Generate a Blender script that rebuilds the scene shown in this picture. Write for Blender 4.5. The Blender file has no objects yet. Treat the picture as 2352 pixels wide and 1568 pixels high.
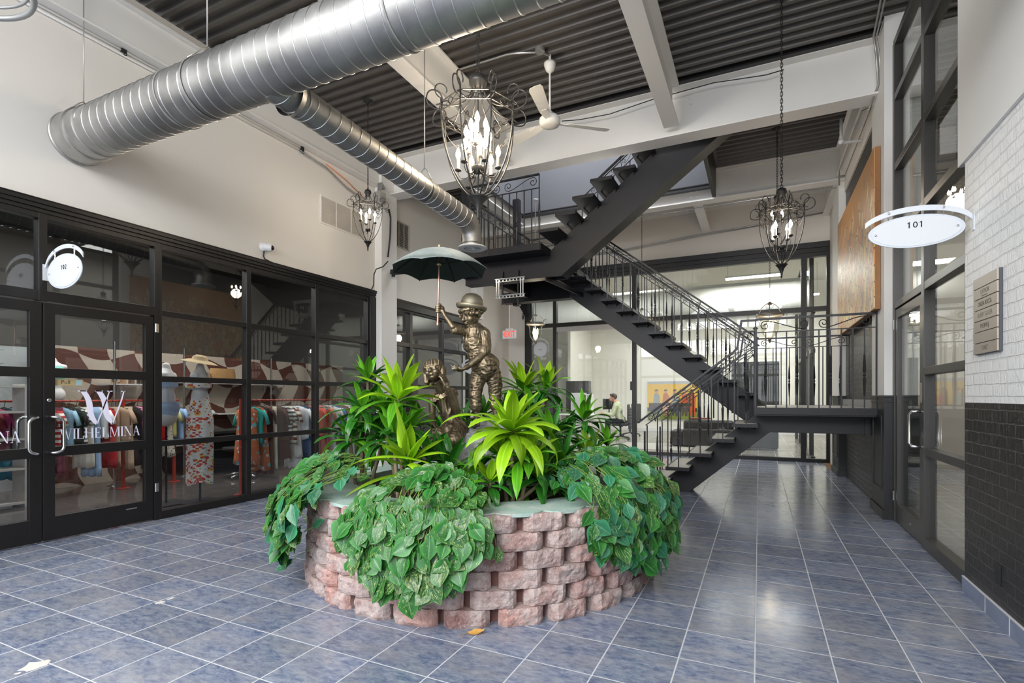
import bpy, bmesh, math, random
from mathutils import Vector, Matrix, noise
PI = math.pi
V = Vector
sc = bpy.context.scene
COL = sc.collection
# ------------------------------------------------------------------ camera
F = 1195.0; YAW = math.atan2(568, 1195); EYE = 1.3
SN, CS = math.sin(YAW), math.cos(YAW)
RIGHT = V((CS, SN, 0)); DIR = V((-SN, CS, 0)); UP = V((0, 0, 1))
cd = bpy.data.cameras.new('camera'); cam = bpy.data.objects.new('camera', cd); COL.objects.link(cam)
cam.location = (0, 0, EYE); cam.rotation_euler = (PI / 2, 0, YAW)
cd.sensor_width = 36; cd.lens = F / 2352 * 36; cd.shift_y = 127 / 2352; cd.clip_start = 0.05; cd.clip_end = 200
sc.camera = cam
# measured directions: turn a measured picture position into a point of the place
def ray(px, py): return DIR + RIGHT * ((px - 1176) / F) + UP * ((911 - py) / F)
def onX(px, py, x): d = ray(px, py); t = x / d.x; return V((x, d.y * t, EYE + d.z * t))
def onY(px, py, y): d = ray(px, py); t = y / d.y; return V((d.x * t, y, EYE + d.z * t))
def onZ(px, py, z): d = ray(px, py); t = (z - EYE) / d.z; return V((d.x * t, d.y * t, z))
def at(px, py, t): d = ray(px, py); return V((d.x * t, d.y * t, EYE + d.z * t))

# ------------------------------------------------------------------ object helpers
OFF = {}
JIT = [0]
def jit():      # a hair's breadth, so that faces of neighbouring pieces never coincide
    JIT[0] += 1; return (JIT[0] * .618034 % 1) * .0007
def setp(o, label=None, cat=None, group=None, kind=None):
    if label: o['label'] = label
    if cat: o['category'] = cat
    if group: o['group'] = group
    if kind: o['kind'] = kind
    return o
def thing(name, label=None, cat=None, loc=(0, 0, 0), group=None, parent=None, kind=None):
    o = bpy.data.objects.new(name, None); COL.objects.link(o)
    o.empty_display_size = 0.1
    o.location = loc
    OFF[o.name] = V(loc)
    if parent:
        o.parent = parent; o.location = V(loc) - OFF[parent.name]
    return setp(o, label, cat, group, kind)
def copy_tree(o, parent=None, loc=None, rz=None, label=None, scale=None):
    c = o.copy(); COL.objects.link(c)
    if parent: c.parent = parent
    if loc is not None: c.location = loc; OFF[c.name] = V(loc)
    if rz is not None: c.rotation_euler = (0, 0, rz)
    if scale is not None: c.scale = (scale,) * 3
    if label: c['label'] = label
    for ch in list(o.children): copy_tree(ch, c)
    return c
def frame_of(d, hint=V((0, 0, 1))):
    d = d.normalized()
    if abs(d.dot(hint)) > 0.95: hint = V((1, 0, 0)) if abs(d.x) < 0.9 else V((0, 1, 0))
    a = d.cross(hint).normalized(); b = a.cross(d).normalized()
    return a, b, d
class MB:
    def __init__(s): s.v = []; s.f = []; s.m = []; s.uv = []; s.k = 0; s.cur = 0; s.use_uv = False; s.rnd = []; s.use_rnd = False; s.r = 0.0
    def av(s, p, uv=(0, 0)):
        s.v.append(tuple(p)); s.uv.append(uv); s.rnd.append(s.r); return len(s.v) - 1
    def af(s, idx): s.f.append(tuple(idx)); s.m.append(s.cur)
    def box(s, a, b):
        x0, x1 = sorted((a[0], b[0])); y0, y1 = sorted((a[1], b[1])); z0, z1 = sorted((a[2], b[2])); e = jit(); x0 -= e; y0 -= e; z0 -= e; x1 += e; y1 += e; z1 += e
        i = len(s.v)
        for p in ((x0, y0, z0), (x1, y0, z0), (x1, y1, z0), (x0, y1, z0), (x0, y0, z1), (x1, y0, z1), (x1, y1, z1), (x0, y1, z1)): s.av(p)
        for q in ((0, 3, 2, 1), (4, 5, 6, 7), (0, 1, 5, 4), (1, 2, 6, 5), (2, 3, 7, 6), (3, 0, 4, 7)): s.af([i + k for k in q])
        return s
    def obox(s, c, ax, ay, az, hx, hy, hz):
        e = jit() * .5; hx += e; hy += e; hz += e
        c = V(c); i = len(s.v)
        for sx, sy, sz in ((-1, -1, -1), (1, -1, -1), (1, 1, -1), (-1, 1, -1), (-1, -1, 1), (1, -1, 1), (1, 1, 1), (-1, 1, 1)):
            s.av(c + ax * hx * sx + ay * hy * sy + az * hz * sz)
        for q in ((0, 3, 2, 1), (4, 5, 6, 7), (0, 1, 5, 4), (1, 2, 6, 5), (2, 3, 7, 6), (3, 0, 4, 7)): s.af([i + k for k in q])
        return s
    def bar(s, p, q, w, h, up=V((0, 0, 1))):
        p = V(p); q = V(q); a, b, d = frame_of(q - p, up)
        return s.obox((p + q) / 2, a, b, d, w / 2, h / 2, (q - p).length / 2)
    def tube(s, pts, r, n=8, closed=False, caps=True, sq=1.0):
        pts = [V(p) for p in pts]; m = len(pts)
        rs = r if isinstance(r, (list, tuple)) else [r] * m
        prev = None; rings = []
        for i, p in enumerate(pts):
            if closed: d = pts[(i + 1) % m] - pts[i - 1]
            else: d = pts[min(i + 1, m - 1)] - pts[max(i - 1, 0)]
            if d.length < 1e-9: d = V((0, 0, 1))
            d.normalize()
            if prev is None: a, b, _ = frame_of(d)
            else:
                a = prev - d * prev.dot(d)
                if a.length < 1e-6: a, b, _ = frame_of(d)
                a.normalize(); b = a.cross(d).normalized()
            prev = a
            rings.append([s.av(p + (a * math.cos(2 * PI * k / n) + b * math.sin(2 * PI * k / n) * sq) * rs[i], (k / n, i / max(1, m - 1))) for k in range(n)])
        rng = range(m) if closed else range(m - 1)
        for i in rng:
            A = rings[i]; B = rings[(i + 1) % m]
            for k in range(n): s.af((A[k], B[k], B[(k + 1) % n], A[(k + 1) % n]))
        if caps and not closed: s.af(rings[0]); s.af(rings[-1][::-1])
        return s
    def lathe(s, prof, c=(0, 0, 0), n=20, axis=V((0, 0, 1)), caps=True, a0=0.0, flute=0, famp=0.0):
        c = V(c); a, b, d = frame_of(axis, V((0, 1, 0)) if abs(axis.z) > .9 else V((0, 0, 1)))
        rings = []
        for r, z in prof:
            if r < 1e-5: rings.append([s.av(c + d * z)])
            else:
                ring = []
                for k in range(n):
                    t = 2 * PI * k / n + a0
                    rr = r * (1 + (famp * math.cos(flute * t) if flute else 0))
                    ring.append(s.av(c + d * z + (a * math.cos(t) + b * math.sin(t)) * rr, (k / n, z)))
                rings.append(ring)
        for A, B in zip(rings, rings[1:]):
            if len(A) == 1 and len(B) == 1: continue
            if len(A) == 1:
                for k in range(n): s.af((A[0], B[k], B[(k + 1) % n]))
            elif len(B) == 1:
                for k in range(n): s.af((A[k], B[0], A[(k + 1) % n]))
            else:
                for k in range(n): s.af((A[k], B[k], B[(k + 1) % n], A[(k + 1) % n]))
        if caps:
            if len(rings[0]) > 1: s.af(rings[0][::-1])
            if len(rings[-1]) > 1: s.af(rings[-1])
        return s
    def prism(s, poly, o, ax, ay, az, depth):
        # poly 2D in (ax, ay), extruded along az by depth
        o = V(o); n = len(poly)
        A = [s.av(o + ax * x + ay * y) for x, y in poly]; B = [s.av(o + ax * x + ay * y + az * depth) for x, y in poly]
        s.af(A[::-1]); s.af(B)
        for k in range(n): s.af((A[k], A[(k + 1) % n], B[(k + 1) % n], B[k]))
        return s
    def sphere(s, c, r, n=12, m=8, sx=1, sy=1, sz=1, ax=None):
        prof = []
        c = V(c); i0 = len(s.v)
        ax = ax or (V((1, 0, 0)), V((0, 1, 0)), V((0, 0, 1)))
        rings = []
        for j in range(m + 1):
            t = PI * j / m
            if j in (0, m): rings.append([s.av(c + ax[2] * (math.cos(t) * r * sz))])
            else: rings.append([s.av(c + ax[0] * (math.sin(t) * math.cos(2 * PI * k / n) * r * sx) + ax[1] * (math.sin(t) * math.sin(2 * PI * k / n) * r * sy) + ax[2] * (math.cos(t) * r * sz)) for k in range(n)])
        for A, B in zip(rings, rings[1:]):
            for k in range(n):
                if len(A) == 1: s.af((A[0], B[k], B[(k + 1) % n]))
                elif len(B) == 1: s.af((A[k], B[0], A[(k + 1) % n]))
                else: s.af((A[k], B[k], B[(k + 1) % n], A[(k + 1) % n]))
        return s
    def torus(s, c, R, r, ax, ay, n=20, m=6):
        return s.tube([V(c) + ax * math.cos(2 * PI * k / n) * R + ay * math.sin(2 * PI * k / n) * R for k in range(n)], r, m, closed=True)
    def build(s, name, mat, parent=None, smooth=False, label=None, cat=None, group=None, kind=None, bevel=0, local=False, fixn=True, auto=None):
        me = bpy.data.meshes.new(name)
        if parent is not None: off = OFF[parent.name]
        elif local: off = V((0, 0, 0))
        else:
            xs = [p[0] for p in s.v]; ys = [p[1] for p in s.v]; zs = [p[2] for p in s.v]
            off = V(((min(xs) + max(xs)) / 2, (min(ys) + max(ys)) / 2, min(zs)))
        me.from_pydata([(p[0] - off.x, p[1] - off.y, p[2] - off.z) for p in s.v], [], s.f)
        mats = mat if isinstance(mat, (list, tuple)) else [mat]
        for m_ in mats: me.materials.append(m_)
        if len(mats) > 1: me.polygons.foreach_set('material_index', s.m)
        if s.use_uv:
            uvl = me.uv_layers.new(name='UVMap')
            for l in me.loops: uvl.data[l.index].uv = s.uv[l.vertex_index]
        if s.use_rnd:
            at_ = me.attributes.new('rnd', 'FLOAT', 'POINT'); at_.data.foreach_set('value', s.rnd)
        if smooth: me.polygons.foreach_set('use_smooth', [True] * len(me.polygons))
        me.update()
        if fixn:
            bm = bmesh.new(); bm.from_mesh(me); bmesh.ops.recalc_face_normals(bm, faces=bm.faces); bm.to_mesh(me); bm.free()
        o = bpy.data.objects.new(name, me); COL.objects.link(o)
        if parent is not None: o.parent = parent; OFF[o.name] = off
        else: o.location = off; OFF[o.name] = off
        if bevel:
            md = o.modifiers.new('bevel', 'BEVEL'); md.width = bevel; md.segments = 2; md.limit_method = 'ANGLE'
        if auto is not None and smooth:
            me.polygons.foreach_set('use_smooth', [True] * len(me.polygons))
            bm = bmesh.new(); bm.from_mesh(me)
            for e in bm.edges:
                if len(e.link_faces) == 2 and e.calc_face_angle(0) > auto: e.smooth = False
            bm.to_mesh(me); bm.free()
        return setp(o, label, cat, group, kind)
def struct(name, mb, mat, parent=None, **k):
    return mb.build(name, mat, parent, kind=None if parent else 'structure', **k)
def bake(o):
    """apply the modifiers of an object into its mesh"""
    dg = bpy.context.evaluated_depsgraph_get(); dg.update()
    me = bpy.data.meshes.new_from_object(o.evaluated_get(dg)); o.modifiers.clear(); o.data = me
    return o
def spiral(c, ax, ay, r0, r1, a0, a1, n=20):
    return [V(c) + (ax * math.cos(a0 + (a1 - a0) * i / n) + ay * math.sin(a0 + (a1 - a0) * i / n)) * (r0 + (r1 - r0) * i / n) for i in range(n + 1)]
def bez(p0, p1, p2, p3, n=10):
    o = []
    for i in range(n + 1):
        t = i / n; u = 1 - t
        o.append(V(p0) * u ** 3 + V(p1) * 3 * u * u * t + V(p2) * 3 * u * t * t + V(p3) * t ** 3)
    return o
def text_mesh(name, body, size, o, ax, ay, mat, parent=None, ext=0.002, align='CENTER', sx=1.0, **k):
    cu = bpy.data.curves.new(name, 'FONT'); cu.body = body; cu.size = size; cu.extrude = ext; cu.align_x = align; cu.align_y = 'CENTER'; cu.resolution_u = 3
    t = bpy.data.objects.new(name, cu); COL.objects.link(t)
    dg = bpy.context.evaluated_depsgraph_get(); dg.update()
    me = bpy.data.meshes.new_from_object(t.evaluated_get(dg)); bpy.data.objects.remove(t)
    az = ax.cross(ay)
    off = OFF[parent.name] if parent else V(o)
    for v in me.vertices:
        v.co = V(o) + ax * v.co.x * sx + ay * v.co.y + az * v.co.z - off
    me.materials.clear(); me.materials.append(mat)
    ob = bpy.data.objects.new(name, me); COL.objects.link(ob)
    if parent: ob.parent = parent
    else: ob.location = off
    OFF[ob.name] = off
    return setp(ob, **k)

# ------------------------------------------------------------------ materials
def lin(c):
    if isinstance(c, str):
        c = c.lstrip('#'); c = [int(c[i:i + 2], 16) for i in (0, 2, 4)]
    return tuple(((x / 255) / 12.92 if x / 255 <= 0.04045 else ((x / 255 + 0.055) / 1.055) ** 2.4) for x in c) + (1,)
MC = {}
class NT:
    def __init__(s, name):
        s.m = bpy.data.materials.new(name); s.m.use_nodes = True; s.t = s.m.node_tree; s.t.nodes.clear()
        s.out = s.n('ShaderNodeOutputMaterial')
    def n(s, typ, **k):
        nd = s.t.nodes.new(typ)
        for a, b in k.items():
            if a == 'i':
                for kk, vv in b.items(): nd.inputs[kk].default_value = vv
            else: setattr(nd, a, b)
        return nd
    def l(s, a, b): s.t.links.new(a, b)
    def mix(s, f, a, b, mode='MIX'):
        nd = s.n('ShaderNodeMix', data_type='RGBA', blend_type=mode)
        for i, x in ((0, f), (6, a), (7, b)):
            if hasattr(x, 'is_linked') or isinstance(x, bpy.types.NodeSocket): s.l(x, nd.inputs[i])
            else: nd.inputs[i].default_value = x
        return nd.outputs[2]
    def math(s, op, a, b=None):
        nd = s.n('ShaderNodeMath', operation=op)
        for i, x in ((0, a), (1, b)):
            if x is None: continue
            if isinstance(x, bpy.types.NodeSocket): s.l(x, nd.inputs[i])
            else: nd.inputs[i].default_value = x
        return nd.outputs[0]
    def ramp(s, f, stops):
        nd = s.n('ShaderNodeValToRGB'); el = nd.color_ramp.elements
        while len(el) < len(stops): el.new(0.5)
        for e, (p, c) in zip(el, stops): e.position = p; e.color = c
        s.l(f, nd.inputs[0]); return nd.outputs[0]
    def noise(s, vec=None, scale=5, detail=3, rough=.5, dist=0):
        nd = s.n('ShaderNodeTexNoise', i={'Scale': scale, 'Detail': detail, 'Roughness': rough, 'Distortion': dist})
        if vec is not None: s.l(vec, nd.inputs['Vector'])
        return nd.outputs[0]
    def pos(s): return s.n('ShaderNodeNewGeometry').outputs['Position']
    def objc(s): return s.n('ShaderNodeTexCoord').outputs['Object']
    def bsdf(s, color, rough=.5, metal=0, bump=None, bstr=.3, bdist=.01, **k):
        b = s.n('ShaderNodeBsdfPrincipled')
        for nm, x in (('Base Color', color), ('Roughness', rough), ('Metallic', metal)):
            if isinstance(x, bpy.types.NodeSocket): s.l(x, b.inputs[nm])
            else: b.inputs[nm].default_value = x
        for nm, x in k.items():
            b.inputs[nm.replace('_', ' ')].default_value = x
        if bump is not None:
            bn = s.n('ShaderNodeBump', i={'Strength': bstr, 'Distance': bdist}); s.l(bump, bn.inputs['Height']); s.l(bn.outputs[0], b.inputs['Normal'])
        s.l(b.outputs[0], s.out.inputs[0]); return b
def M(name, color=(128, 128, 128), rough=.5, metal=0, var=.06, vs=8, bump=0, bs=60, bd=.003, spec=.5, **k):
    """plain procedural material: base colour with a soft noise variation and optional fine bump"""
    if name in MC: return MC[name]
    t = NT(name); c = lin(color)
    vec = t.objc(); nz = t.noise(vec, vs, 3)
    a = tuple(x * (1 - var) for x in c[:3]) + (1,); b = tuple(min(1, x * (1 + var)) for x in c[:3]) + (1,)
    col = t.mix(nz, a, b)
    bp = t.noise(vec, bs, 4) if bump else None
    t.bsdf(col, rough, metal, bp, bump, bd, **{'Specular IOR Level': spec, **k})
    MC[name] = t.m; return t.m
def emis(name, color, strength):
    if name in MC: return MC[name]
    t = NT(name); e = t.n('ShaderNodeEmission', i={'Color': lin(color), 'Strength': strength}); t.l(e.outputs[0], t.out.inputs[0])
    MC[name] = t.m; return t.m
def glass(name, tint=(240, 245, 243), refl=1.0, ior=1.5):
    if name in MC: return MC[name]
    t = NT(name)
    tr = t.n('ShaderNodeBsdfTransparent', i={'Color': lin(tint)}); gl = t.n('ShaderNodeBsdfGlossy', i={'Color': (1, 1, 1, 1), 'Roughness': 0.0})
    g = t.n('ShaderNodeNewGeometry'); dt = t.n('ShaderNodeVectorMath', operation='DOT_PRODUCT'); t.l(g.outputs['Normal'], dt.inputs[0]); t.l(g.outputs['Incoming'], dt.inputs[1])
    q = t.math('POWER', t.math('SUBTRACT', 1.0, t.math('MINIMUM', t.math('ABSOLUTE', dt.outputs['Value']), 1.0)), 5.0)      # Schlick, the same from both sides
    f = t.math('MINIMUM', t.math('MULTIPLY', t.math('ADD', t.math('MULTIPLY', q, .957), .043), refl), 1.0)
    mx = t.n('ShaderNodeMixShader'); t.l(f, mx.inputs[0]); t.l(tr.outputs[0], mx.inputs[1]); t.l(gl.outputs[0], mx.inputs[2]); t.l(mx.outputs[0], t.out.inputs[0])
    MC[name] = t.m; return t.m

wall_paint = M('wall_paint', (222, 217, 209), .75, var=.02, vs=1.2, bump=.05, bs=120)
white_paint = M('white_paint', (226, 224, 220), .6, var=.03, vs=3, bump=.05, bs=80)
white_metal = M('white_metal', (232, 232, 232), .4, var=.02)
black_frame = M('black_frame', (22, 20, 20), .4, 0, var=.2, vs=6)
bronze_frame = M('grey_bronze_frame', (72, 70, 68), .35, .35, var=.1, vs=5)
black_paint = M('black_paint', (25, 24, 25), .42, var=.2, vs=10, bump=.15, bs=150)
stair_black = M('stair_black', (29, 28, 31), .45, var=.15, vs=6, bump=.25, bs=90, spec=.38)
iron = M('wrought_iron', (44, 44, 47), .42, .35, var=.2, vs=30, bump=.2, bs=200)
steel = M('brushed_steel', (205, 205, 205), .22, 1, var=.03)
chrome = M('chrome', (225, 225, 225), .08, 1, var=.01)
dark_deck = M('dark_deck_paint', (92, 88, 84), .45, .3, var=.15, vs=5, bump=.2, bs=40)
white_deck = M('white_deck_paint', (222, 219, 213), .55, var=.04, vs=5)
concrete_floor = M('polished_concrete', (82, 76, 71), .09, var=.35, vs=2.2)
cable = M('black_cable', (25, 25, 25), .5)
conduit_m = M('grey_conduit', (170, 168, 164), .35, .6)
pane = glass('clear_pane', (248, 250, 249), .65)
dark_pane = glass('storefront_pane', (238, 240, 240), 1.25)

# slate-blue floor tile
def tile_material(name, dark, light, warm, gx=-.02, gy=2.01, p=.3435, rough=.17):
    t = NT(name); pos = t.pos()
    mp = t.n('ShaderNodeMapping', i={'Location': (-gx, -gy, 0)}); t.l(pos, mp.inputs[0])
    sx = t.n('ShaderNodeSeparateXYZ'); t.l(mp.outputs[0], sx.inputs[0])
    d = None
    fl = []
    for ax in (0, 1):
        q = t.math('DIVIDE', sx.outputs[ax], p); fr = t.math('FRACT', t.math('ADD', q, 100.0)); e = t.math('MINIMUM', fr, t.math('SUBTRACT', 1.0, fr))
        d = e if d is None else t.math('MINIMUM', d, e); fl.append(t.math('FLOOR', q))
    g = t.n('ShaderNodeMapRange', i={'From Min': .0068, 'From Max': .0125}); t.l(d, g.inputs[0]); gf = g.outputs[0]
    cx = t.n('ShaderNodeCombineXYZ'); t.l(fl[0], cx.inputs[0]); t.l(fl[1], cx.inputs[1])
    wn = t.n('ShaderNodeTexWhiteNoise', noise_dimensions='3D'); t.l(cx.outputs[0], wn.inputs['Vector'])
    # per-tile offset of the mottling
    off = t.n('ShaderNodeVectorMath', operation='SCALE', i={'Scale': 7.0}); t.l(wn.outputs['Color'], off.inputs[0])
    ad = t.n('ShaderNodeVectorMath', operation='ADD'); t.l(pos, ad.inputs[0]); t.l(off.outputs[0], ad.inputs[1])
    st = t.n('ShaderNodeMapping', i={'Scale': (1.0, 2.2, 1)}); t.l(ad.outputs[0], st.inputs[0])
    n1 = t.noise(st.outputs[0], 15, 8, .75, .4); n2 = t.noise(st.outputs[0], 3.2, 4, .6)
    c1 = t.ramp(n1, [(0.36, lin(dark)), (.64, lin(light))])
    c2 = t.mix(t.ramp(n2, [(.42, (0, 0, 0, 1)), (.72, (.55, .55, .55, 1))]), c1, lin(warm))
    bv = t.n('ShaderNodeMapRange', i={'To Min': .86, 'To Max': 1.12}); t.l(wn.outputs['Value'], bv.inputs[0])
    hs = t.n('ShaderNodeHueSaturation'); t.l(bv.outputs[0], hs.inputs['Value']); t.l(c2, hs.inputs['Color'])
    col = t.mix(gf, lin((196, 197, 200)), hs.outputs[0])
    rr = t.n('ShaderNodeMapRange', i={'To Min': .6, 'To Max': rough}); t.l(gf, rr.inputs[0])
    h = t.math('ADD', t.math('MULTIPLY', gf, 1.0), t.math('MULTIPLY', n1, .12))
    t.bsdf(col, rr.outputs[0], 0, h, .35, .004)
    return t.m
floor_tile = tile_material('slate_blue_tile', (78, 92, 124), (146, 152, 164), (156, 152, 150))
base_tile = M('slate_blue_base_tile', (122, 132, 154), .35, var=.25, vs=14)
grout_m = M('pale_grout', (200, 200, 203), .7)
# painted brick: bricks run along Y on a wall that faces X
def brick_material(name, color, gap, rough=.5, bh=.0725, bl=.205, strength=.9):
    t = NT(name); pos = t.pos(); sp = t.n('ShaderNodeSeparateXYZ'); t.l(pos, sp.inputs[0])
    cb = t.n('ShaderNodeCombineXYZ'); t.l(t.math('ADD', sp.outputs[1], sp.outputs[0]), cb.inputs[0]); t.l(sp.outputs[2], cb.inputs[1])
    wob = t.noise(pos, 9, 2); wv = t.n('ShaderNodeVectorMath', operation='SCALE', i={'Scale': .012})
    cw = t.n('ShaderNodeCombineXYZ'); t.l(wob, cw.inputs[0]); t.l(wob, cw.inputs[1]); t.l(cw.outputs[0], wv.inputs[0])
    ad = t.n('ShaderNodeVectorMath', operation='ADD'); t.l(cb.outputs[0], ad.inputs[0]); t.l(wv.outputs[0], ad.inputs[1])
    br = t.n('ShaderNodeTexBrick', i={'Scale': 1.0, 'Brick Width': bl, 'Row Height': bh, 'Mortar Size': .006, 'Mortar Smooth': .5, 'Color1': (1, 1, 1, 1), 'Color2': (.85, .85, .85, 1), 'Mortar': (0, 0, 0, 1)})
    t.l(ad.outputs[0], br.inputs['Vector'])
    st = t.n('ShaderNodeMapping', i={'Scale': (1, 1, .45)}); t.l(pos, st.inputs[0])
    nz = t.noise(st.outputs[0], 42, 5, .6); chips = t.ramp(nz, [(.36, (0, 0, 0, 1)), (.5, (1, 1, 1, 1))])
    h = t.math('ADD', t.math('MULTIPLY', br.outputs['Color'], 1.0), t.math('MULTIPLY', chips, .45))
    col = t.mix(br.outputs['Fac'], lin(color), lin(gap))
    t.bsdf(col, rough, 0, h, strength, .009)
    return t.m
white_brick = brick_material('white_painted_brick', (238, 238, 237), (226, 226, 225), .55, strength=.6)
dark_brick = brick_material('dark_painted_brick', (36, 33, 31), (58, 54, 50), .34, strength=1.0)
def area(name, loc, rot, sx, sy, power, col=(1, 1, 1)):
    l = bpy.data.lights.new(name, 'AREA'); l.shape = 'RECTANGLE'; l.size = sx; l.size_y = sy; l.energy = power; l.color = col
    o = bpy.data.objects.new(name, l); COL.objects.link(o); o.location = loc; o.rotation_euler = rot; return o
def point(name, loc, power, r=.03, col=(1, .9, .78)):
    l = bpy.data.lights.new(name, 'POINT'); l.energy = power; l.shadow_soft_size = r; l.color = col
    o = bpy.data.objects.new(name, l); COL.objects.link(o); o.location = loc; return o
# ================================================================== ROOM SHELL
XL = -5.745; XR = 1.24; YB = 11.9; ZC = 5.34; Y0 = -4.2
b = MB(); b.box((-5.9, Y0, -.12), (1.32, YB, 0)); struct('floor', b, floor_tile)
b = MB()   # chips in the tiles near the camera and the broken corner further back
def chip(px, py, r, seed, el=1.0):
    rr = random.Random(seed); c = onZ(px, py, 0.0012); n = 14
    ids = []
    for k in range(n):
        a = 2 * PI * k / n; q = r * (0.6 + .55 * rr.random())
        ids.append(b.av(c + V((math.cos(a) * q * el, math.sin(a) * q, 0))))
    b.af(ids)
chip(82, 1527, .06, 3); chip(40, 1546, .012, 5); chip(368, 1383, .035, 8, .7); chip(392, 1374, .03, 9, .5)
struct('trim_1', b, M('bare_mortar', (205, 200, 192), .8, var=.15, vs=30, bump=.5, bs=60), fixn=False)
# storefront floor and office floor
b = MB(); b.box((-12, Y0, -.12), (-5.9, 9.9, -.002)); struct('floor_store', b, concrete_floor)
office_floor = tile_material('grey_office_tile', (120, 116, 110), (160, 155, 148), (150, 142, 132), rough=.22)
b = MB(); b.box((-9, YB, -.12), (9, 21, 0)); struct('floor_office', b, office_floor)
b = MB(); b.box((1.32, 2.2, -.12), (6.5, YB, -.001)); struct('floor_shop', b, office_floor)

# ---- left wall above the storefronts
b = MB(); b.box((XL - .16, Y0, 3.03), (XL, 12.0, ZC)); struct('wall_left', b, wall_paint)
b = MB(); b.box((XL - .16, 10.34, 0), (XL, 12.0, 3.03)); b.box((XL - .16, Y0, 0), (XL, -1.0, 3.03)); struct('wall_left_end', b, wall_paint)
b = MB(); b.box((XL - .02, 6.80, 0), (XL + .14, 7.20, ZC)); struct('trim_2', b, white_paint, bevel=.004)
b = MB(); b.box((XL - .02, 9.98, 3.03), (XL + .14, 10.3, ZC)); struct('trim_3', b, white_paint, bevel=.004)
# I-beam lying against the left wall
def ibeam(name, p, q, h, w, tf=.022, tw=.02, along='x', mat=white_paint):
    """p,q: ends of the bottom centre line"""
    b = MB(); p = V(p); q = V(q)
    if along == 'x': side = V((0, 1, 0))
    else: side = V((1, 0, 0))
    m = (p + q) / 2; L = (q - p); d = L.normalized(); hl = L.length / 2
    b.obox(m + V((0, 0, tf / 2)), d, side, UP, hl, w / 2, tf / 2)
    b.obox(m + V((0, 0, h - tf / 2)), d, side, UP, hl, w / 2, tf / 2)
    b.obox(m + V((0, 0, h / 2)), d, side, UP, hl, tw / 2, h / 2 - tf)
    return struct(name, b, mat, bevel=.003)
ibeam('trim_4', (XL + .075, Y0, 4.76), (XL + .075, 6.99, 4.76), .42, .13, along='y')
ibeam('trim_5', (XL, 7.135, 4.69), (XR + .02, 7.135, 4.69), ZC - 4.69, .27)
ibeam('trim_6', (XL, 9.95, 4.80), (XR + .02, 9.95, 4.80), ZC - 4.80, .22)
ibeam('trim_7', (-3.43, Y0, 4.80), (-3.43, 6.99, 4.80), ZC - 4.80, .19, along='y')
ibeam('trim_8', (-1.03, Y0, 4.80), (-1.03, 6.99, 4.80), ZC - 4.80, .19, along='y')
ibeam('trim_9', (-1.03, 10.07, 4.86), (-1.03, 11.9, 4.86), ZC - 4.86, .17, along='y')
ibeam('trim_10', (XR - .06, 7.28, 4.86), (XR - .06, 9.84, 4.86), ZC - 4.86, .12, along='y')
ibeam('trim_11', (-4.52, 7.28, 4.86), (-4.52, 9.84, 4.86), ZC - 4.86, .2, along='y')
ibeam('trim_12', (XR - .06, 10.07, 4.86), (XR - .06, 11.9, 4.86), ZC - 4.86, .12, along='y')
b = MB()      # bolt heads on the beam web and the flange end plate
for (px, py) in ((1582, 228), (1582, 240), (1588, 228), (1588, 240)):
    c = onY(px, py, 7.125); b.lathe([(0, 0), (.014, 0), (.014, .012), (.0, .016)], c, 6, V((0, -1, 0)))
for (px, py) in ((1586, 440), (1600, 437), (1587, 452), (1601, 450)):
    c = onY(px, py, 9.94); b.lathe([(0, 0), (.02, 0), (.02, .012), (.0, .02)], c, 6, V((0, -1, 0)))
struct('trim_13', b, white_paint)

# ---- corrugated decks
def deck(name, x0, x1, y0, y1, z, mat, p=.155, dep=.045):
    b = MB(); y = y0; prof = [(y0, z)]
    while y + p <= y1 + 1e-6:
        prof += [(y + p * .30, z), (y + p * .40, z + dep), (y + p * .90, z + dep), (y + p, z)]; y += p
    if prof[-1][0] < y1: prof.append((y1, z))
    up = [(yy, z + .2) for yy, _ in (prof[-1], prof[0])]
    A = [b.av((x0, yy, zz)) for yy, zz in prof]; B = [b.av((x1, yy, zz)) for yy, zz in prof]
    for k in range(len(prof) - 1): b.af((A[k], A[k + 1], B[k + 1], B[k]))
    t = [b.av((x0, y0, z + .25)), b.av((x1, y0, z + .25)), b.av((x1, y1, z + .25)), b.av((x0, y1, z + .25))]
    b.af(t)
    b.af((A[0], B[0], t[1], t[0])); b.af((A[-1], t[3], t[2], B[-1]))
    return struct(name, b, mat, fixn=False)
deck('ceiling', XL - .1, 1.4, -.8, 7.0, ZC, dark_deck)
deck('ceiling_bay', -.72, 1.4, 7.0, 9.86, ZC, dark_deck)
deck('ceiling_bay_west', XL - .1, -4.45, 7.0, 9.86, ZC, dark_deck)
deck('ceiling_rear', XL - .1, 1.4, 9.86, 11.95, ZC - .05, white_deck)
# strip of metal framing where the deck meets the big beam
b = MB(); b.box((XL, 6.93, ZC - .012), (XR, 7.0, ZC + .05)); struct('trim_14', b, black_paint)

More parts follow.
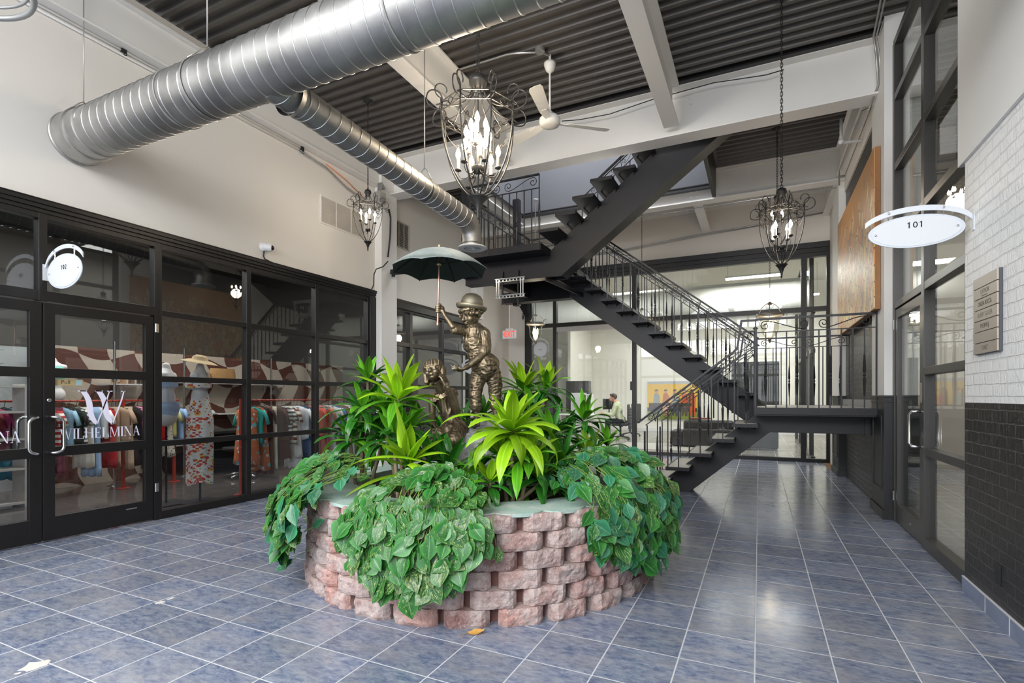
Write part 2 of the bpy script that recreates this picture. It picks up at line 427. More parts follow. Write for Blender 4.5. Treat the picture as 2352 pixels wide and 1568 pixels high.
# ---- stair shaft through the roof
shaft_m = M('shaft_grey_paint', (92, 93, 98), .8, var=.05, vs=3, bump=.2, bs=200)
OX0, OX1, OY0, OY1 = -4.44, -.74, 7.28, 9.84
b = MB()
b.box((OX0 - .1, OY0 - .1, ZC), (OX0, OY1 + .1, 7.0)); b.box((OX1, OY0 - .1, ZC), (OX1 + .1, OY1 + .1, 7.0))
b.box((OX0, OY1, 5.02), (OX1, OY1 + .1, 7.0)); b.box((OX0, OY0 - .1, ZC + .05), (OX1, OY0, 7.0))
b.box((OX0 - .0, OY0, 5.06), (OX0 + .03, OY1, ZC + .02))
struct('wall_shaft', b, shaft_m)
b = MB(); b.box((OX1 - .01, OY0, 4.82), (OX1 + .05, OY1 - .02, ZC + .3)); b.box((OX0, OY1 - .03, 5.0), (OX1, OY1 - .005, 5.03)); b.box((OX0, OY1 - .02, 5.07), (OX1, OY1 - .003, 5.085))
b.box((OX0 + .03, OY0, 5.03), (OX0 + .045, OY1, 5.06))
struct('trim_15', b, black_paint)

# ---- right side: near brick pier, glazing, columns, brick panel
b = MB()
b.cur = 0; b.box((XR, Y0, 1.262), (XR + .32, 4.43, 3.3))
b.cur = 1; b.box((XR, Y0, 0), (XR + .32, 4.43, 1.262))
struct('wall_right', b, [white_brick, dark_brick])
b = MB(); b.box((XR - .02, Y0, 2.856), (XR + .3, 4.5, ZC)); struct('wall_right_upper', b, M('drywall', (226, 225, 222), .8, var=.015, vs=1))
b = MB(); b.box((XR - .012, 1.5, 0), (XR, 4.44, .1)); b.box((XR - .012, 4.44, 0), (XR + .03, 4.452, .1)); struct('baseboard_right', b, base_tile, bevel=.002)
b = MB()
for yy in (4.05, 3.71, 3.37, 3.03): b.box((XR - .0135, yy, 0), (XR - .011, yy + .006, .1))
b.box((XR - .013, 1.5, .099), (XR - .001, 4.45, .103)); struct('trim_16', b, grout_m)
b = MB(); b.box((XR - .006, 3.86, .22), (XR, 3.93, .34)); struct('trim_17', b, black_paint, bevel=.003)
# column beside the door and far pilaster: white above the dado, black panelled below
def column(n, y0, y1, x, ztop):
    b = MB(); b.cur = 0; b.box((x, y0, 1.315), (XR + .3, y1, ztop)); b.cur = 1; b.box((x - .004, y0 - .004, 0), (XR + .3, y1 + .004, 1.29))
    b.box((x - .016, y0 - .016, 1.29), (XR + .3, y1 + .016, 1.315)); b.box((x - .012, y0 - .012, 1.24), (XR + .3, y1 + .012, 1.255))
    b.box((x - .02, y0 - .02, 0), (XR + .3, y1 + .02, .1))
    for (a0, a1, z0, z1) in ((y0 + .1, y1 - .1, .3, 1.1),):
        for q in (((a0, z0), (a1, z0 + .018)), ((a0, z1 - .018), (a1, z1)), ((a0, z0), (a0 + .018, z1)), ((a1 - .018, z0), (a1, z1))):
            b.box((x - .013, q[0][0], q[0][1]), (x, q[1][0], q[1][1]))
    return struct(n, b, [white_paint, black_paint], bevel=.002)
column('trim_18', 6.69, 7.36, 1.2, ZC)
column('trim_19', 9.96, 10.74, 1.17, ZC)
b = MB(); b.box((1.27, 7.3, 0), (1.5, 10.0, 4.62)); struct('wall_right_brick', b, dark_brick)
b = MB(); b.box((1.25, 7.3, 4.62), (1.5, 12.0, ZC)); b.box((1.25, 10.7, 0), (1.5, 12.0, 4.7)); struct('wall_right_rear', b, wall_paint)
b = MB(); b.box((1.225, 7.36, 1.12), (1.27, 9.96, 1.262)); struct('trim_20', b, M('grey_ledge', (150, 150, 148), .7, bump=.2))
b = MB(); b.box((1.13, 10.74, 0), (1.5, 11.86, .005)); struct('trim_21', b, M('brown_mat', (120, 92, 66), .9, var=.2, bump=.4))

# ---- generic glazed wall along Y (plane x) : vertical bars, rails, one glass sheet
def glazing(name, x, ys, zs, mat, gmat, d=.09, w=.055, xg=None):
    b = MB()
    for y in ys: b.box((x - d, y - w / 2, zs[0]), (x, y + w / 2, zs[-1]))
    for z in zs: b.box((x - d + .004, ys[0], z - w / 2 if z > zs[0] else z), (x - .004, ys[-1], z + w / 2))
    fr = struct(name, b, mat, bevel=.003)
    g = MB(); xg = x - d / 2 if xg is None else xg; g.box((xg - .004, ys[0], zs[0] + .01), (xg + .004, ys[-1], zs[-1] - .01)); g.build('glass', gmat, fr)
    return fr
def bead(b, x, y0, y1, z0, z1, w=.012, d=.02):   # glazing beads round a pane
    b.box((x - d, y0, z0), (x, y0 + w, z1)); b.box((x - d, y1 - w, z0), (x, y1, z1)); b.box((x - d, y0, z0), (x, y1, z0 + w)); b.box((x - d, y0, z1 - w), (x, y1, z1))
ZR = [0, .80, 1.49, 2.19, 2.90]
win1 = glazing('window_1', XL, [3.375, 4.45, 5.56, 6.66], ZR + [2.93], black_frame, dark_pane, w=.06)
b = MB()      # transom over the double doors, head and heavy head trim, jambs
b.box((XL - .09, 1.36, 2.155), (XL, 3.38, 2.245)); b.box((XL - .09, -1.0, 2.88), (XL, 3.38, 2.96))
for y in (1.40, 2.385, 3.36): b.box((XL - .092, y - .03, 2.15), (XL + .002, y + .03, 2.95))
b.box((XL - .09, 3.33, 0), (XL + .001, 3.40, 2.2)); b.box((XL - .09, 1.36, 0), (XL + .001, 1.42, 2.2))
for y in (-1.0, -.1, .7): b.box((XL - .09, y - .03, 0), (XL, y + .03, 2.95))
for z in (.8, 1.49, 2.19): b.box((XL - .09, -1, z - .03), (XL, 1.4, z + .03))
b.box((XL - .09, -1, 0), (XL, 1.4, .1)); b.box((XL - .1, 3.38, 0), (XL + .004, 6.7, .085))
fr = struct('window_2', b, black_frame, bevel=.003)
g = MB(); g.box((XL - .05, 1.4, 2.2), (XL - .042, 3.36, 2.92)); g.box((XL - .05, -1, .05), (XL - .042, 1.38, 2.92)); g.build('glass', dark_pane, fr)
b = MB()      # stepped head casing and end casing
for i, (z0, z1, p) in enumerate(((2.93, 2.965, .012), (2.965, 3.0, .03), (3.0, 3.035, .045), (3.035, 3.045, .05))):
    b.box((XL - .02, -1.0, z0), (XL + p, 6.82, z1))
b.box((XL - .05, 6.66, 0), (XL + .03, 6.80, 2.94)); struct('trim_22', b, black_frame, bevel=.002)
# door leaves
def leaf(name, y0, y1, hinge_at):
    b = MB(); x0, x1 = XL - .055, XL - .008
    b.box((x0, y0, .012), (x1, y0 + .085, 2.14)); b.box((x0, y1 - .085, .012), (x1, y1, 2.14))
    for z0, z1 in ((.012, .22), (.76, .85), (1.475, 1.56), (2.05, 2.14)): b.box((x0, y0, z0), (x1, y1, z1))
    d = struct(name, b, black_frame, bevel=.003)
    g = MB(); g.box((XL - .036, y0 + .05, .1), (XL - .03, y1 - .05, 2.1)); g.build('glass', dark_pane, d)
    return d
door1 = leaf('door_1', 2.392, 3.325, 1); door2 = leaf('door_2', 1.43, 2.378, 0)
def pull(door, y, inner, side=1, x=XL - .008, z0=.80, z1=1.12, off=.075):
    b = MB()
    for sg in (1, -1):
        xx = x if sg == 1 else x - .05
        ys = y + inner
        pts = [V((xx, y, z0))] + bez((xx + sg * .04, y, z0), (xx + sg * (off + .01), y, z0), (xx + sg * off, ys, z0), (xx + sg * off, ys, z0 + .05), 6) + bez((xx + sg * off, ys, z1 - .05), (xx + sg * off, ys, z1), (xx + sg * (off + .01), y, z1), (xx + sg * .04, y, z1), 6) + [V((xx, y, z1))]
        b.tube(pts, .0125, 10)
    return b.build('pull_handle', steel, door, smooth=True)
pull(door1, 2.435, .075); pull(door2, 2.335, -.075)
b = MB(); b.lathe([(.0, 0), (.016, 0), (.016, .008), (.009, .012), (0, .012)], (XL - .008, 2.43, 1.27), 14, V((1, 0, 0))); b.build('lock', steel, door1)
for z in (1.98, .3):
    b = MB(); b.lathe([(0, 0), (.009, 0), (.009, .09), (0, .09)], (XL + .006, 3.338, z), 10); b.box((XL + .001, 3.345, z), (XL + .004, 3.37, z + .09)); b.build('hinge', steel, door1)
b = MB(); b.box((XL - .009, 3.06, .16), (XL - .006, 3.16, .172)); b.build('maker_plate', steel, door1)
b = MB(); b.box((XL - .029, 2.46, 1.405), (XL - .0285, 2.70, 1.462)); pl = b.build('pull_sticker', M('tan_sticker', (176, 155, 112), .6), door1)
text_mesh('letters', 'Pull', .05, (XL - .028, 2.565, 1.434), V((0, 1, 0)), UP, M('black_ink', (15, 15, 15), .6), pl, .0003)
b = MB(); b.box((XL - .0285, 2.645, 1.41), (XL - .028, 2.69, 1.457)); b.build('pictogram', M('pale_teal_print', (150, 185, 190), .6), pl)
# second storefront further back
win3 = glazing('window_3', XL, [7.22, 7.80, 8.86, 9.92, 10.33], [0, .80, 1.49, 2.24, 2.86], black_frame, dark_pane, w=.075)
b = MB(); b.box((XL - .02, 7.2, 2.86), (XL + .035, 10.36, 2.97)); b.box((XL - .02, 10.33, 0), (XL + .02, 10.40, 2.9)); struct('trim_23', b, black_frame, bevel=.003)

# ---- back glass wall
b = MB(); b.box((XL - .2, YB, 4.27), (1.5, YB + .15, ZC)); b.box((XL - .2, YB, 0), (-5.28, YB + .15, 4.27)); struct('wall_back', b, wall_paint)
b = MB()
xs = [-5.24, -4.50, -2.575, .80, 1.24]
for x in xs: b.box((x - .045, YB - .02, 0), (x + .045, YB + .1, 4.25))
b.box((-5.29, YB - .03, 0), (-5.10, YB + .1, 4.25)); b.box((1.20, YB - .03, 0), (1.40, YB + .1, 4.25))
for z0, z1 in ((4.08, 4.25), (3.0, 3.09)): b.box((-5.28, YB - .02, z0), (1.4, YB + .1, z1))
b.box((-2.58, YB - .02, 0), (1.3, YB + .1, .07)); b.box((-5.3, YB - .05, 4.25), (1.42, YB + .1, 4.36)); b.box((-5.3, YB - .04, 4.16), (1.42, YB, 4.2))
win4 = struct('window_4', b, black_frame, bevel=.003)
g = MB(); g.box((-5.2, YB + .03, .02), (-4.5, YB + .04, 4.1)); g.box((-4.5, YB + .03, 3.05), (-2.57, YB + .04, 4.1)); g.box((-2.57, YB + .03, .02), (1.25, YB + .04, 4.1)); g.build('glass', pane, win4)
g = MB(); g.box((-4.45, YB + .035, .16), (-2.62, YB + .045, 2.9)); d3 = struct('door_3', g, pane)
g = MB(); g.box((-4.46, YB + .0, 2.88), (-2.62, YB + .07, 2.99)); g.box((-4.45, YB + .02, .02), (-2.62, YB + .06, .16)); g.build('rail', M('grey_door_rail', (205, 203, 200), .4), d3)
g = MB(); g.box((-2.66, YB - .03, 1.45), (-2.62, YB + .01, 1.65)); g.build('lock', black_frame, d3)

# ---- right glazing: door and sidelight with tall transoms
GX = 1.27
fr4 = MB(); fm = bronze_frame
def gy(b, y, z0, z1, w=.05, x0=GX, x1=GX + .09): b.box((x0, y - w / 2, z0), (x1, y + w / 2, z1))
gy(fr4, 4.50, 0, 5.0, .10); gy(fr4, 5.57, 0, 5.0, .085); gy(fr4, 6.645, 0, 5.0, .075)
for z in (2.25, 2.96, 3.69, 4.42, 5.0): fr4.box((GX + .002, 4.45, z - .035), (GX + .088, 6.66, z + .035))
for z in (.83, 1.52): fr4.box((GX + .002, 4.45, z - .032), (GX + .088, 5.58, z + .032))
fr4.box((GX, 4.45, 0), (GX + .09, 5.60, .10))
w5 = struct('window_5', fr4, fm, bevel=.003)
g = MB(); g.box((GX + .04, 4.45, .05), (GX + .048, 5.57, 2.25)); g.box((GX + .04, 4.45, 2.25), (GX + .048, 6.65, 5.0)); g.build('glass', pane, w5)
b = MB(); x0, x1 = GX + .01, GX + .06
b.box((x0, 5.62, .012), (x1, 5.70, 2.2)); b.box((x0, 6.52, .012), (x1, 6.60, 2.2)); b.box((x0, 5.62, .012), (x1, 6.6, .2)); b.box((x0, 5.62, 2.11), (x1, 6.6, 2.2))
door4 = struct('door_4', b, fm, bevel=.003)
g = MB(); g.box((GX + .03, 5.68, .18), (GX + .037, 6.54, 2.13)); g.build('glass', pane, door4)
b = MB()
for sg, xx in ((-1, GX + .01), (1, GX + .06)):
    yy, z0, z1, off = 5.66, .86, 1.17, .075
    pts = [V((xx, yy, z0)), V((xx + sg * off * .8, yy + .02, z0)), V((xx + sg * off, yy + .045, z0 + .03)), V((xx + sg * off, yy + .045, z1 - .03)), V((xx + sg * off * .8, yy + .02, z1)), V((xx, yy, z1))]
    b.tube(pts, .0125, 10)
b.build('pull_handle', steel, door4, smooth=True)
for z in (2.0, .22):
    b = MB(); b.lathe([(0, 0), (.009, 0), (.009, .1), (0, .1)], (GX - .004, 6.615, z), 10); b.build('hinge', steel, door4)
b = MB(); b.box((GX + .008, 6.0, .1), (GX + .01, 6.04, .112)); b.build('maker_plate', steel, door4)
for ysg in (5.58, 5.545): pass
b = MB(); b.box((GX - .002, 5.61, 1.25), (GX + .004, 5.62, 1.42)); b.build('push_strip', steel, door4)
# shop behind the right glazing
b = MB(); b.box((4.6, 4.0, 0), (4.7, YB + .2, ZC)); b.box((1.56, 4.3, 0), (4.7, 4.4, ZC)); b.box((1.5, YB, 0), (4.7, YB + .1, ZC)); struct('wall_shop', b, wall_paint)
deck('ceiling_shop', 1.4, 4.7, 4.3, YB, ZC, dark_deck)
b = MB(); b.box((3.2, 8.0, 0), (4.6, 8.1, 1.25)); struct('wall_shop_counter', b, M('counter_grey', (150, 150, 150), .5))
# store interior shell
store_dark = M('store_dark_ceiling', (58, 56, 55), .8)
b = MB(); b.box((-12, Y0, 4.3), (XL - .16, 9.9, 4.4)); struct('ceiling_store', b, store_dark)
b = MB(); b.box((-12.1, Y0, 0), (-12, 9.9, 4.4)); b.box((-12, 9.8, 0), (XL - .16, 9.9, 4.4)); b.box((-12, Y0, 0), (XL - .16, Y0 + .1, 4.4)); struct('wall_store', b, M('store_grey_wall', (96, 94, 92), .8))
# front wall of the hall behind the camera, mostly glass
b = MB()
for x in (-5.745, -4, -2.3, -.5, 1.2): b.box((x - .05, Y0 - .1, 0), (x + .05, Y0, ZC))
for z in (0, 2.3, 3.3): b.box((XL, Y0 - .1, z), (1.3, Y0, z + .12))
struct('window_6', b, black_frame)
# ================================================================== STAIRCASE
stair = thing('staircase', 'black steel staircase with wrought iron railings turning up through the roof opening', 'staircase', (-1.4, 7.6, 0))
X1 = V((1, 0, 0)); Y1v = V((0, 1, 0))
tread_top = M('pale_tread_tile', (176, 172, 164), .35, var=.12, vs=10)
RUN, RISE = .26, .1945
def tread(cx0, zt, y0, y1, depth, sgn, yc):
    """cx0: lower edge x, sgn: direction of climb; returns part"""
    b = MB(); x0 = cx0; x1 = cx0 + sgn * depth; t = .045
    b.cur = 0; b.box((x0, y0, zt - t), (x1, y0 + .012, zt)); b.box((x0, y1 - .012, zt - t), (x1, y1, zt))
    b.box((x0, y0, zt - t), (x0 + sgn * .012, y1, zt)); b.box((x1 - sgn * .012, y0, zt - t), (x1, y1, zt)); b.box((x0, y0, zt - t), (x1, y1, zt - t + .008))
    b.cur = 1; b.box((x0 + sgn * .014, y0 + .014, zt - .02), (x1 - sgn * .014, y1 - .014, zt - .004))
    b.cur = 0
    # V struts down to the stringer on both faces
    xm = (x0 + x1) / 2
    for yy in (yc - .16, yc + .16):
        b.bar((x0 + sgn * .05, yy, zt - t), (xm + sgn * .02, yy * .4 + yc * .6, zt - .19), .012, .022)
        b.bar((x1 - sgn * .03, yy, zt - t), (xm + sgn * .06, yy * .4 + yc * .6, zt - .16), .012, .022)
    o = b.build('tread', [stair_black, tread_top], stair, bevel=.0015)
    return o
# lanes
NA, NB_, NC_ = 7.06, 8.24, 7.60          # near lane y0,y1, stringer centre
FA, FB, FC = 8.36, 9.46, 8.80
# flight 1
for k in range(5):
    tread(-1.385 + k * .268, .185 + k * RISE, NA, NB_, .30, 1, NC_)
# flight 2 (climbs towards -x)
for k in range(11):
    tread(-.03 - k * .2575, 1.36 + k * RISE, FA, FB, .285, -1, FC)
# flight 3
for k in range(9):
    tread(-2.93 + k * .262, 3.75 + k * .2, NA if k < 4 else 7.30, NB_, .31, 1, NC_)
def stringer(pts, yc, w, name='stringer'):
    """closed outline in (x,z), extruded along y, with channel flanges"""
    b = MB(); n = len(pts)
    b.prism(pts, (0, yc - .012, 0), X1, UP, Y1v, .024)
    for k in range(n):
        p = pts[k]; q = pts[(k + 1) % n]
        b.bar((p[0], yc, p[1]), (q[0], yc, q[1]), .016, w, V((0, 1, 0)))
    return b.build(name, stair_black, stair)
def boxstringer(pts, y0, y1, name='stringer'):
    b = MB(); b.prism(pts, (0, y0, 0), X1, UP, Y1v, y1 - y0); return b.build(name, stair_black, stair, bevel=.004)
s1 = RISE / .268
boxstringer([(-1.27, 0), (-.86, 0), (.12, .845), (1.24, .845), (1.24, 1.09), (-.02, 1.09), (-1.27, .09)], 7.46, 7.74)
s2 = RISE / .2575
boxstringer([(.10, .86), (-.10, .86), (-3.0, 3.05), (-2.96, 3.40), (-2.78, 3.40), (.10, 1.16)], 8.66, 8.94)
boxstringer([(-3.05, 3.14), (-2.72, 3.14), (-.30, 4.93), (.05, 5.30), (-.1, 5.62), (-.35, 5.5), (-2.98, 3.47), (-3.05, 3.47)], 7.46, 7.50)
b = MB()   # channel flanges of the upper flight
for (p, q) in (((-2.72, 3.15), (-.30, 4.93)), ((-2.98, 3.46), (-.35, 5.49))):
    b.bar((p[0], 7.60, p[1]), (q[0], 7.60, q[1]), .016, .28, V((0, 1, 0)))
b.prism([(-3.05, 3.14), (-2.72, 3.14), (-.30, 4.93), (-.35, 5.5), (-2.98, 3.47), (-3.05, 3.47)], (0, 7.72, 0), X1, UP, Y1v, .02)
b.build('flange', stair_black, stair)
# lower landing
b = MB(); b.box((-.045, NA - .02, 1.085), (1.2, NA + .0, 1.17)); b.box((-.045, NA, 1.07), (1.2, FB, 1.15)); b.box((-.05, NA, 1.06), (-.03, FB, 1.17)); b.box((-.03, FB - .02, 1.02), (1.26, FB, 1.17))
b.cur = 1; b.box((-.03, NA + .005, 1.15), (1.2, FB - .01, 1.165))
b.build('landing', [stair_black, tread_top], stair, bevel=.002)
b = MB(); b.box((1.14, 7.44, .84), (1.20, 7.76, 1.07)); b.build('landing_beam', stair_black, stair)
b = MB(); b.box((0.0, FB - .3, .84), (1.24, FB - .08, 1.07)); b.box((0.02, 7.74, .93), (.12, FB - .1, 1.07)); b.build('landing_beam', stair_black, stair)
# upper platform
b = MB(); b.box((-4.13, NA, 3.47), (-2.90, FB, 3.55)); b.box((-4.13, NA - .012, 3.455), (-2.90, NA, 3.56)); b.box((-2.905, NA, 3.455), (-2.89, FB, 3.56))
b.build('platform', stair_black, stair, bevel=.002)
b = MB(); b.box((-4.4, 7.46, 3.14), (-2.98, 7.50, 3.47)); b.box((-4.4, 7.46, 3.14), (-2.98, 7.66, 3.16)); b.box((-4.1, 9.2, 3.14), (-2.92, 9.42, 3.47)); b.box((-4.13, 7.5, 3.2), (-4.0, 9.3, 3.47))
b.box((-3.05, 7.5, 3.2), (-2.95, 9.3, 3.47)); b.box((-4.6, 9.2, 3.14), (-4.1, 9.42, 3.34))
b.bar((-2.98, 7.50, 3.13), (-2.75, 8.72, 3.06), .03, .07)
b.build('platform_beam', stair_black, stair, bevel=.002)
b = MB(); b.box((-4.42, 7.36, 3.3), (-4.30, 7.48, 5.33)); b.box((-4.42, 7.34, 3.25), (-4.15, 7.5, 3.42)); b.prism([(-4.30, 3.47), (-4.05, 3.47), (-4.30, 3.75)], (0, 7.38, 0), X1, UP, Y1v, .02)
b.build('post', stair_black, stair, bevel=.002)
b = MB(); b.box((-4.40, 9.30, 3.1), (-4.28, 9.42, 5.2)); b.build('post', stair_black, stair, bevel=.002)
# ---- railings
def c_scroll(b, c, ax, ay, L, h, r=.0045, flip=1):
    """an S/C scroll ornament of length L along ax"""
    R0 = h * .42
    cL = c - ax * (L * .36); cR = c + ax * (L * .36)
    pl = spiral(cL, ax, ay * flip, R0, R0 * .18, PI * 1.5, PI * 1.5 - PI * 2.6, 18)
    pr = spiral(cR, -ax, ay * -flip, R0, R0 * .18, PI * 1.5, PI * 1.5 - PI * 2.6, 18)
    mid = bez(pl[0], pl[0] + ax * L * .2, pr[0] - ax * L * .2, pr[0], 8)
    b.tube(pl, r, 5); b.tube(pr, r, 5); b.tube(mid, r, 5)
def pair_scroll(b, c, ax, ay, L, h, r=.0045):
    c_scroll(b, c - ax * L * .34, ax, ay, L * .6, h, r, 1); c_scroll(b, c + ax * L * .34, ax, ay, L * .6, h, r, -1)
def baluster(parent, x, y, z0, z1, kind):
    b = MB()
    if kind == 0: b.box((x - .007, y - .007, z0), (x + .007, y + .007, z1))
    else:
        zm = z0 + (z1 - z0) * (.52 if kind == 1 else .46)
        b.box((x - .006, y - .006, z0), (x + .006, y + .006, z1))
        # twisted spindle: two tapering bodies with a collar between
        prof = []
        for (za, zb) in ((zm - .22, zm - .025), (zm + .025, zm + .24)):
            prof.append([(.006, za), (.010, za + .03), (.0155, zb if za < zm else za + .035), (.008, zb if za > zm else zb + .004)])
        b.lathe([(.006, zm - .26), (.009, zm - .22), (.016, zm - .05), (.011, zm - .03), (.006, zm - .02), (.017, zm), (.006, zm + .02), (.011, zm + .03), (.016, zm + .05), (.009, zm + .22), (.006, zm + .26)], (x, y, 0), 10, caps=False, flute=5, famp=.12)
    return b.build('baluster', iron, parent, smooth=False)
def sloped_rail(y, xa, za, xb, zb, feet, top_gap=.125, post=True, mirror=1, yoff=0):
    """handrail from (xa,za) to (xb,zb); feet: list of (x, zfoot, kind)"""
    P = V((xa, y, za)); Q = V((xb, y, zb)); d = (Q - P).normalized(); nrm = V((-d.z, 0, d.x)) * (1 if d.x > 0 else -1)
    b = MB(); b.bar(P, Q, .042, .024, nrm)
    rail = b.build('railing', iron, stair)
    lo = MB(); e = V((0, 0, -top_gap)); f0 = feet[0][0]; f1 = feet[-1][0]
    def line(x): return za + (zb - za) * (x - xa) / (xb - xa)
    lo.bar((f0 - .02 * (1 if f1 > f0 else -1), y, line(f0) - top_gap), (f1, y, line(f1) - top_gap), .012, .012)
    m = V((0, 0, -.05)); sgn = 1 if f1 > f0 else -1
    lo.bar((f0 + .07 * sgn, y, line(f0 + .07 * sgn) - .055), (f1, y, line(f1) - .055), .022, .008)
    lo.build('sub_rail', iron, rail)
    L = (V((f1, 0, line(f1))) - V((f0, 0, line(f0)))).length; ax = (V((f1, 0, line(f1))) - V((f0, 0, line(f0)))).normalized(); ay = V((-ax.z, 0, ax.x)) * (1 if ax.x > 0 else -1)
    n = max(1, int(L / .75)); sb = MB()
    for k in range(n):
        t = (k + .5) / n; x = f0 + (f1 - f0) * t; c = V((x, y, line(x) - top_gap * .5))
        pair_scroll(sb, c, ax, ay, min(.62, L / n * .85), .095)
    for k in range(n + 1):
        t = (k + .12) / (n + .24); x = f0 + (f1 - f0) * t
        sb.bar((x, y, line(x) - .0), (x + ax.x * 0.05, y, line(x) - top_gap), .018, .008)
    sb.build('scrollwork', iron, rail, smooth=True)
    for x, z, kd in feet: baluster(rail, x, y, z, line(x) - top_gap, kd)
    return rail, line
def feet_for(x0, z0, n, run, rise, zoff=-.045):
    L = []
    for k in range(n):
        L.append((x0 + run * k + run * .12, z0 + rise * k + zoff, 0 if k % 2 else 0))
        L.append((x0 + run * k + run * .62, z0 + rise * k + zoff, 2 if k % 2 == 0 else 1))
    L.append((x0 + run * n, z0 + rise * n + zoff - .04, 0))
    return L
f1 = feet_for(-1.385, .185, 5, .268, RISE)
for yy in (NA - .008, NB_ + .008):
    r_, ln = sloped_rail(yy, -1.47, .955, -.275, 1.87, f1)
    b = MB()
    for p_, q_ in (((-.29, yy, 1.86), (-.25, yy, 1.90)), ((-.25, yy, 1.89), (-.20, yy, 2.24)), ((-.21, yy, 2.24), (-.03, yy, 2.24))): b.bar(p_, q_, .026, .022, Y1v)
    b.build('rail_riser', iron, r_)
    b = MB(); b.bar((-1.385, yy, .1), (-1.385, yy, .84), .022, .022); b.build('newel', iron, r_)
f2 = [(x, z, k) for x, z, k in feet_for(-.03, 1.36, 11, -.2575, RISE)]
for yy in (FA - .008, FB + .008):
    sloped_rail(yy, .0, 2.135, -2.86, 4.33, f2)
f3 = [(x, z, k) for x, z, k in feet_for(-2.93, 3.75, 9, .262, .2)]
sloped_rail(NB_ + .008, -2.45, 4.78, -.3, 6.4, f3[1:], .2)
def level_rail(p, q, z0, z1, n, gap=.19, first_kind=0):
    p = V(p); q = V(q); ax = (q - p).normalized(); L = (q - p).length
    b = MB(); b.bar(V((p.x, p.y, z1)), V((q.x, q.y, z1)), .036, .022)
    r_ = b.build('railing', iron, stair)
    b = MB(); b.bar(V((p.x, p.y, z1 - gap)), V((q.x, q.y, z1 - gap)), .014, .012); b.build('sub_rail', iron, r_)
    sb = MB(); k = max(1, int(round(L / .62)))
    for i in range(k):
        c = p + (q - p) * ((i + .5) / k); c.z = z1 - gap * .5
        c_scroll(sb, c, ax, UP, L / k * .92, gap * .82, .006, 1 if i % 2 else -1)
    sb.build('scrollwork', iron, r_, smooth=True)
    for i in range(n + 1):
        c = p + (q - p) * (i / n)
        if abs(ax.x) > .5 or True:
            baluster(r_, c.x, c.y, z0, z1 - gap + (gap if i in (0, n) else 0), (2 if i % 3 == 1 else 0))
    return r_
level_rail((-.19 + .15, NA - .012, 0), (1.19, NA - .012, 0), 1.09, 2.245, 11, .16)
level_rail((-.03, FB + .01, 0), (1.25, FB + .01, 0), 1.09, 2.25, 11, .16)
level_rail((-4.12, NA - .008, 0), (-2.91, NA - .008, 0), 3.46, 4.56, 10, .2)
level_rail((-4.13, NA + .05, 0), (-4.13, FB, 0), 3.5, 4.42, 14, .16)
level_rail((-4.12, FB + .005, 0), (-2.93, FB + .005, 0), 3.46, 4.40, 9, .16)
b = MB(); b.box((-.075, FA - .06, .98), (-.03, FA - .015, 2.28)); b.lathe([(.03, 2.28), (.034, 2.29), (.02, 2.31), (0, 2.32)], (-.052, FA - .037, 0), 8); b.build('newel', iron, stair)
# bracket arms hanging the television mount
mt = thing('television_mount', 'empty silver television wall mount hung on two rods below the stair platform', 'bracket', (-3.56, 7.43, 2.82))
b = MB()
for px in (1154, 1190):
    p = onY(px, 600, 7.43)
    b.bar((p.x, 7.43, 3.3), (p.x, 7.43, onY(px, 700, 7.43).z), .022, .022)
b.build('hanging_rod', stair_black, mt)
p0 = onY(1140, 648, 7.40); p1 = onY(1203, 684, 7.40); b = MB()
zt, zb = 3.145, 2.885
for z in (zt, zb):
    b.box((p0.x, 7.395, z - .022), (p1.x, 7.41, z - .014)); b.box((p0.x, 7.395, z + .014), (p1.x, 7.41, z + .022))
    for k in range(9):
        x = p0.x + (p1.x - p0.x) * k / 8; b.box((x - .010, 7.397, z - .02), (x + .010, 7.408, z + .02))
    b.box((p0.x - .01, 7.37, z + .02), (p1.x + .03, 7.41, z + .025))
for x in (p0.x + .01, p0.x + .05, p1.x - .01, p1.x - .05): b.box((x - .009, 7.39, zb - .02), (x + .009, 7.398, zt + .02))
b.build('bracket_frame', steel, mt)
# ================================================================== CEILING SERVICES
duct_m = None
def duct_material():
    t = NT('galvanised_steel'); v = t.pos()
    st = t.n('ShaderNodeMapping', i={'Scale': (1, 1, 1)}); t.l(v, st.inputs[0])
    n1 = t.noise(v, 3, 4, .6); n2 = t.noise(v, 90, 3)
    col = t.ramp(n1, [(.3, lin((150, 149, 147))), (.7, lin((188, 187, 184)))])
    rr = t.n('ShaderNodeMapRange', i={'To Min': .42, 'To Max': .56}); t.l(n1, rr.inputs[0])
    t.bsdf(col, rr.outputs[0], 1.0, n2, .04, .002); return t.m
duct_m = duct_material()
def spiral_duct(name, p, q, r, pitch, parent, rib=.0045, n=48):
    """tube with a raised helical seam"""
    p = V(p); q = V(q); a, b_, d = frame_of(q - p); L = (q - p).length
    mb = MB(); m = int(L / .25) + 1
    rings = [[mb.av(p + d * (L * i / m) + (a * math.cos(2 * PI * k / n) + b_ * math.sin(2 * PI * k / n)) * r) for k in range(n)] for i in range(m + 1)]
    for A, B in zip(rings, rings[1:]):
        for k in range(n): mb.af((A[k], A[(k + 1) % n], B[(k + 1) % n], B[k]))
    for R_, s in ((rings[0], 1), (rings[-1], -1)): mb.af(R_[::s])
    o = mb.build(name, duct_m, parent, smooth=True, auto=.6)
    sb = MB(); turns = L / pitch; N = int(turns * 28)
    pts = [p + d * (L * i / N) + (a * math.cos(2 * PI * turns * i / N) + b_ * math.sin(2 * PI * turns * i / N)) * (r + .001) for i in range(N + 1)]
    sb.tube(pts, rib, 5); sb.build('seam', M('bright_seam_steel', (225, 225, 225), .3, 1, var=.02), parent, smooth=True)
    return o
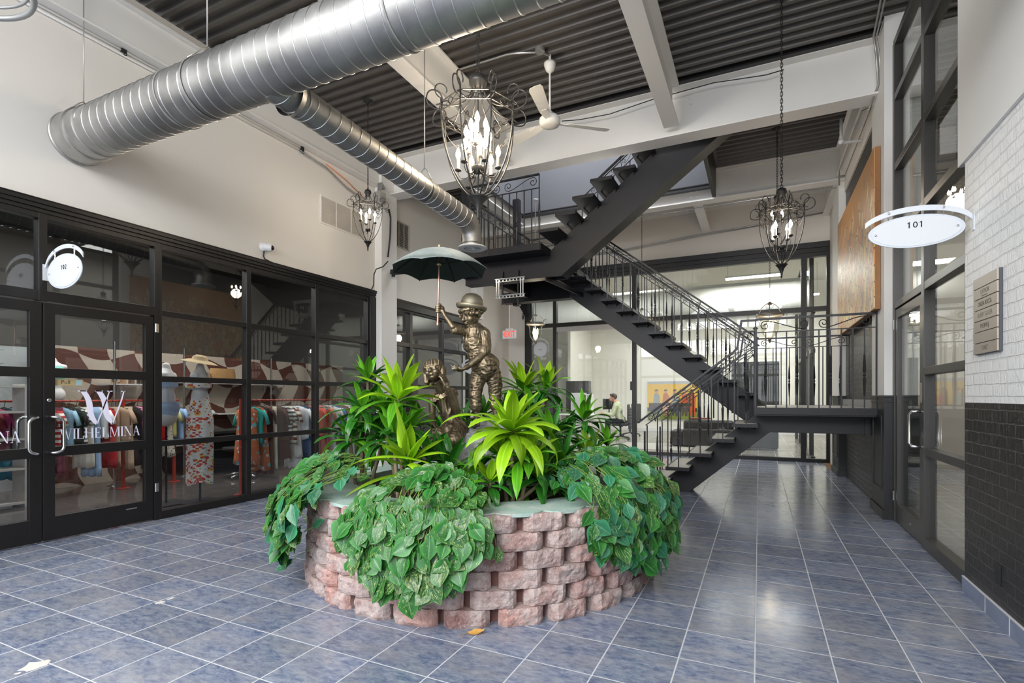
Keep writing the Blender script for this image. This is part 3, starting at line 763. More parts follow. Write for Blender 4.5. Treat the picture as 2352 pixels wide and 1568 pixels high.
md = thing('air_duct', 'large galvanised spiral duct crossing the hall high from the left wall', 'duct', (-5.745, 2.63, 3.45))
DY, DZ, DR = 2.636, 3.69, .212
spiral_duct('duct_pipe', (XL + .42, DY, DZ), (3.2, DY, DZ), DR, .118, md)
b = MB()
b.lathe([(DR + .012, 0), (DR + .014, .1), (DR + .008, .2), (DR + .018, .205), (DR + .018, .225), (DR + .004, .23), (DR + .004, .36), (DR + .009, .365), (DR + .009, .375), (DR, .38), (DR, .43)], (XL + .01, DY, DZ), 56, X1)
for z in (.04, .05): b.torus((XL + z, DY, DZ), DR + .014, .006, Y1v, UP, 48, 6)
b.build('end_collar', duct_m, md, smooth=True, auto=.5)
for jx in (-4.2, -2.0):
    b = MB(); b.torus((jx, DY, DZ), DR + .003, .007, Y1v, UP, 48, 6); b.build('joint_band', M('sealant_grey', (150, 148, 145), .6, .4, var=.3, vs=30), md, smooth=True)
def hanger(x, y, z, r, along='x', top=ZC + .02, par=None):
    b = MB(); ax = Y1v if along == 'x' else X1
    pts = [V((x, y, z)) + ax * math.cos(a) * (r + .006) + UP * math.sin(a) * (r + .006) for a in [(-PI / 2) + 2 * PI * k / 40 for k in range(41)]]
    # strap round the duct, rising into a loop
    lp = [V((x, y, z)) + ax * math.cos(PI * (.25)) * (r + .008) + UP * math.sin(PI * .25) * (r + .008), V((x, y, z + r + .09)) + ax * .03, V((x, y, z + r + .115)), V((x, y, z + r + .09)) - ax * .03, V((x, y, z)) - ax * math.cos(PI * .25) * (r + .008) + UP * math.sin(PI * .25) * (r + .008)]
    for k in range(40):
        b.bar(pts[k], pts[k + 1], .022, .003, X1 if along == 'x' else Y1v) if k % 2 == 9 else None
    dv = X1 if along == 'x' else Y1v
    q = [p + dv * s for p in pts for s in (-.012, .012)]
    ids = [b.av(p) for p in q]
    for k in range(40): b.af((ids[2 * k], ids[2 * k + 1], ids[2 * k + 3], ids[2 * k + 2]))
    b.tube(lp, .006, 6); b.tube([(x, y, z + r + .1), (x, y, top)], .005, 6)
    return b.build('hanger', conduit_m, par, smooth=True)
hanger(onY(192, 200, DY).x, DY, DZ, DR, 'x', ZC, md); hanger(onY(476, 100, DY).x, DY, DZ, DR, 'x', ZC, md)
bd_ = thing('branch', 'smaller branch duct with a round outlet', None, (-3.22, 2.9, 3.33), parent=md)
BX, BZ, BR = -3.22, 3.46, .122
spiral_duct('duct_pipe', (BX, DY + .02, BZ + .135), (BX, 5.42, BZ), BR, .12, bd_, .0035, 36)
b = MB()    # gored elbow
pts = [V((BX, 5.42 + .20 * math.sin(a), BZ - .20 * (1 - math.cos(a)))) for a in [PI / 2 * k / 6 for k in range(7)]]
b.tube(pts, BR + .002, 32, caps=False)
e = pts[-1]; b.lathe([(BR, 0), (BR, -.05), (BR + .012, -.055), (BR + .012, -.065), (BR, -.07), (BR, -.1)], e, 32, caps=False)
b.build('elbow', duct_m, bd_, smooth=True, auto=.35)
b = MB(); ez = e.z - .1
b.lathe([(BR, 0), (BR + .05, -.005), (BR + .055, -.02), (BR + .03, -.03), (BR - .02, -.022)], (BX, e.y, ez), 36, caps=False)
for k in range(5): b.torus((BX, e.y, ez - .012), .02 + k * .022, .006, X1, Y1v, 28, 5)
for k in range(12): b.bar((BX, e.y, ez - .005), (BX + math.cos(k * PI / 6) * BR, e.y + math.sin(k * PI / 6) * BR, ez - .005), .004, .012)
b.build('outlet_grille', M('outlet_white', (215, 215, 213), .4), bd_, smooth=True, auto=.6)
b = MB(); b.lathe([(BR + .03, 0), (BR + .012, .05), (BR + .004, .06)], (BX, DY + .20, BZ + .125), 32, Y1v, caps=False); b.torus((BX, DY + .3, BZ + .122), BR + .003, .006, X1, UP, 36, 6); b.build('saddle', duct_m, bd_, smooth=True)
hy = onX(975, 415, BX).y; hanger(BX, hy, BZ + .135 * (5.42 - hy) / 2.8, BR, 'y', ZC, bd_)

# ---- chains
def chain(b, x, y, z0, z1, link=.05, r=.0035, w=.013):
    n = max(1, int((z1 - z0) / (link * .72))); st = (z1 - z0) / n
    for k in range(n):
        zc = z0 + st * (k + .5); ax = X1 if k % 2 else Y1v; h = st * .62
        pts = []
        for i in range(10):
            a = 2 * PI * i / 10; pts.append(V((x, y, zc)) + ax * math.cos(a) * w + UP * (math.sin(a) * w + (h - w * .55 if math.sin(a) > 0 else -(h - w * .55)) * (1 if abs(math.sin(a)) > .01 else 0)))
        b.tube(pts, r, 4, closed=True)
bulb_m = emis('candle_bulb', (255, 232, 196), 60)
candle_m = M('candle_sleeve', (225, 220, 210), .5)
black_iron = M('chandelier_black', (34, 33, 32), .5, .2, bump=.3, bs=150)
grey_iron = M('chandelier_pewter', (92, 90, 87), .42, .6, bump=.3, bs=150, var=.2)
def chandelier(name, label, x, y, ztop, zbot, R_, nrib, tiers, mat, zceil, cand, rot=0, group=None, power=12, canopy=True):
    """open ironwork basket: ztop = crown of the ball cap, zbot = tip of the finial"""
    H = ztop - zbot; t = thing(name, label, 'chandelier', (x, y, zbot), group)
    c = V((x, y, 0)); k = H / 1.52
    zb = zbot + H * .155; zt = zbot + H * .70; zsh = zbot + H * .74          # bottom cup, band lower, band upper
    def rad(u):      # rib radius with u 0..1 from cup to band
        return R_ * (.10 + .90 * math.sin(PI / 2 * min(1, u ** .62 * 1.0)) ** 1.15)
    rr = .0085 * k
    b = MB(); rz = MB()
    for i in range(nrib):
        a = 2 * PI * i / nrib + rot; dr = V((math.cos(a), math.sin(a), 0))
        pts = [c + dr * rad(u / 16) + UP * (zb + (zt - zb) * u / 16) for u in range(17)]
        pts.append(c + dr * R_ * .97 + UP * (zsh + .03 * k))
        b.tube(pts, rr, 6)
        # inner curve rising from the band to the neck
        nk = bez(c + dr * R_ * .97 + UP * zsh, c + dr * R_ * .45 + UP * (zsh + .01 * k), c + dr * R_ * .26 + UP * (zbot + H * .80), c + dr * R_ * .12 + UP * (zbot + H * .93), 9)
        b.tube(nk, rr * .9, 6)
    b.build('ribs', mat, t, smooth=True)
    b = MB()        # polygonal band with lattice and rings
    cor = [c + V((math.cos(2 * PI * i / nrib + rot), math.sin(2 * PI * i / nrib + rot), 0)) * R_ for i in range(nrib)]
    z1, z2 = zt - .0 * k, zsh + .03 * k
    for i in range(nrib):
        p, q = cor[i], cor[(i + 1) % nrib]; m = (p + q) / 2; ax = (q - p).normalized()
        b.bar(p + UP * z1, q + UP * z1, .012 * k, .006 * k); b.bar(p + UP * z2, q + UP * z2, .012 * k, .006 * k)
        hz = (z1 + z2) / 2; b.torus(m + UP * hz, (z2 - z1) * .34, .0045 * k, ax, UP, 14, 5)
        for s in (-1, 1):
            e = p if s < 0 else q
            b.tube([e + UP * z1, m + UP * hz + ax * s * (z2 - z1) * .3], .0035 * k, 4); b.tube([e + UP * z2, m + UP * hz + ax * s * (z2 - z1) * .3], .0035 * k, 4)
        # drooping festoon and its ring
        zf = z1 - H * .12
        inn = (c + (m - c) * .93)
        for s, e in ((-1, p), (1, q)):
            b.tube(bez(e + UP * z1, e + UP * (z1 - H * .08), inn + ax * s * R_ * .12 + UP * zf, inn + ax * s * .02 * k + UP * zf, 7), .0042 * k, 5)
        b.torus(inn + UP * (zf + .0 * k), .022 * k, .004 * k, ax, UP, 14, 5)
    b.build('band', mat, t, smooth=False)
    for i in range(nrib):
        b = MB()
        a = 2 * PI * i / nrib + rot; dr = V((math.cos(a), math.sin(a), 0)); p0 = c + dr * R_
        r1 = H * .058
        b.tube([p0 + UP * (zt + .0 * k)] + bez(p0 + UP * (zt + .01 * k), p0 + dr * r1 * .8 + UP * zt, p0 + dr * r1 * 1.9 + UP * (zt + .02 * k), p0 + dr * r1 * 1.7 + UP * (zt + r1 * 1.2), 6) + spiral(p0 + dr * r1 * .7 + UP * (zt + r1 * 1.3), dr, UP, r1 * 1.0, r1 * .75, 0, PI * 1.45, 12), rr * .85, 6)
        b.tube([p0 + UP * zsh] + spiral(p0 - dr * r1 * .1 + UP * (zsh + r1 * 1.7), dr, UP, r1 * .95, r1 * .55, -PI * .45, PI * 1.15, 14), rr * .8, 6)
        b.build('scroll', mat, t, smooth=True)
    b = MB()
    zcup = zbot + H * .93
    b.lathe([(R_ * .14, -H * .03), (R_ * .17, -H * .03), (R_ * .18, 0), (R_ * .23, .005), (R_ * .245, H * .028), (R_ * .2, H * .056), (R_ * .1, H * .07), (.012 * k, H * .07)], c + UP * zcup, 24)
    b.torus(c + UP * (zbot + H * 1.02), .022 * k, .006 * k, X1, UP, 16, 6)
    b.build('cap', mat, t, smooth=True)
    b = MB()
    b.lathe([(0, 0), (.008 * k, .012 * k), (.016 * k, .03 * k), (.012 * k, .05 * k), (.02 * k, .065 * k), (.016 * k, .08 * k), (.022 * k, .11 * k), (R_ * .12, .17 * k), (R_ * .24, .225 * k), (R_ * .28, .235 * k), (R_ * .2, .232 * k), (0.01, .2 * k)], c + UP * zbot, 24, flute=8, famp=.05)
    b.build('finial', mat, t, smooth=True)
    b = MB(); b.tube([c + UP * (zbot + .2 * k), c + UP * (zcup)], .006 * k, 6)
    zc_ = zbot + H * .33; b.lathe([(.0, -.02 * k), (.03 * k, -.015 * k), (R_ * .16, 0), (R_ * .18, .05 * k), (R_ * .17, .055 * k), (0.005, .03 * k)], c + UP * zc_, 18)
    cs = []
    for (n, r_, zz, off) in tiers:
        for i in range(n):
            a = 2 * PI * (i + off) / n + rot; dr = V((math.cos(a), math.sin(a), 0)); z0 = zbot + H * zz
            b.tube(bez(c + dr * R_ * .12 + UP * (zc_ + .02 * k), c + dr * r_ * .5 + UP * (zc_ - .09 * k), c + dr * r_ * 1.0 + UP * (min(zc_, z0) - .09 * k), c + dr * r_ + UP * z0, 9), .005 * k, 5)
            cs.append(c + dr * r_ + UP * z0)
    b.build('arms', mat, t, smooth=True)
    h = cand
    for p in cs:
        b = MB(); b.lathe([(0, -.01), (h * .16, -.004), (h * .32, .004), (h * .3, .014), (h * .1, .016)], p, 12); b.build('drip_cup', mat, t, smooth=True)
        b = MB(); b.lathe([(h * .15, .01), (h * .15, .01 + h)], p, 10); cn = b.build('candle', candle_m, t)
        b = MB(); b.lathe([(h * .1, 0), (h * .17, h * .12), (h * .24, h * .38), (h * .2, h * .62), (h * .09, h * .9), (0, h * 1.08)], p + UP * (.012 + h), 10); b.build('bulb', bulb_m, cn, smooth=True)
    if canopy:
        b = MB(); b.lathe([(.0, -.045), (.02, -.04), (.065, -.01), (.07, 0)], c + UP * zceil, 20); b.build('canopy', mat, t, smooth=True)
    b = MB(); chain(b, x, y, zbot + H * 1.03, zceil - .03, .055 * (1.5 if k > .8 else .9), .0032 if k < .8 else .0045, .011 if k < .8 else .019); b.build('chain', mat, t, smooth=False)
    point('chandelier_light', (x, y, zbot + H * .5), power, .12)
    return t
c1 = at(1098, 330, 5.5)
chandelier('chandelier', 'large pewter basket chandelier with a dozen candle bulbs above the planter', c1.x, c1.y, 4.70, 3.17, .40, 8, [(6, .215, .345, .0), (6, .13, .475, .5), (3, .09, .56, .3)], grey_iron, ZC, .115, rot=YAW + PI / 8 + PI / 2, power=26)
c2 = at(845, 500, 7.11)
chandelier('chandelier', 'small black basket chandelier hanging near the left wall vent grille', c2.x, c2.y, 4.13, 3.285, .19, 6, [(4, .095, .47, .2)], black_iron, ZC, .075, rot=YAW + .2, group='small black basket chandeliers', power=9)
c3 = at(1795, 540, 5.2)
chandelier('chandelier', 'small black basket chandelier nearest the sign numbered 101', c3.x, c3.y, 3.385, 2.48, .205, 6, [(4, .095, .44, .1)], black_iron, ZC, .075, rot=YAW + .35, group='small black basket chandeliers', power=10)
c4 = at(1785, 500, 7.84)
chandelier('chandelier', 'small black basket chandelier behind the big cross beam, half hidden by a nearer one', c4.x, c4.y, 4.34, 3.43, .20, 6, [(4, .095, .55, .1)], black_iron, ZC, .07, rot=YAW + .1, group='small black basket chandeliers', power=9)

# ---- glass lanterns on chains in the rear bay
lantern_glass = glass('lantern_glass', (240, 238, 230), 1.2)
def lantern(label, p, s, zceil, power=7):
    t = thing('pendant_lantern', label, 'lantern', (p.x, p.y, p.z - .25 * s), 'glass bell lanterns in the rear bay'); c = V((p.x, p.y, p.z))
    mt_ = M('lantern_pewter', (128, 122, 112), .4, .6)
    b = MB(); b.lathe([(.185, .055), (.19, .07), (.175, .09), (.15, .095), (.15, .08), (.17, .06)], c + UP * 0, 28, caps=False)
    b.v = [tuple(c + (V(q) - c) * s) for q in b.v]; b.build('rim', mt_, t, smooth=True)
    b = MB(); b.lathe([(.165, .055), (.13, .02), (.118, -.04), (.115, -.13), (.095, -.2), (.05, -.25), (.02, -.262)], c, 28, caps=False); b.v = [tuple(c + (V(q) - c) * s) for q in b.v]; b.build('glass_bell', lantern_glass, t, smooth=True)
    b = MB(); b.lathe([(.03, -.255), (.035, -.27), (.015, -.285), (.022, -.3), (.012, -.32), (0, -.335)], c, 14); b.v = [tuple(c + (V(q) - c) * s) for q in b.v]; b.build('finial', mt_, t, smooth=True)
    b = MB()
    for i in range(3):
        a = 2 * PI * i / 3 + .5; dr = V((math.cos(a), math.sin(a), 0))
        b.tube(bez(c + dr * .17 + UP * .08, c + dr * .15 + UP * .2, c + dr * .06 + UP * .24, c + UP * .25, 8), .006, 5)
        b.tube(bez(c + dr * .15 + UP * .09, c + dr * .16 + UP * .16, c + dr * .19 + UP * .17, c + dr * .21 + UP * .16, 6), .006, 5)
    b.lathe([(.03, .22), (.025, .25), (.0, .27)], c, 10); b.tube([c + UP * .25, c + UP * -.08], .005, 5)
    b.v = [tuple(c + (V(q) - c) * s) for q in b.v]; b.build('frame', mt_, t, smooth=True)
    for i in range(3):
        a = 2 * PI * i / 3; dr = V((math.cos(a), math.sin(a), 0)) * .04 * s; q = c + dr + UP * (-.1 * s)
        b = MB(); b.lathe([(.009, -.05), (.009, 0), (.013, .02), (.016, .045), (.007, .08), (0, .09)], q, 8); b.build('bulb', bulb_m, t, smooth=True)
    b = MB(); chain(b, c.x, c.y, c.z + .27 * s, zceil - .02, .045, .003, .01); b.build('chain', mt_, t)
    b = MB(); b.lathe([(0, -.03), (.03, -.02), (.06, 0)], (c.x, c.y, zceil), 16); b.build('canopy', white_metal, t, smooth=True)
    point('lantern_light', (c.x, c.y, c.z - .05), power, .08)
lantern('glass bell lantern hanging left below the stair platform beside the exit sign', at(1230, 752, 10.5), 1.04, ZC - .06)
lantern('glass bell lantern hanging behind the railing of the lower landing', at(1768, 735, 9.9), 1.32, ZC - .05, 8)
lantern('glass bell lantern seen between the balusters of the middle flight', at(1474, 742, 11.2), 1.25, ZC - .05, 6)

# ---- ceiling fan
fan_m = M('fan_white', (224, 222, 216), .45, var=.02)
fc = at(1263, 280, 6.15); fz = fc.z
fan = thing('ceiling_fan', 'white three bladed ceiling fan on a long rod', 'fan', (fc.x, fc.y, fz - .05))
b = MB(); b.lathe([(0, -.055), (.05, -.052), (.11, -.04), (.125, -.01), (.125, .03), (.1, .06), (.05, .075), (.03, .085), (.03, .12), (.012, .13)], (fc.x, fc.y, fz), 32); b.build('motor', fan_m, fan, smooth=True)
b = MB(); b.tube([(fc.x, fc.y, fz + .1), (fc.x, fc.y, fz + .60)], .012, 10); b.build('rod', fan_m, fan)
b = MB(); b.lathe([(.02, 0), (.03, .01), (.05, .03), (.07, .09), (.07, .115), (0, .115)], (fc.x, fc.y, fz + .58), 20); b.tube([(fc.x, fc.y, fz + .69), (fc.x, fc.y, ZC + .03)], .015, 8); b.build('canopy', fan_m, fan, smooth=True)
def toward(px, py):
    q = at(px, py, 6.15) - fc; d = ray(px, py); 
    e = V((0, 0, EYE)) ; g = d * ((fz - EYE) / d.z) + e; return (V((g.x, g.y, 0)) - V((fc.x, fc.y, 0)))
base = toward(1415, 300); a0 = math.atan2(base.y, base.x)
for i in range(3):
    a = a0 + 2 * PI * i / 3; dr = V((math.cos(a), math.sin(a), 0)); sd = V((-math.sin(a), math.cos(a), 0)); tilt = (sd + UP * .25).normalized(); nn = dr.cross(tilt)
    b = MB(); ol = [(.20, -.045), (.26, -.06), (.70, -.075), (.74, -.06), (.75, 0), (.74, .06), (.70, .075), (.26, .06), (.20, .045)]
    b.prism(ol, V((fc.x, fc.y, fz - .01)), dr, tilt, nn, .006); bl = b.build('blade', fan_m, fan)
    b = MB(); b.prism([(.09, -.02), (.22, -.045), (.3, -.03), (.3, .03), (.22, .045), (.09, .02)], V((fc.x, fc.y, fz - .018)), dr, tilt, nn, .006)
    b.build('blade_iron', fan_m, bl)
jb = onZ(1240, 112, ZC); b = MB(); b.lathe([(.0, -.05), (.055, -.045), (.055, 0)], (jb.x, jb.y, ZC + .005), 16)
q = onZ(1180, 118, ZC); r_ = onZ(1040, 160, ZC); b.tube(bez((jb.x - .05, jb.y, ZC - .03), (q.x + .1, q.y, ZC - .045), (q.x, q.y, ZC - .02), (q.x - .1, q.y + .0, ZC - .012), 8) + [V((r_.x, q.y, ZC - .012))], .011, 8)
b.bar((jb.x, jb.y, ZC - .03), (fc.x, fc.y, ZC - .015), .02, .012)
b.build('junction_box', conduit_m, label='pale round junction box with bent conduit on the dark deck above the fan', cat='junction box', smooth=True, auto=.6)

# ---- conduits, pipes and cables
b = MB(); zc1 = 4.745
b.tube([(XL + .018, Y0 + .2, zc1), (XL + .018, 5.3, zc1)], .012, 8); b.tube([(XL + .02, Y0, zc1 - .045), (XL + .02, 3.2, zc1 - .045), (XL + .03, 5.2, zc1 - .05)], .010, 8)
b.build('conduit', white_metal, label='pair of white conduits running along the left wall under the beam', cat='conduit', smooth=True)
cl = M('clamp_black', (22, 22, 22), .5)
for i, (px, py) in enumerate(((285, 112), (695, 342))):
    p = onX(px, py, XL + .03); b = MB(); b.box((p.x - .02, p.y - .025, p.z - .035), (p.x + .01, p.y + .02, p.z + .035)); b.torus((p.x, p.y, p.z + .04), .014, .005, Y1v, UP, 12, 5); b.torus((p.x, p.y + .01, p.z - .045), .015, .005, Y1v, UP, 12, 5)
    b.build('beam_clamp', cl, label=['small black clamp on the left conduit, above the large duct', 'small black clamp on the left conduit, below the branch duct'][i], cat='clamp', smooth=False)
b = MB(); pts = [V((XL + .03, 5.2, 4.70)), V((XL + .03, 5.7, 4.66)), V((XL + .03, 6.1, 4.52)), V((XL + .06, 6.6, 4.42)), V((XL + .16, 6.95, 4.40))]
b.tube(pts, .006, 6); b.tube([p + V((0, .02, -.03)) for p in pts], .005, 6); b.build('cable_bundle', conduit_m, label='grey cables sagging along the left wall to the pilaster', cat='cable', smooth=True)
b = MB(); p = [V((XL + .03, 5.7, 4.70)), V((XL + .03, 6.1, 4.62)), V((XL + .03, 6.5, 4.48))]; b.tube(p, .006, 6); b.build('orange_cable', M('orange_cable', (225, 120, 40), .5), label='short orange cable beside the grey cable bundle on the left wall', cat='cable', smooth=True)
jx = onX(873, 455, XL + .2)
b = MB(); b.box((jx.x - .06, jx.y - .07, jx.z - .09), (jx.x + .06, jx.y + .07, jx.z + .09))
for k in range(5): b.tube([(jx.x - .03 + .015 * k, jx.y - .02, jx.z + .09), (jx.x - .04 + .02 * k, jx.y, jx.z + .25), (jx.x - .05 + .02 * k, jx.y + .1, 4.69)], .008, 6)
b.build('junction_box', conduit_m, label='grey junction box with conduits where the left wall meets the cross beam', cat='junction box', bevel=.004)
b = MB(); q0 = onX(893, 480, XL + .16)
b.tube([(q0.x, q0.y, q0.z)] + [onX(a, c_, XL + .17) for a, c_ in ((897, 500), (896, 545), (891, 590))], .013, 6); b.tube([onX(a, c_, XL + .19) for a, c_ in ((891, 600), (880, 612), (864, 618), (859, 630), (858, 655), (852, 668))], .009, 6)
b.build('cable_drop', cable, label='black cable running down the white pilaster to the storefront corner', cat='cable', smooth=True)
b = MB(); p = onX(900, 622, XL + .2); b.box((p.x - .02, p.y - .02, p.z - .05), (p.x + .28, p.y + .10, p.z + .02)); b.box((p.x - .02, p.y + .02, p.z - .09), (p.x + .02, p.y + .06, p.z)); b.build('wall_speaker_bracket', cl, label='small flat black box mounted on the white pilaster behind the umbrella', cat='box', bevel=.004)
# cable along the big beam, conduits in the rear bay
b = MB(); pts = [onY(x, y, 6.985) for x, y in ((1290, 278), (1330, 275), (1400, 262), (1500, 228), (1640, 190), (1760, 172), (1800, 160))]; b.tube(pts, .006, 6)
b.build('beam_cable', cable, label='thin black cable strung along the face of the big cross beam', cat='cable', smooth=True)
b = MB(); b.tube([(XL + .3, 10.18, 4.78), (.3, 10.18, 4.80), (.7, 10.2, 4.83), (1.1, 10.2, 4.80), (1.2, 10.2, 4.80)], .012, 8); b.build('rear_conduit', steel, label='bright steel conduit crossing below the rear beam', cat='conduit', smooth=True)
b = MB(); b.tube([V((-4.6, 11.885, 4.68)), V((-3, 11.885, 4.66)), V((-1.2, 11.885, 4.80)), V((.2, 11.885, 4.86)), V((1.2, 11.885, 4.93))], .014, 6); b.tube([V((-4.6, 11.885, 4.66)), V((-3, 11.885, 4.62)), V((-1.2, 11.885, 4.76)), V((.2, 11.885, 4.84))], .01, 6)
b.build('rear_cable', conduit_m, label='grey cables looping along the top of the rear wall', cat='cable', smooth=True)
b = MB(); b.tube([(XR - .16, Y0 + 2, ZC - .03), (XR - .14, 6.2, ZC - .04), (XR - .1, 6.9, ZC - .06), (XR - .07, 6.94, 5.1), (XR - .05, 6.94, 4.75), (XR - .09, 7.2, 4.63), (XR - .1, 7.6, 4.8), (XR - .12, 9.5, 4.82), (XR - .08, 9.8, 4.7)], .012, 6)
b.tube([(XR - .12, Y0 + 2, ZC - .05), (XR - .11, 6.2, ZC - .06), (XR - .075, 6.9, ZC - .08), (XR - .045, 6.93, 5.1), (XR - .03, 6.93, 4.75)], .009, 6)
b.build('wall_cables', conduit_m, label='grey cables following the top of the right wall round the big beam end', cat='cable', smooth=True)
b = MB(); b.tube([(XR - .02, 6.96, 5.12), (XR - .02, 6.96, 4.78)], .008, 6)
b.build('teal_pipe', M('teal_pipe', (38, 78, 98), .5), label='short teal blue pipe on the right end of the big beam', cat='pipe', smooth=True)
p = onX(1932, 325, XR - .25); b = MB(); b.tube([(XR + .02, p.y + .1, p.z), (XR - .2, p.y + .05, p.z), p, (p.x, p.y, p.z + .3)], .02, 8); b.sphere(p, .035, 12, 8); b.build('sprinkler_pipe', white_metal, label='white capped pipe elbow on the right wall below the dark deck', cat='pipe', smooth=True)
b = MB(); p = onX(28, 10, -4.2)
b.torus((-4.49, 1.33, 3.9), .45, .018, X1, Y1v, 60, 8); b.torus((-4.49, 1.33, 3.96), .43, .010, X1, Y1v, 60, 8)
for k in range(3): b.tube([(-4.49 + .45 * math.cos(k * 2.094), 1.33 + .45 * math.sin(k * 2.094), 3.9), (-4.49, 1.33, 4.4)], .004, 5)
b.tube([(-4.49, 1.33, 4.4), (-4.49, 1.33, ZC + .02)], .008, 6)
b.build('light_ring', M('ring_grey', (170, 172, 172), .35, .6), label='grey metal ring at the top left corner of the view', cat='light fitting', smooth=True)
# ---- grilles on the left wall
def grille(label, y0, y1, z0, z1, nl, mull, m):
    t = thing('vent_grille', label, 'vent', (XL, (y0 + y1) / 2, z0))
    b = MB(); x = XL + .012
    for a in (((y0, z0), (y1, z0 + .022)), ((y0, z1 - .022), (y1, z1)), ((y0, z0), (y0 + .022, z1)), ((y1 - .022, z0), (y1, z1))): b.box((XL, a[0][0], a[0][1]), (x, a[1][0], a[1][1]))
    for k in range(1, mull + 1): yy = y0 + (y1 - y0) * k / (mull + 1); b.box((XL, yy - .006, z0), (x, yy + .006, z1))
    b.build('frame', m[0], t)
    b = MB()
    for k in range(nl):
        z = z0 + .025 + (z1 - z0 - .05) * (k + .5) / nl; b.obox((XL + .006, (y0 + y1) / 2, z), Y1v, (X1 * .7 - UP * .7).normalized(), (X1 * .7 + UP * .7).normalized(), (y1 - y0) / 2 - .01, .006, .0012)
    b.build('louvres', m[0], t)
    b = MB(); b.box((XL, y0 + .02, z0 + .02), (XL + .001, y1 - .02, z1 - .02)); b.build('backing', m[1], t)
grille('wide white louvred return air grille high on the left wall', 5.611, 6.56, 3.82, 4.235, 26, 2, (wall_paint, M('grille_shadow', (186, 178, 168), .8)))
grille('narrow grey three panel grille on the left wall behind the pilaster', 7.28, 7.72, 3.93, 4.40, 14, 2, (M('grille_grey', (180, 174, 166), .6), M('grille_dark', (90, 84, 78), .7)))
# ---- camera
p = onX(607, 568, XL); t = thing('security_camera', 'white dome security camera on the left wall above the storefront', 'camera', (XL, p.y, p.z - .07))
b = MB(); b.lathe([(.06, 0), (.062, .01), (.055, .03), (.05, .04), (.045, .05)], (XL, p.y - .02, p.z), 24, X1); b.build('mount', white_metal, t, smooth=True)
ax = V((.8, .55, -.12)).normalized(); b = MB(); b.lathe([(0, 0), (.045, 0), (.05, .02), (.05, .07), (.045, .09), (.04, .092), (0, .092)], (XL + .03, p.y - .02, p.z), 24, ax); b.build('body', white_metal, t, smooth=True, auto=.6)
b = MB(); b.sphere(V((XL + .03, p.y - .02, p.z)) + ax * .085, .034, 16, 10); b.build('lens', M('lens_black', (12, 12, 14), .08), t, smooth=True)
b = MB(); b.tube([(XL + .02, p.y - .02, p.z - .05), (XL + .012, p.y - .02, p.z - .12), (XL + .012, p.y + .0, p.z - .15), (XL + .012, p.y + .12, p.z - .172), (XL + .012, 6.7, 3.052)], .008, 6); b.build('cable', cable, t, smooth=True)
# ================================================================== PLANTER
PC = V((-2.042, 3.735, 0)); PR = 1.345
def block_material():
    t = NT('split_face_block'); v = t.objc(); at_ = t.n('ShaderNodeAttribute', attribute_name='rnd')
    n1 = t.noise(v, 6, 5, .65); n2 = t.noise(v, 26, 6, .7); n3 = t.noise(v, 120, 4, .7)
    c = t.ramp(at_.outputs['Fac'], [(0, lin((176, 128, 118))), (.35, lin((196, 150, 138))), (.7, lin((178, 152, 144))), (1, lin((150, 112, 106)))])
    c = t.mix(t.ramp(n1, [(.38, (0, 0, 0, 1)), (.60, (.8, .8, .8, 1))]), c, lin((206, 194, 188)))
    c = t.mix(t.ramp(n2, [(.48, (0, 0, 0, 1)), (.74, (.75, .75, .75, 1))]), c, lin((112, 74, 72)))
    c = t.mix(t.ramp(n3, [(.56, (0, 0, 0, 1)), (.70, (.8, .8, .8, 1))]), c, lin((226, 214, 208)))
    h = t.math('ADD', t.math('MULTIPLY', n2, 1.0), t.math('MULTIPLY', n3, .6))
    t.bsdf(c, .9, 0, h, .9, .012); return t.m
block_m = block_material()
planter = thing('planter', 'round planter of pinkish grey split face blocks with a green painted rim', 'planter', tuple(PC))
NB = 27; CH = .105
R_ = random.Random(11)
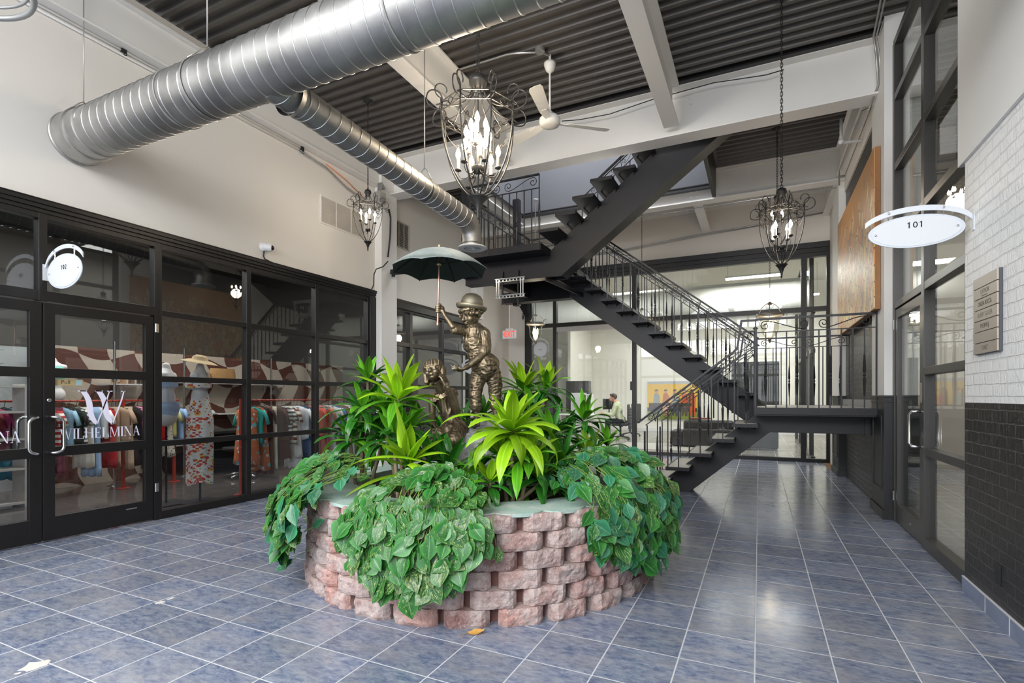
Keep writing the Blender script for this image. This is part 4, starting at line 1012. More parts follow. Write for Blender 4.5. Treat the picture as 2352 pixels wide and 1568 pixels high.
for ci in range(6):
    b = MB(); b.use_rnd = True
    r_out = PR - ci * .004
    for k in range(NB):
        a = 2 * PI * (k + (.5 if ci % 2 else 0) + .12) / NB + R_.uniform(-.004, .004)
        b.r = R_.random()
        dr = V((math.cos(a), math.sin(a), 0)); sd = V((-math.sin(a), math.cos(a), 0))
        w = 2 * PI * r_out / NB; hw = w * .425 + R_.uniform(-.004, .004)
        z0 = ci * CH + .001; z1 = z0 + CH - .004
        nx, nz = 12, 5; o = PC + dr * r_out * 1.0; seed = R_.uniform(0, 50)
        g = []
        for i in range(nx + 1):
            u = -1 + 2 * i / nx
            col = []
            for j in range(nz + 1):
                v_ = j / nz
                # central face with chamfered cheeks
                if abs(u) > .72: inn = (abs(u) - .72) / .28 * .035
                else: inn = 0
                edge = (.008 if j in (0, nz) else 0) + (.01 if i in (0, nx) else 0)
                p = o + sd * hw * u + UP * (z0 + (z1 - z0) * v_) - dr * (inn + edge)
                p = p + dr * (noise.noise(p * 22 + V((seed, 0, 0))) * .013 + noise.noise(p * 60) * .005)
                col.append(b.av(p))
            g.append(col)
        for i in range(nx):
            for j in range(nz): b.af((g[i][j], g[i + 1][j], g[i + 1][j + 1], g[i][j + 1]))
        # cheeks, top and bottom going back into the wall
        bk = [[b.av(o + sd * hw * (.84 if 1 else 1) * u + UP * z - dr * .17) for z in (z0, z1)] for u in (-1, 1)]
        L = g[0]; Rr = g[-1]
        for j in range(nz): b.af((L[j], L[j + 1], bk[0][1] if j >= nz // 2 else bk[0][0])); b.af((Rr[j], bk[1][1] if j >= nz // 2 else bk[1][0], Rr[j + 1]))
        b.af((L[nz // 2], bk[0][1], bk[0][0])); b.af((Rr[nz // 2], bk[1][0], bk[1][1]))
        T = [g[i][nz] for i in range(nx + 1)]; b.af(T + [bk[1][1], bk[0][1]])
        T = [g[i][0] for i in range(nx + 1)]; b.af(T[::-1] + [bk[0][0], bk[1][0]])
    b.build('course', block_m, planter, fixn=True)
b = MB(); n = 80
b.lathe([(PR - .10, 0), (PR - .10, .62), (PR - .34, .62), (PR - .34, .45)], PC, n, caps=False); b.build('core', M('core_block', (128, 92, 86), .95, var=.3, vs=30, bump=.6, bs=60), planter)
# rim: green weathered paint that follows the block fronts
def rim_material():
    t = NT('weathered_green_rim'); v = t.objc(); n1 = t.noise(v, 7, 5, .6); n2 = t.noise(v, 60, 4)
    c = t.ramp(n1, [(.3, lin((150, 178, 168))), (.55, lin((168, 186, 176))), (.72, lin((196, 194, 188)))]); c = t.mix(t.ramp(n2, [(.55, (0, 0, 0, 1)), (.7, (.5, .5, .5, 1))]), c, lin((110, 140, 130)))
    t.bsdf(c, .85, 0, n2, .4, .004); return t.m
b = MB(); inner = []; outer = []; ip = []
n = NB * 8
for k in range(n):
    a = 2 * PI * k / n; ph = ((a / (2 * PI) * NB) - .62) % 1.0; u = abs(ph - .5) * 2      # 0 at block centre, 1 at the joint
    ro = PR - .028 - (0 if u < .62 else (u - .62) / .38 * .05)
    dr = V((math.cos(a), math.sin(a), 0))
    ro += noise.noise(V((math.cos(a) * 9, math.sin(a) * 9, 0))) * .008
    ri = PR - .36 + noise.noise(V((math.cos(a) * 3, math.sin(a) * 3, 5))) * .02
    outer.append(b.av(PC + dr * ro + UP * .634)); ip.append(b.av(PC + dr * ri + UP * .636)); inner.append(b.av(PC + dr * ri + UP * .55))
low = [b.av(V(b.v[i]) - UP * .02) for i in outer]
for k in range(n):
    m = (k + 1) % n
    b.af((outer[k], outer[m], ip[m], ip[k])); b.af((ip[k], ip[m], inner[m], inner[k])); b.af((low[k], low[m], outer[m], outer[k]))
b.build('rim', rim_material(), planter)
b = MB(); n = 48; rg = []
for j in range(9):
    r_ = (PR - .35) * j / 8
    rg.append([b.av(PC + V((math.cos(2 * PI * k / n) * r_, math.sin(2 * PI * k / n) * r_, .56 + .09 * (1 - j / 8) + noise.noise(V((j, k * .4, 0))) * .02))) for k in range(n)] if j else [b.av(PC + UP * .65)])
for A, B in zip(rg, rg[1:]):
    for k in range(n):
        if len(A) == 1: b.af((A[0], B[k], B[(k + 1) % n]))
        else: b.af((A[k], A[(k + 1) % n], B[(k + 1) % n], B[k]))
b.build('soil', M('potting_soil', (46, 36, 28), .95, var=.5, vs=40, bump=1, bs=80, bd=.01), planter)

# ================================================================== PLANTS
def leaf_material(name, base, edge, tip=None, rough=.32, transl=.25, variegate=None, midc=None):
    t = NT(name); uv = t.n('ShaderNodeTexCoord').outputs['UV']; sp = t.n('ShaderNodeSeparateXYZ'); t.l(uv, sp.inputs[0])
    rn = t.n('ShaderNodeAttribute', attribute_name='rnd').outputs['Fac']
    ac = t.math('ABSOLUTE', t.math('SUBTRACT', sp.outputs[0], .5))
    st = t.n('ShaderNodeCombineXYZ'); t.l(t.math('MULTIPLY', sp.outputs[0], 26.0), st.inputs[0]); t.l(t.math('MULTIPLY', sp.outputs[1], 2.0), st.inputs[1]); t.l(t.math('MULTIPLY', rn, 40.0), st.inputs[2])
    streak = t.noise(st.outputs[0], 1.0, 3, .6)
    c = t.mix(t.ramp(ac, [(.18, (0, 0, 0, 1)), (.5, (1, 1, 1, 1))]), lin(base), lin(edge))
    c = t.mix(t.math('MULTIPLY', streak, .5), c, lin(edge))
    if variegate:
        s2 = t.n('ShaderNodeCombineXYZ')
        q = t.math('ADD', t.math('MULTIPLY', ac, 13.0), t.math('MULTIPLY', sp.outputs[1], -5.0)); t.l(q, s2.inputs[0]); t.l(t.math('MULTIPLY', sp.outputs[1], 4.0), s2.inputs[1])
        sgn = t.math('GREATER_THAN', sp.outputs[0], .5); t.l(t.math('ADD', t.math('MULTIPLY', rn, 53.0), t.math('MULTIPLY', sgn, 7.0)), s2.inputs[2])
        n2 = t.noise(s2.outputs[0], 1.35, 5, .72)
        th = t.n('ShaderNodeMapRange', i={'To Min': .50, 'To Max': .64}); t.l(rn, th.inputs[0])
        f = t.math('MULTIPLY', t.math('SUBTRACT', n2, th.outputs[0]), 14.0); cl = t.n('ShaderNodeClamp'); t.l(f, cl.inputs[0])
        c = t.mix(cl.outputs[0], c, lin(variegate))
    mc = lin(midc or edge); f = t.ramp(ac, [(.012, (1, 1, 1, 1)), (.03, (0, 0, 0, 1))]); c = t.mix(t.math('MULTIPLY', f, .75), c, mc)
    hs = t.n('ShaderNodeHueSaturation'); mr = t.n('ShaderNodeMapRange', i={'To Min': .58, 'To Max': 1.32}); t.l(rn, mr.inputs[0]); t.l(mr.outputs[0], hs.inputs['Value'])
    mh = t.n('ShaderNodeMapRange', i={'To Min': .488, 'To Max': .512}); t.l(streak, mh.inputs[0]); t.l(c, hs.inputs['Color'])
    col = hs.outputs[0]
    p = t.n('ShaderNodeBsdfPrincipled', i={'Roughness': rough, 'Specular IOR Level': .55}); t.l(col, p.inputs['Base Color'])
    bn = t.n('ShaderNodeBump', i={'Strength': .25, 'Distance': .004}); t.l(streak, bn.inputs['Height']); t.l(bn.outputs[0], p.inputs['Normal'])
    tr = t.n('ShaderNodeBsdfTranslucent'); t.l(col, tr.inputs[0]); mx = t.n('ShaderNodeMixShader', i={0: transl}); t.l(p.outputs[0], mx.inputs[1]); t.l(tr.outputs[0], mx.inputs[2]); t.l(mx.outputs[0], t.out.inputs[0])
    return t.m
lime = leaf_material('lime_leaf', (130, 182, 22), (172, 214, 42), midc=(196, 228, 90), transl=.35)
midg = leaf_material('mid_green_leaf', (66, 140, 26), (112, 182, 38), midc=(140, 190, 70))
darkg = leaf_material('dark_green_leaf', (26, 84, 26), (58, 128, 36), midc=(70, 130, 50), rough=.26, transl=.15)
pothos = leaf_material('pothos_leaf', (28, 88, 38), (60, 128, 52), variegate=(196, 214, 130), midc=(120, 170, 90), rough=.3, transl=.2)
pothos_blue = leaf_material('pothos_cool_leaf', (34, 100, 72), (62, 132, 92), variegate=(120, 176, 130), midc=(110, 165, 110), rough=.28, transl=.15)
stem_m = M('plant_stem', (128, 138, 84), .6, var=.3, vs=30)
cane_m = M('plant_cane', (120, 108, 84), .8, var=.3, vs=40, bump=.5)
TW = V((.2, -1, 0)).normalized()        # leaves turn to the daylight of the front glazing
def strap_leaf(b, base, out, up, length, width, arch, twist=0.0, n=10, crease=.16, rnd=None, wav=0.0):
    """long pointed leaf: starts along a mix of out/up and bends over under its weight"""
    b.r = R_.random() if rnd is None else rnd
    p = V(base); d = (out * math.cos(up) + UP * math.sin(up)).normalized(); step = length / n
    side0 = out.cross(UP).normalized(); ang = up; prev = None; ph = R_.uniform(0, 6)
    for i in range(n + 1):
        t = i / n
        w = width * .5 * (min(1, (t + .045) / .30) ** .75) * (1 - max(0, (t - .42) / .58) ** 1.9)
        if i == n: w = width * .01
        d = out * math.cos(ang) + UP * math.sin(ang)
        nrm = side0.cross(d).normalized() * -1
        nrm = d.cross(side0).normalized()
        tw = twist * t; sd = side0 * math.cos(tw) + nrm * math.sin(tw); nn = nrm * math.cos(tw) - side0 * math.sin(tw)
        if nn.z < 0 and ang > -PI / 2: pass
        wv = wav * width * math.sin(t * 9 + ph)
        row = [b.av(p - sd * w + nn * (w * crease * 2 + wv), (0, t)), b.av(p - sd * w * .5 + nn * w * crease * .8, (.25, t)), b.av(p, (.5, t)), b.av(p + sd * w * .5 + nn * w * crease * .8, (.75, t)), b.av(p + sd * w + nn * (w * crease * 2 - wv), (1, t))]
        if prev:
            for k in range(4): b.af((prev[k], prev[k + 1], row[k + 1], row[k]))
        prev = row
        p = p + d * step; ang -= arch / n * (.5 + 1.0 * t)
def rosette(b, c, nl, length, width, spread=1.0, arch=1.6, a0=0, lo=.1, hi=1.35, slot=None, jit=.25, tilt=V((0, 0, 0)), wav=.05):
    for k in range(nl):
        t = k / max(1, nl - 1)                                   # 0 outer (old) .. 1 inner (young)
        a = a0 + k * 2.39996 + R_.uniform(-jit, jit)
        out = (V((math.cos(a), math.sin(a), 0)) + tilt * .5).normalized(); out = V((out.x, out.y, 0)).normalized()
        up = lo + (hi - lo) * t ** 1.1 + R_.uniform(-.12, .12)
        L = length * (1.0 - .35 * t) * R_.uniform(.82, 1.12) if t < .85 else length * R_.uniform(.6, .8)
        if slot: b.cur = slot(t)
        strap_leaf(b, V(c) + UP * (.06 * t) + out * .008, out, up, L, width * R_.uniform(.85, 1.15), (arch * (1.15 - .75 * t)) * R_.uniform(.75, 1.2), R_.uniform(-.5, .5), rnd=None, wav=wav)
def dracaena(label, base, crowns, cat='plant', group='dracaenas in the round planter', extra=()):
    """crowns: list of (point, leaves, length, width, palette, arch, lo)"""
    t = thing('dracaena', label, cat, tuple(base), group)
    for (c, nl, L, w, pal, arch, lo) in crowns:
        c = V(c); b = MB(); b.use_uv = True; b.use_rnd = True
        if pal == 'lime': sl = lambda t: 0 if t > .25 else 1
        elif pal == 'alllime': sl = lambda t: 0
        elif pal == 'mid': sl = lambda t: (0 if t > .72 else (1 if t > .3 else 2))
        elif pal == 'green': sl = lambda t: 1 if t > .5 else 2
        else: sl = lambda t: 2 if R_.random() < .8 else 1
        rosette(b, c, int(nl * 1.35), L * 1.04, w * 1.1, arch=arch, a0=R_.uniform(0, 6), slot=sl, lo=lo)
        b.build('leaf_crown', [lime, midg, darkg], t, smooth=True, fixn=False)
        bb = V((c.x + R_.uniform(-.04, .04), c.y + R_.uniform(-.04, .04), .58)) if abs(c.x - base[0]) + abs(c.y - base[1]) < .5 else V((c.x, c.y, .58))
        bb = V((base[0] * .5 + c.x * .5, base[1] * .5 + c.y * .5, .58))
        if (c.z - bb.z) > .03:
            s = MB(); s.tube(bez(bb, bb + UP * (c.z - bb.z) * .4, c - UP * (c.z - bb.z) * .3, c + UP * .03, 8), [.016 - .001 * i * .6 for i in range(9)], 8); s.build('cane', cane_m, t, smooth=True)
    for (p, out, up, L, w, arch, m_) in extra:
        b = MB(); b.use_uv = True; b.use_rnd = True; strap_leaf(b, p, V((out.x, out.y, 0)).normalized(), up, L, w, arch, R_.uniform(-.3, .3), n=14, wav=.03); b.build('long_leaf', m_, t, smooth=True, fixn=False)
    return t
# the left clump, its tall lime crown standing out at the top
G = 'dracaenas in the round planter'
dracaena('tallest lime dracaena crown left of the seated girl statue', at(930, 1120, 3.75)[:2] + (.6,) if False else (at(935, 1100, 3.75).x, at(935, 1100, 3.75).y, .58),
    [(at(915, 925, 3.72), 17, .40, .074, 'lime', 1.7, .0), (at(885, 955, 3.9), 16, .34, .06, 'green', 2.0, -.1), (at(940, 995, 3.7), 13, .32, .066, 'green', 2.2, -.2)])
dracaena('lime dracaena with broad leaves low in front at the left of the planter', (at(925, 1120, 3.45).x, at(925, 1120, 3.45).y, .58),
    [(at(935, 1072, 3.42), 11, .36, .075, 'alllime', 1.3, .5), (at(905, 1015, 3.6), 12, .34, .06, 'green', 1.9, -.1)],
    extra=[(at(985, 1062, 3.35), -RIGHT * .9 + TW * .3, .35, .52, .085, 1.0, lime), (at(955, 1085, 3.3), -RIGHT * .8 + TW * .5, .05, .48, .10, .9, lime), (at(930, 1100, 3.3), -RIGHT * .6 + TW * .7, .0, .36, .075, 1.0, lime), (at(945, 1075, 3.4), -RIGHT * .1 + TW * .1, 1.4, .46, .085, .25, lime), (at(955, 1090, 3.35), RIGHT * .8 + TW * .4, .7, .38, .07, 1.8, midg)])
dracaena('dark leaved dracaena at the far left of the planter behind the trailing vine', (at(830, 1060, 4.0).x, at(830, 1060, 4.0).y, .58),
    [(at(832, 950, 3.95), 18, .36, .056, 'dark', 2.1, -.1), (at(805, 1015, 3.9), 16, .32, .056, 'dark', 2.2, -.2), (at(875, 1020, 3.9), 16, .36, .06, 'dark', 2.1, -.2), (at(845, 880, 3.98), 11, .27, .05, 'green', 1.5, .2)])
dracaena('lime dracaena at the front centre of the planter with a long hanging leaf', (at(1180, 1130, 3.4).x, at(1180, 1130, 3.4).y, .58),
    [(at(1176, 1000, 3.35), 24, .40, .082, 'alllime', 2.0, -.1), (at(1150, 1060, 3.45), 14, .34, .06, 'mid', 2.2, -.2), (at(1215, 1070, 3.4), 14, .34, .06, 'mid', 2.2, -.2)],
    extra=[(at(1174, 1008, 3.33), TW, -.2, .40, .09, 1.4, lime), (at(1168, 1005, 3.33), -RIGHT + TW * .3, .9, .52, .07, 2.0, lime), (at(1200, 1015, 3.33), RIGHT * .6 + TW, .1, .40, .075, 1.6, lime), (at(1190, 1060, 3.3), TW + RIGHT * .2, -.2, .34, .07, 1.2, midg)])
dracaena('tall green dracaena behind the standing boy statue to the right', (at(1215, 1040, 4.5).x, at(1215, 1040, 4.5).y, .58),
    [(at(1203, 905, 4.5), 20, .40, .06, 'mid', 1.8, .0), (at(1255, 900, 4.6), 14, .36, .055, 'mid', 1.8, .0), (at(1225, 960, 4.4), 16, .36, .06, 'dark', 2.1, -.2)])
dracaena('medium green dracaena at the right of the planter in front of the office glass', (at(1345, 1080, 4.2).x, at(1345, 1080, 4.2).y, .58),
    [(at(1340, 975, 4.2), 19, .33, .05, 'green', 2.0, -.1), (at(1395, 1030, 4.25), 12, .28, .042, 'green', 2.0, .0), (at(1300, 1010, 4.2), 14, .30, .05, 'dark', 2.1, -.1), (at(1350, 1050, 4.1), 13, .3, .055, 'mid', 1.9, -.1)])
dracaena('dark dracaena low between the boy statue and the right hand plants', (at(1270, 1080, 3.9).x, at(1270, 1080, 3.9).y, .58),
    [(at(1265, 1010, 3.95), 16, .36, .06, 'dark', 2.0, -.1), (at(1290, 1070, 3.7), 14, .36, .066, 'dark', 2.0, -.2), (at(1225, 1075, 3.8), 14, .3, .06, 'mid', 2.1, -.2)])
dracaena('low green dracaena with short leaves at the foot of the front centre clump', (at(1120, 1140, 3.3).x, at(1120, 1140, 3.3).y, .58),
    [(at(1125, 1120, 3.3), 12, .26, .05, 'mid', 1.7, .1), (at(1240, 1110, 3.45), 14, .32, .06, 'green', 1.8, .0), (at(1290, 1125, 3.5), 12, .28, .05, 'dark', 1.7, .1), (at(1190, 1125, 3.6), 14, .3, .055, 'dark', 1.6, .1)])
dracaena('dark dracaena at the back of the planter behind the statues', (at(1120, 980, 4.9).x, at(1120, 980, 4.9).y, .58),
    [(at(1110, 960, 4.95), 16, .36, .055, 'dark', 2.0, -.1), (at(1060, 985, 4.9), 14, .36, .055, 'dark', 2.1, -.1), (at(1165, 955, 4.9), 15, .36, .055, 'dark', 2.0, -.1), (at(1015, 1000, 4.7), 13, .34, .055, 'dark', 2.1, -.1)])
dracaena('small dark dracaena in front of the rock below the girl statue', (at(1035, 1100, 3.6).x, at(1035, 1100, 3.6).y, .58),
    [(at(1030, 1090, 3.6), 14, .34, .062, 'dark', 1.6, .05), (at(1085, 1110, 3.5), 11, .26, .05, 'green', 1.9, .1), (at(985, 1060, 3.7), 12, .32, .058, 'dark', 1.7, .0)])

def heart_leaf(b, base, d, nrm, L, W, droop=.35):
    """heart shaped leaf with a pointed tip, folded a little along the midrib"""
    b.r = R_.random(); d = d.normalized(); s = d.cross(nrm).normalized(); nn = s.cross(d).normalized()
    n = 7; prev = None
    prof = [.0, .62, .94, 1.0, .88, .64, .33, .0]
    back = [-.10, -.06, 0, 0, 0, 0, 0, 0]
    curl = R_.uniform(.05, .22)
    for i in range(n + 1):
        t = i / n; w = W * .5 * prof[i]
        if i == 0: w = W * .5 * .34
        p = V(base) + d * (L * t) - nn * (droop * L * t * t * .5)
        row = []
        for k, u in enumerate((-1, -.5, 0, .5, 1)):
            lobe = -.13 * L * (1 if abs(u) > .9 else .8) if i == 0 and u else 0
            row.append(b.av(p + s * w * u + d * lobe * abs(u) + nn * (w * curl * (abs(u) ** 1.5) * 1.2 - (.03 * L if u == 0 else 0)), ((u + 1) / 2, t)))
        if prev:
            for k in range(4): b.af((prev[k], prev[k + 1], row[k + 1], row[k]))
        prev = row
def pothos_mass(label, centers, nleaf, mats, seed, strays=(), outw=.10, size=(.08, .14)):
    """centers: list of (angle0, angle1, inner r, drop0, drop1) sectors around the planter; leaves sit on a mound rolling over the rim"""
    rr = random.Random(seed)
    a_mid = (centers[0] + centers[1]) / 2; dr = V((math.cos(a_mid), math.sin(a_mid), 0))
    base = PC + dr * (PR - .45) + UP * .58
    t = thing('trailing_pothos', label, 'vine', tuple(base), 'variegated pothos vines spilling over the planter rim')
    mb = [MB() for _ in mats]
    for m in mb: m.use_uv = True; m.use_rnd = True
    vb = MB()
    a0, a1, dmax, rin, bulge = centers
    def surf(u, s):
        """u across the sector -1..1, s from 0 (inside) to 1 (lowest hanging tip)"""
        a = a_mid + (a1 - a0) / 2 * u; e = V((math.cos(a), math.sin(a), 0))
        top = .30                                             # share of s that lies on top
        edge = 1 - abs(u) ** 2.2
        dm = dmax * (0.35 + .65 * edge)
        if s < top:
            q = s / top; r = rin + (PR + .03 - rin) * q; z = .67 + bulge * (math.sin(PI * min(1, q * .62 + .30)) + .12) * (.35 + .65 * edge)
        else:
            q = (s - top) / (1 - top); r = PR + .04 + outw * math.sin(min(1, q * 2.2) * PI / 2) * (1 - .45 * q) ; z = .67 + bulge * .38 * (1 - q) * edge - dm * q
        return PC + e * r + UP * z, e, a
    for k in range(nleaf):
        u = rr.uniform(-1, 1); s = rr.random() ** .92
        p, e, a = surf(u, s); lay = rr.random()
        p = p + e * (lay * .06 - .02) + UP * rr.uniform(-.02, .02)
        L = rr.uniform(*size) * (1.0 if lay > .3 else .85); W = L * rr.uniform(.72, .86)
        tang = V((-math.sin(a), math.cos(a), 0))
        if s < .3: d = (e * rr.uniform(.0, .7) + tang * rr.uniform(-.8, .8) + UP * rr.uniform(-.75, -.05) + TW * .35); nr = UP * .8 + e * rr.uniform(.0, .6) + TW * .9 + tang * rr.uniform(-.4, .4)
        else: d = (UP * rr.uniform(-1.1, -.35) + tang * rr.uniform(-.75, .75) + e * rr.uniform(0, .55)); nr = e * .8 + TW * .35 + UP * rr.uniform(.1, .8) + tang * rr.uniform(-.4, .4)
        m = mb[0 if rr.random() < .62 else len(mb) - 1]
        R_.seed(rr.random()); heart_leaf(m, p, d, nr.normalized(), L, W, rr.uniform(.1, .5))
        if lay > .35:
            q, _, _ = surf(u * .92, max(0, s - .12)); vb.tube([p, (p + q) / 2 + e * .01, q - e * .05], .0022, 4, caps=False)
    for k in range(9):
        u = -1 + 2 * (k + .5) / 9; vb.tube([surf(u + .1 * math.sin(j * .7 + k), j / 11)[0] - surf(u, j / 11)[1] * .045 for j in range(11)], .0035, 5)
    for (px, py, dd, ang, L) in strays:
        p = at(px, py, dd); e = (p - PC); e.z = 0; e.normalize(); tang = V((-e.y, e.x, 0))
        d = RIGHT * math.cos(ang) + UP * math.sin(ang); m = mb[rr.choice((0, len(mb) - 1))]
        R_.seed(rr.random()); heart_leaf(m, p, d + e * .1, (e + UP * .3).normalized(), L, L * .78, .2)
        vb.tube([p, p + e * .02 - d * .05, p - e * .06 - d * .12 + UP * .05], .0025, 5)
    for i, (m, mt_) in enumerate(zip(mb, mats)): m.build('leaves', mt_, t, smooth=True, fixn=False)
    vb.build('stems', M('vine_stem', (120, 150, 70), .5, var=.2), t, smooth=True)
    return t
def ang_of(px, py):      # angle round the planter of a floor position seen on its rim
    d = ray(px, py); t0 = V((d.x, d.y)); 
    # nearest intersection with the rim circle
    B = -(t0.dot(V((PC.x, PC.y)))); A = t0.dot(t0); C = PC.x ** 2 + PC.y ** 2 - PR ** 2; D = B * B - A * C
    t_ = (-B - math.sqrt(max(0, D))) / A; p = t0 * t_ - V((PC.x, PC.y)); return math.atan2(p.y, p.x)
aL0, aL1 = ang_of(706, 1200) - .42, ang_of(730, 1200)
pothos_mass('cool green pothos vine hanging over the left side of the planter', (aL0 - .08, aL1 + .08, .44, 1.02, .20), 400, [pothos, pothos_blue], 21,
    outw=.18, strays=[(668, 1290, 3.45, PI * 1.15, .12), (720, 1210, 3.35, .6, .09)])
aC0, aC1 = ang_of(835, 1250), ang_of(1100, 1250)
pothos_mass('bright variegated pothos vine spilling down the front of the planter', (aC0 - .02, aC1 + .02, .43, .93, .18), 420, [pothos, pothos], 22,
    strays=[(835, 1215, 2.98, -1.7, .07), (1140, 1258, 2.85, -1.4, .085), (850, 1270, 2.96, -1.2, .13), (800, 1290, 2.99, -1.9, .06), (1095, 1250, 2.85, -.2, .07), (1010, 1345, 2.86, -1.7, .10), (1035, 1335, 2.86, -1.4, .10), (985, 1330, 2.87, -1.9, .12)])
aR0, aR1 = ang_of(1330, 1200), ang_of(1478, 1200) + .42
pothos_mass('glossy pothos vine bulging over the right side of the planter by the walkway', (aR0, aR1, .44, .92, .25), 470, [pothos, pothos_blue], 23,
    outw=.11, strays=[(1425, 1250, 3.1, -1.6, .12), (1400, 1245, 3.08, -2.0, .10), (1452, 1250, 3.15, -1.2, .10)])
R_.seed(5)
# fallen leaf on the floor
p = onZ(1090, 1455, .004); b = MB(); b.use_uv = True; b.use_rnd = True
heart_leaf(b, p + UP * .004 - RIGHT * .03, RIGHT + DIR * .1, (UP - DIR * .3).normalized(), .085, .045, -.4); b.tube([p - RIGHT * .03 + UP * .003, p - RIGHT * .06 - DIR * .02 + UP * .004, p - RIGHT * .065 - DIR * .05 + UP * .003], .0015, 4)
b.build('fallen_leaf', M('dry_leaf', (188, 142, 66), .6, var=.3, vs=60), label='curled dry yellow leaf on the floor in front of the planter', cat='leaf', smooth=True, fixn=False)
# ================================================================== BRONZE STATUES
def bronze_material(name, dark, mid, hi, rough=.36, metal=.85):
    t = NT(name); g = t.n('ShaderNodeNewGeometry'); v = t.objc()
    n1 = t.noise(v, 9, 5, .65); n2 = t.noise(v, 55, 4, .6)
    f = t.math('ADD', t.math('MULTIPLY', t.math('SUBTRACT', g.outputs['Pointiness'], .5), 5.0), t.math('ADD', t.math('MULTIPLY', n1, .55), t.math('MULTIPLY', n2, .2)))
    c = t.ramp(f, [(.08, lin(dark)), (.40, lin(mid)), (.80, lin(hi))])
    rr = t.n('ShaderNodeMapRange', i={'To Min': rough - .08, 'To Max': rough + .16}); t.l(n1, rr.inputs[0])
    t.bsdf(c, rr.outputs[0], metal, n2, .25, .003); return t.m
bronze = bronze_material('bronze', (40, 36, 30), (116, 102, 82), (188, 170, 136), .40, .8)
bronze_hat = bronze_material('bronze_patina', (62, 62, 56), (116, 112, 98), (158, 146, 122), .45, .75)
patina = bronze_material('grey_green_patina', (120, 130, 126), (172, 182, 178), (204, 210, 206), .55, .1)
T0 = 4.25; MPX = T0 / 1195
TOW = -DIR                                     # towards the camera
def S(px, py, dz=0.0): return at(px, py, T0) + TOW * dz
class Blob:
    def __init__(s): s.b = MB()
    def ell(s, c, r, ax=None, n=20):
        ax = ax or (RIGHT, TOW, UP)
        rx, ry, rz = r if isinstance(r, (tuple, list)) else (r, r, r)
        s.b.sphere(c, 1, n, n // 2 + 2, rx, ry, rz, ax); return s
    def cap(s, p, q, r1, r2, flat=1.0, n=16):
        p = V(p); q = V(q); d = (q - p); L = d.length; m = 6
        pts = [p + d * (i / m) for i in range(m + 1)]; rs = [r1 + (r2 - r1) * i / m for i in range(m + 1)]
        s.b.tube(pts, rs, n, sq=flat)
        s.b.sphere(p, r1, n, 8); s.b.sphere(q, r2, n, 8); return s
    def chain(s, pts, rs):
        for i in range(len(pts) - 1): s.cap(pts[i], pts[i + 1], rs[i], rs[i + 1])
        return s
    def bake(s, name, mat, parent, voxel=.006, smooth=4, disp=None):
        o = s.b.build(name, mat, parent, smooth=False)
        m = o.modifiers.new('r', 'REMESH'); m.mode = 'VOXEL'; m.voxel_size = voxel; m.adaptivity = 0
        m2 = o.modifiers.new('s', 'SMOOTH'); m2.iterations = smooth; m2.factor = .5
        bake(o); me = o.data
        if disp:
            off = OFF[o.name]
            co = [v.co.copy() for v in me.vertices]; no = [v.normal.copy() for v in me.vertices]
            for v, c, n in zip(me.vertices, co, no): v.co = c + n * disp(c + off, n)
        me.polygons.foreach_set('use_smooth', [True] * len(me.polygons)); me.materials.clear(); me.materials.append(mat); me.update()
        return o
def head(B, c, f, u, R_h, ears=True, eyes_down=.0):
    """child's head as overlapping forms; c = centre, f = facing, u = up of the head, R_h = half head height"""
    f = f.normalized(); s_ = f.cross(u).normalized(); u = s_.cross(f).normalized(); A = (s_, f, u); k = R_h
    def P(a, b_, c_): return c + s_ * a * k + f * b_ * k + u * c_ * k
    B.ell(P(0, -.10, .22), (.76 * k, .88 * k, .80 * k), A, 28)           # cranium
    B.ell(P(0, .18, -.28), (.58 * k, .62 * k, .66 * k), A, 24)           # face
    B.ell(P(0, .42, -.72), (.28 * k, .28 * k, .22 * k), A)               # chin
    B.ell(P(0, .12, -.55), (.47 * k, .5 * k, .36 * k), A)                # jaw
    for sg in (-1, 1):
        B.ell(P(.33 * sg, .50, -.30), (.24 * k, .24 * k, .24 * k), A)    # cheek
        B.ell(P(.30 * sg, .70, .12), (.22 * k, .10 * k, .055 * k), A)    # brow ridge
        B.ell(P(.30 * sg, .64, -.03), (.135 * k, .10 * k, .085 * k), A)  # eyeball
        B.ell(P(.30 * sg, .69, .025), (.155 * k, .07 * k, .03 * k), A)   # lid
        B.ell(P(.30 * sg, .67, -.10), (.14 * k, .06 * k, .025 * k), A)   # lower lid
        if ears:
            B.ell(P(.77 * sg, -.08, -.10), (.08 * k, .17 * k, .25 * k), A); B.ell(P(.80 * sg, -.13, .02), (.09 * k, .15 * k, .15 * k), A)
    B.cap(P(0, .72, .05), P(0, .90, -.26), .065 * k, .10 * k); B.ell(P(0, .90, -.29), (.12 * k, .12 * k, .09 * k), A)
    for sg in (-1, 1): B.ell(P(.10 * sg, .80, -.32), (.075 * k, .09 * k, .06 * k), A)
    B.ell(P(0, .755, -.49), (.20 * k, .09 * k, .045 * k), A); B.ell(P(0, .74, -.59), (.17 * k, .10 * k, .05 * k), A)
    return P
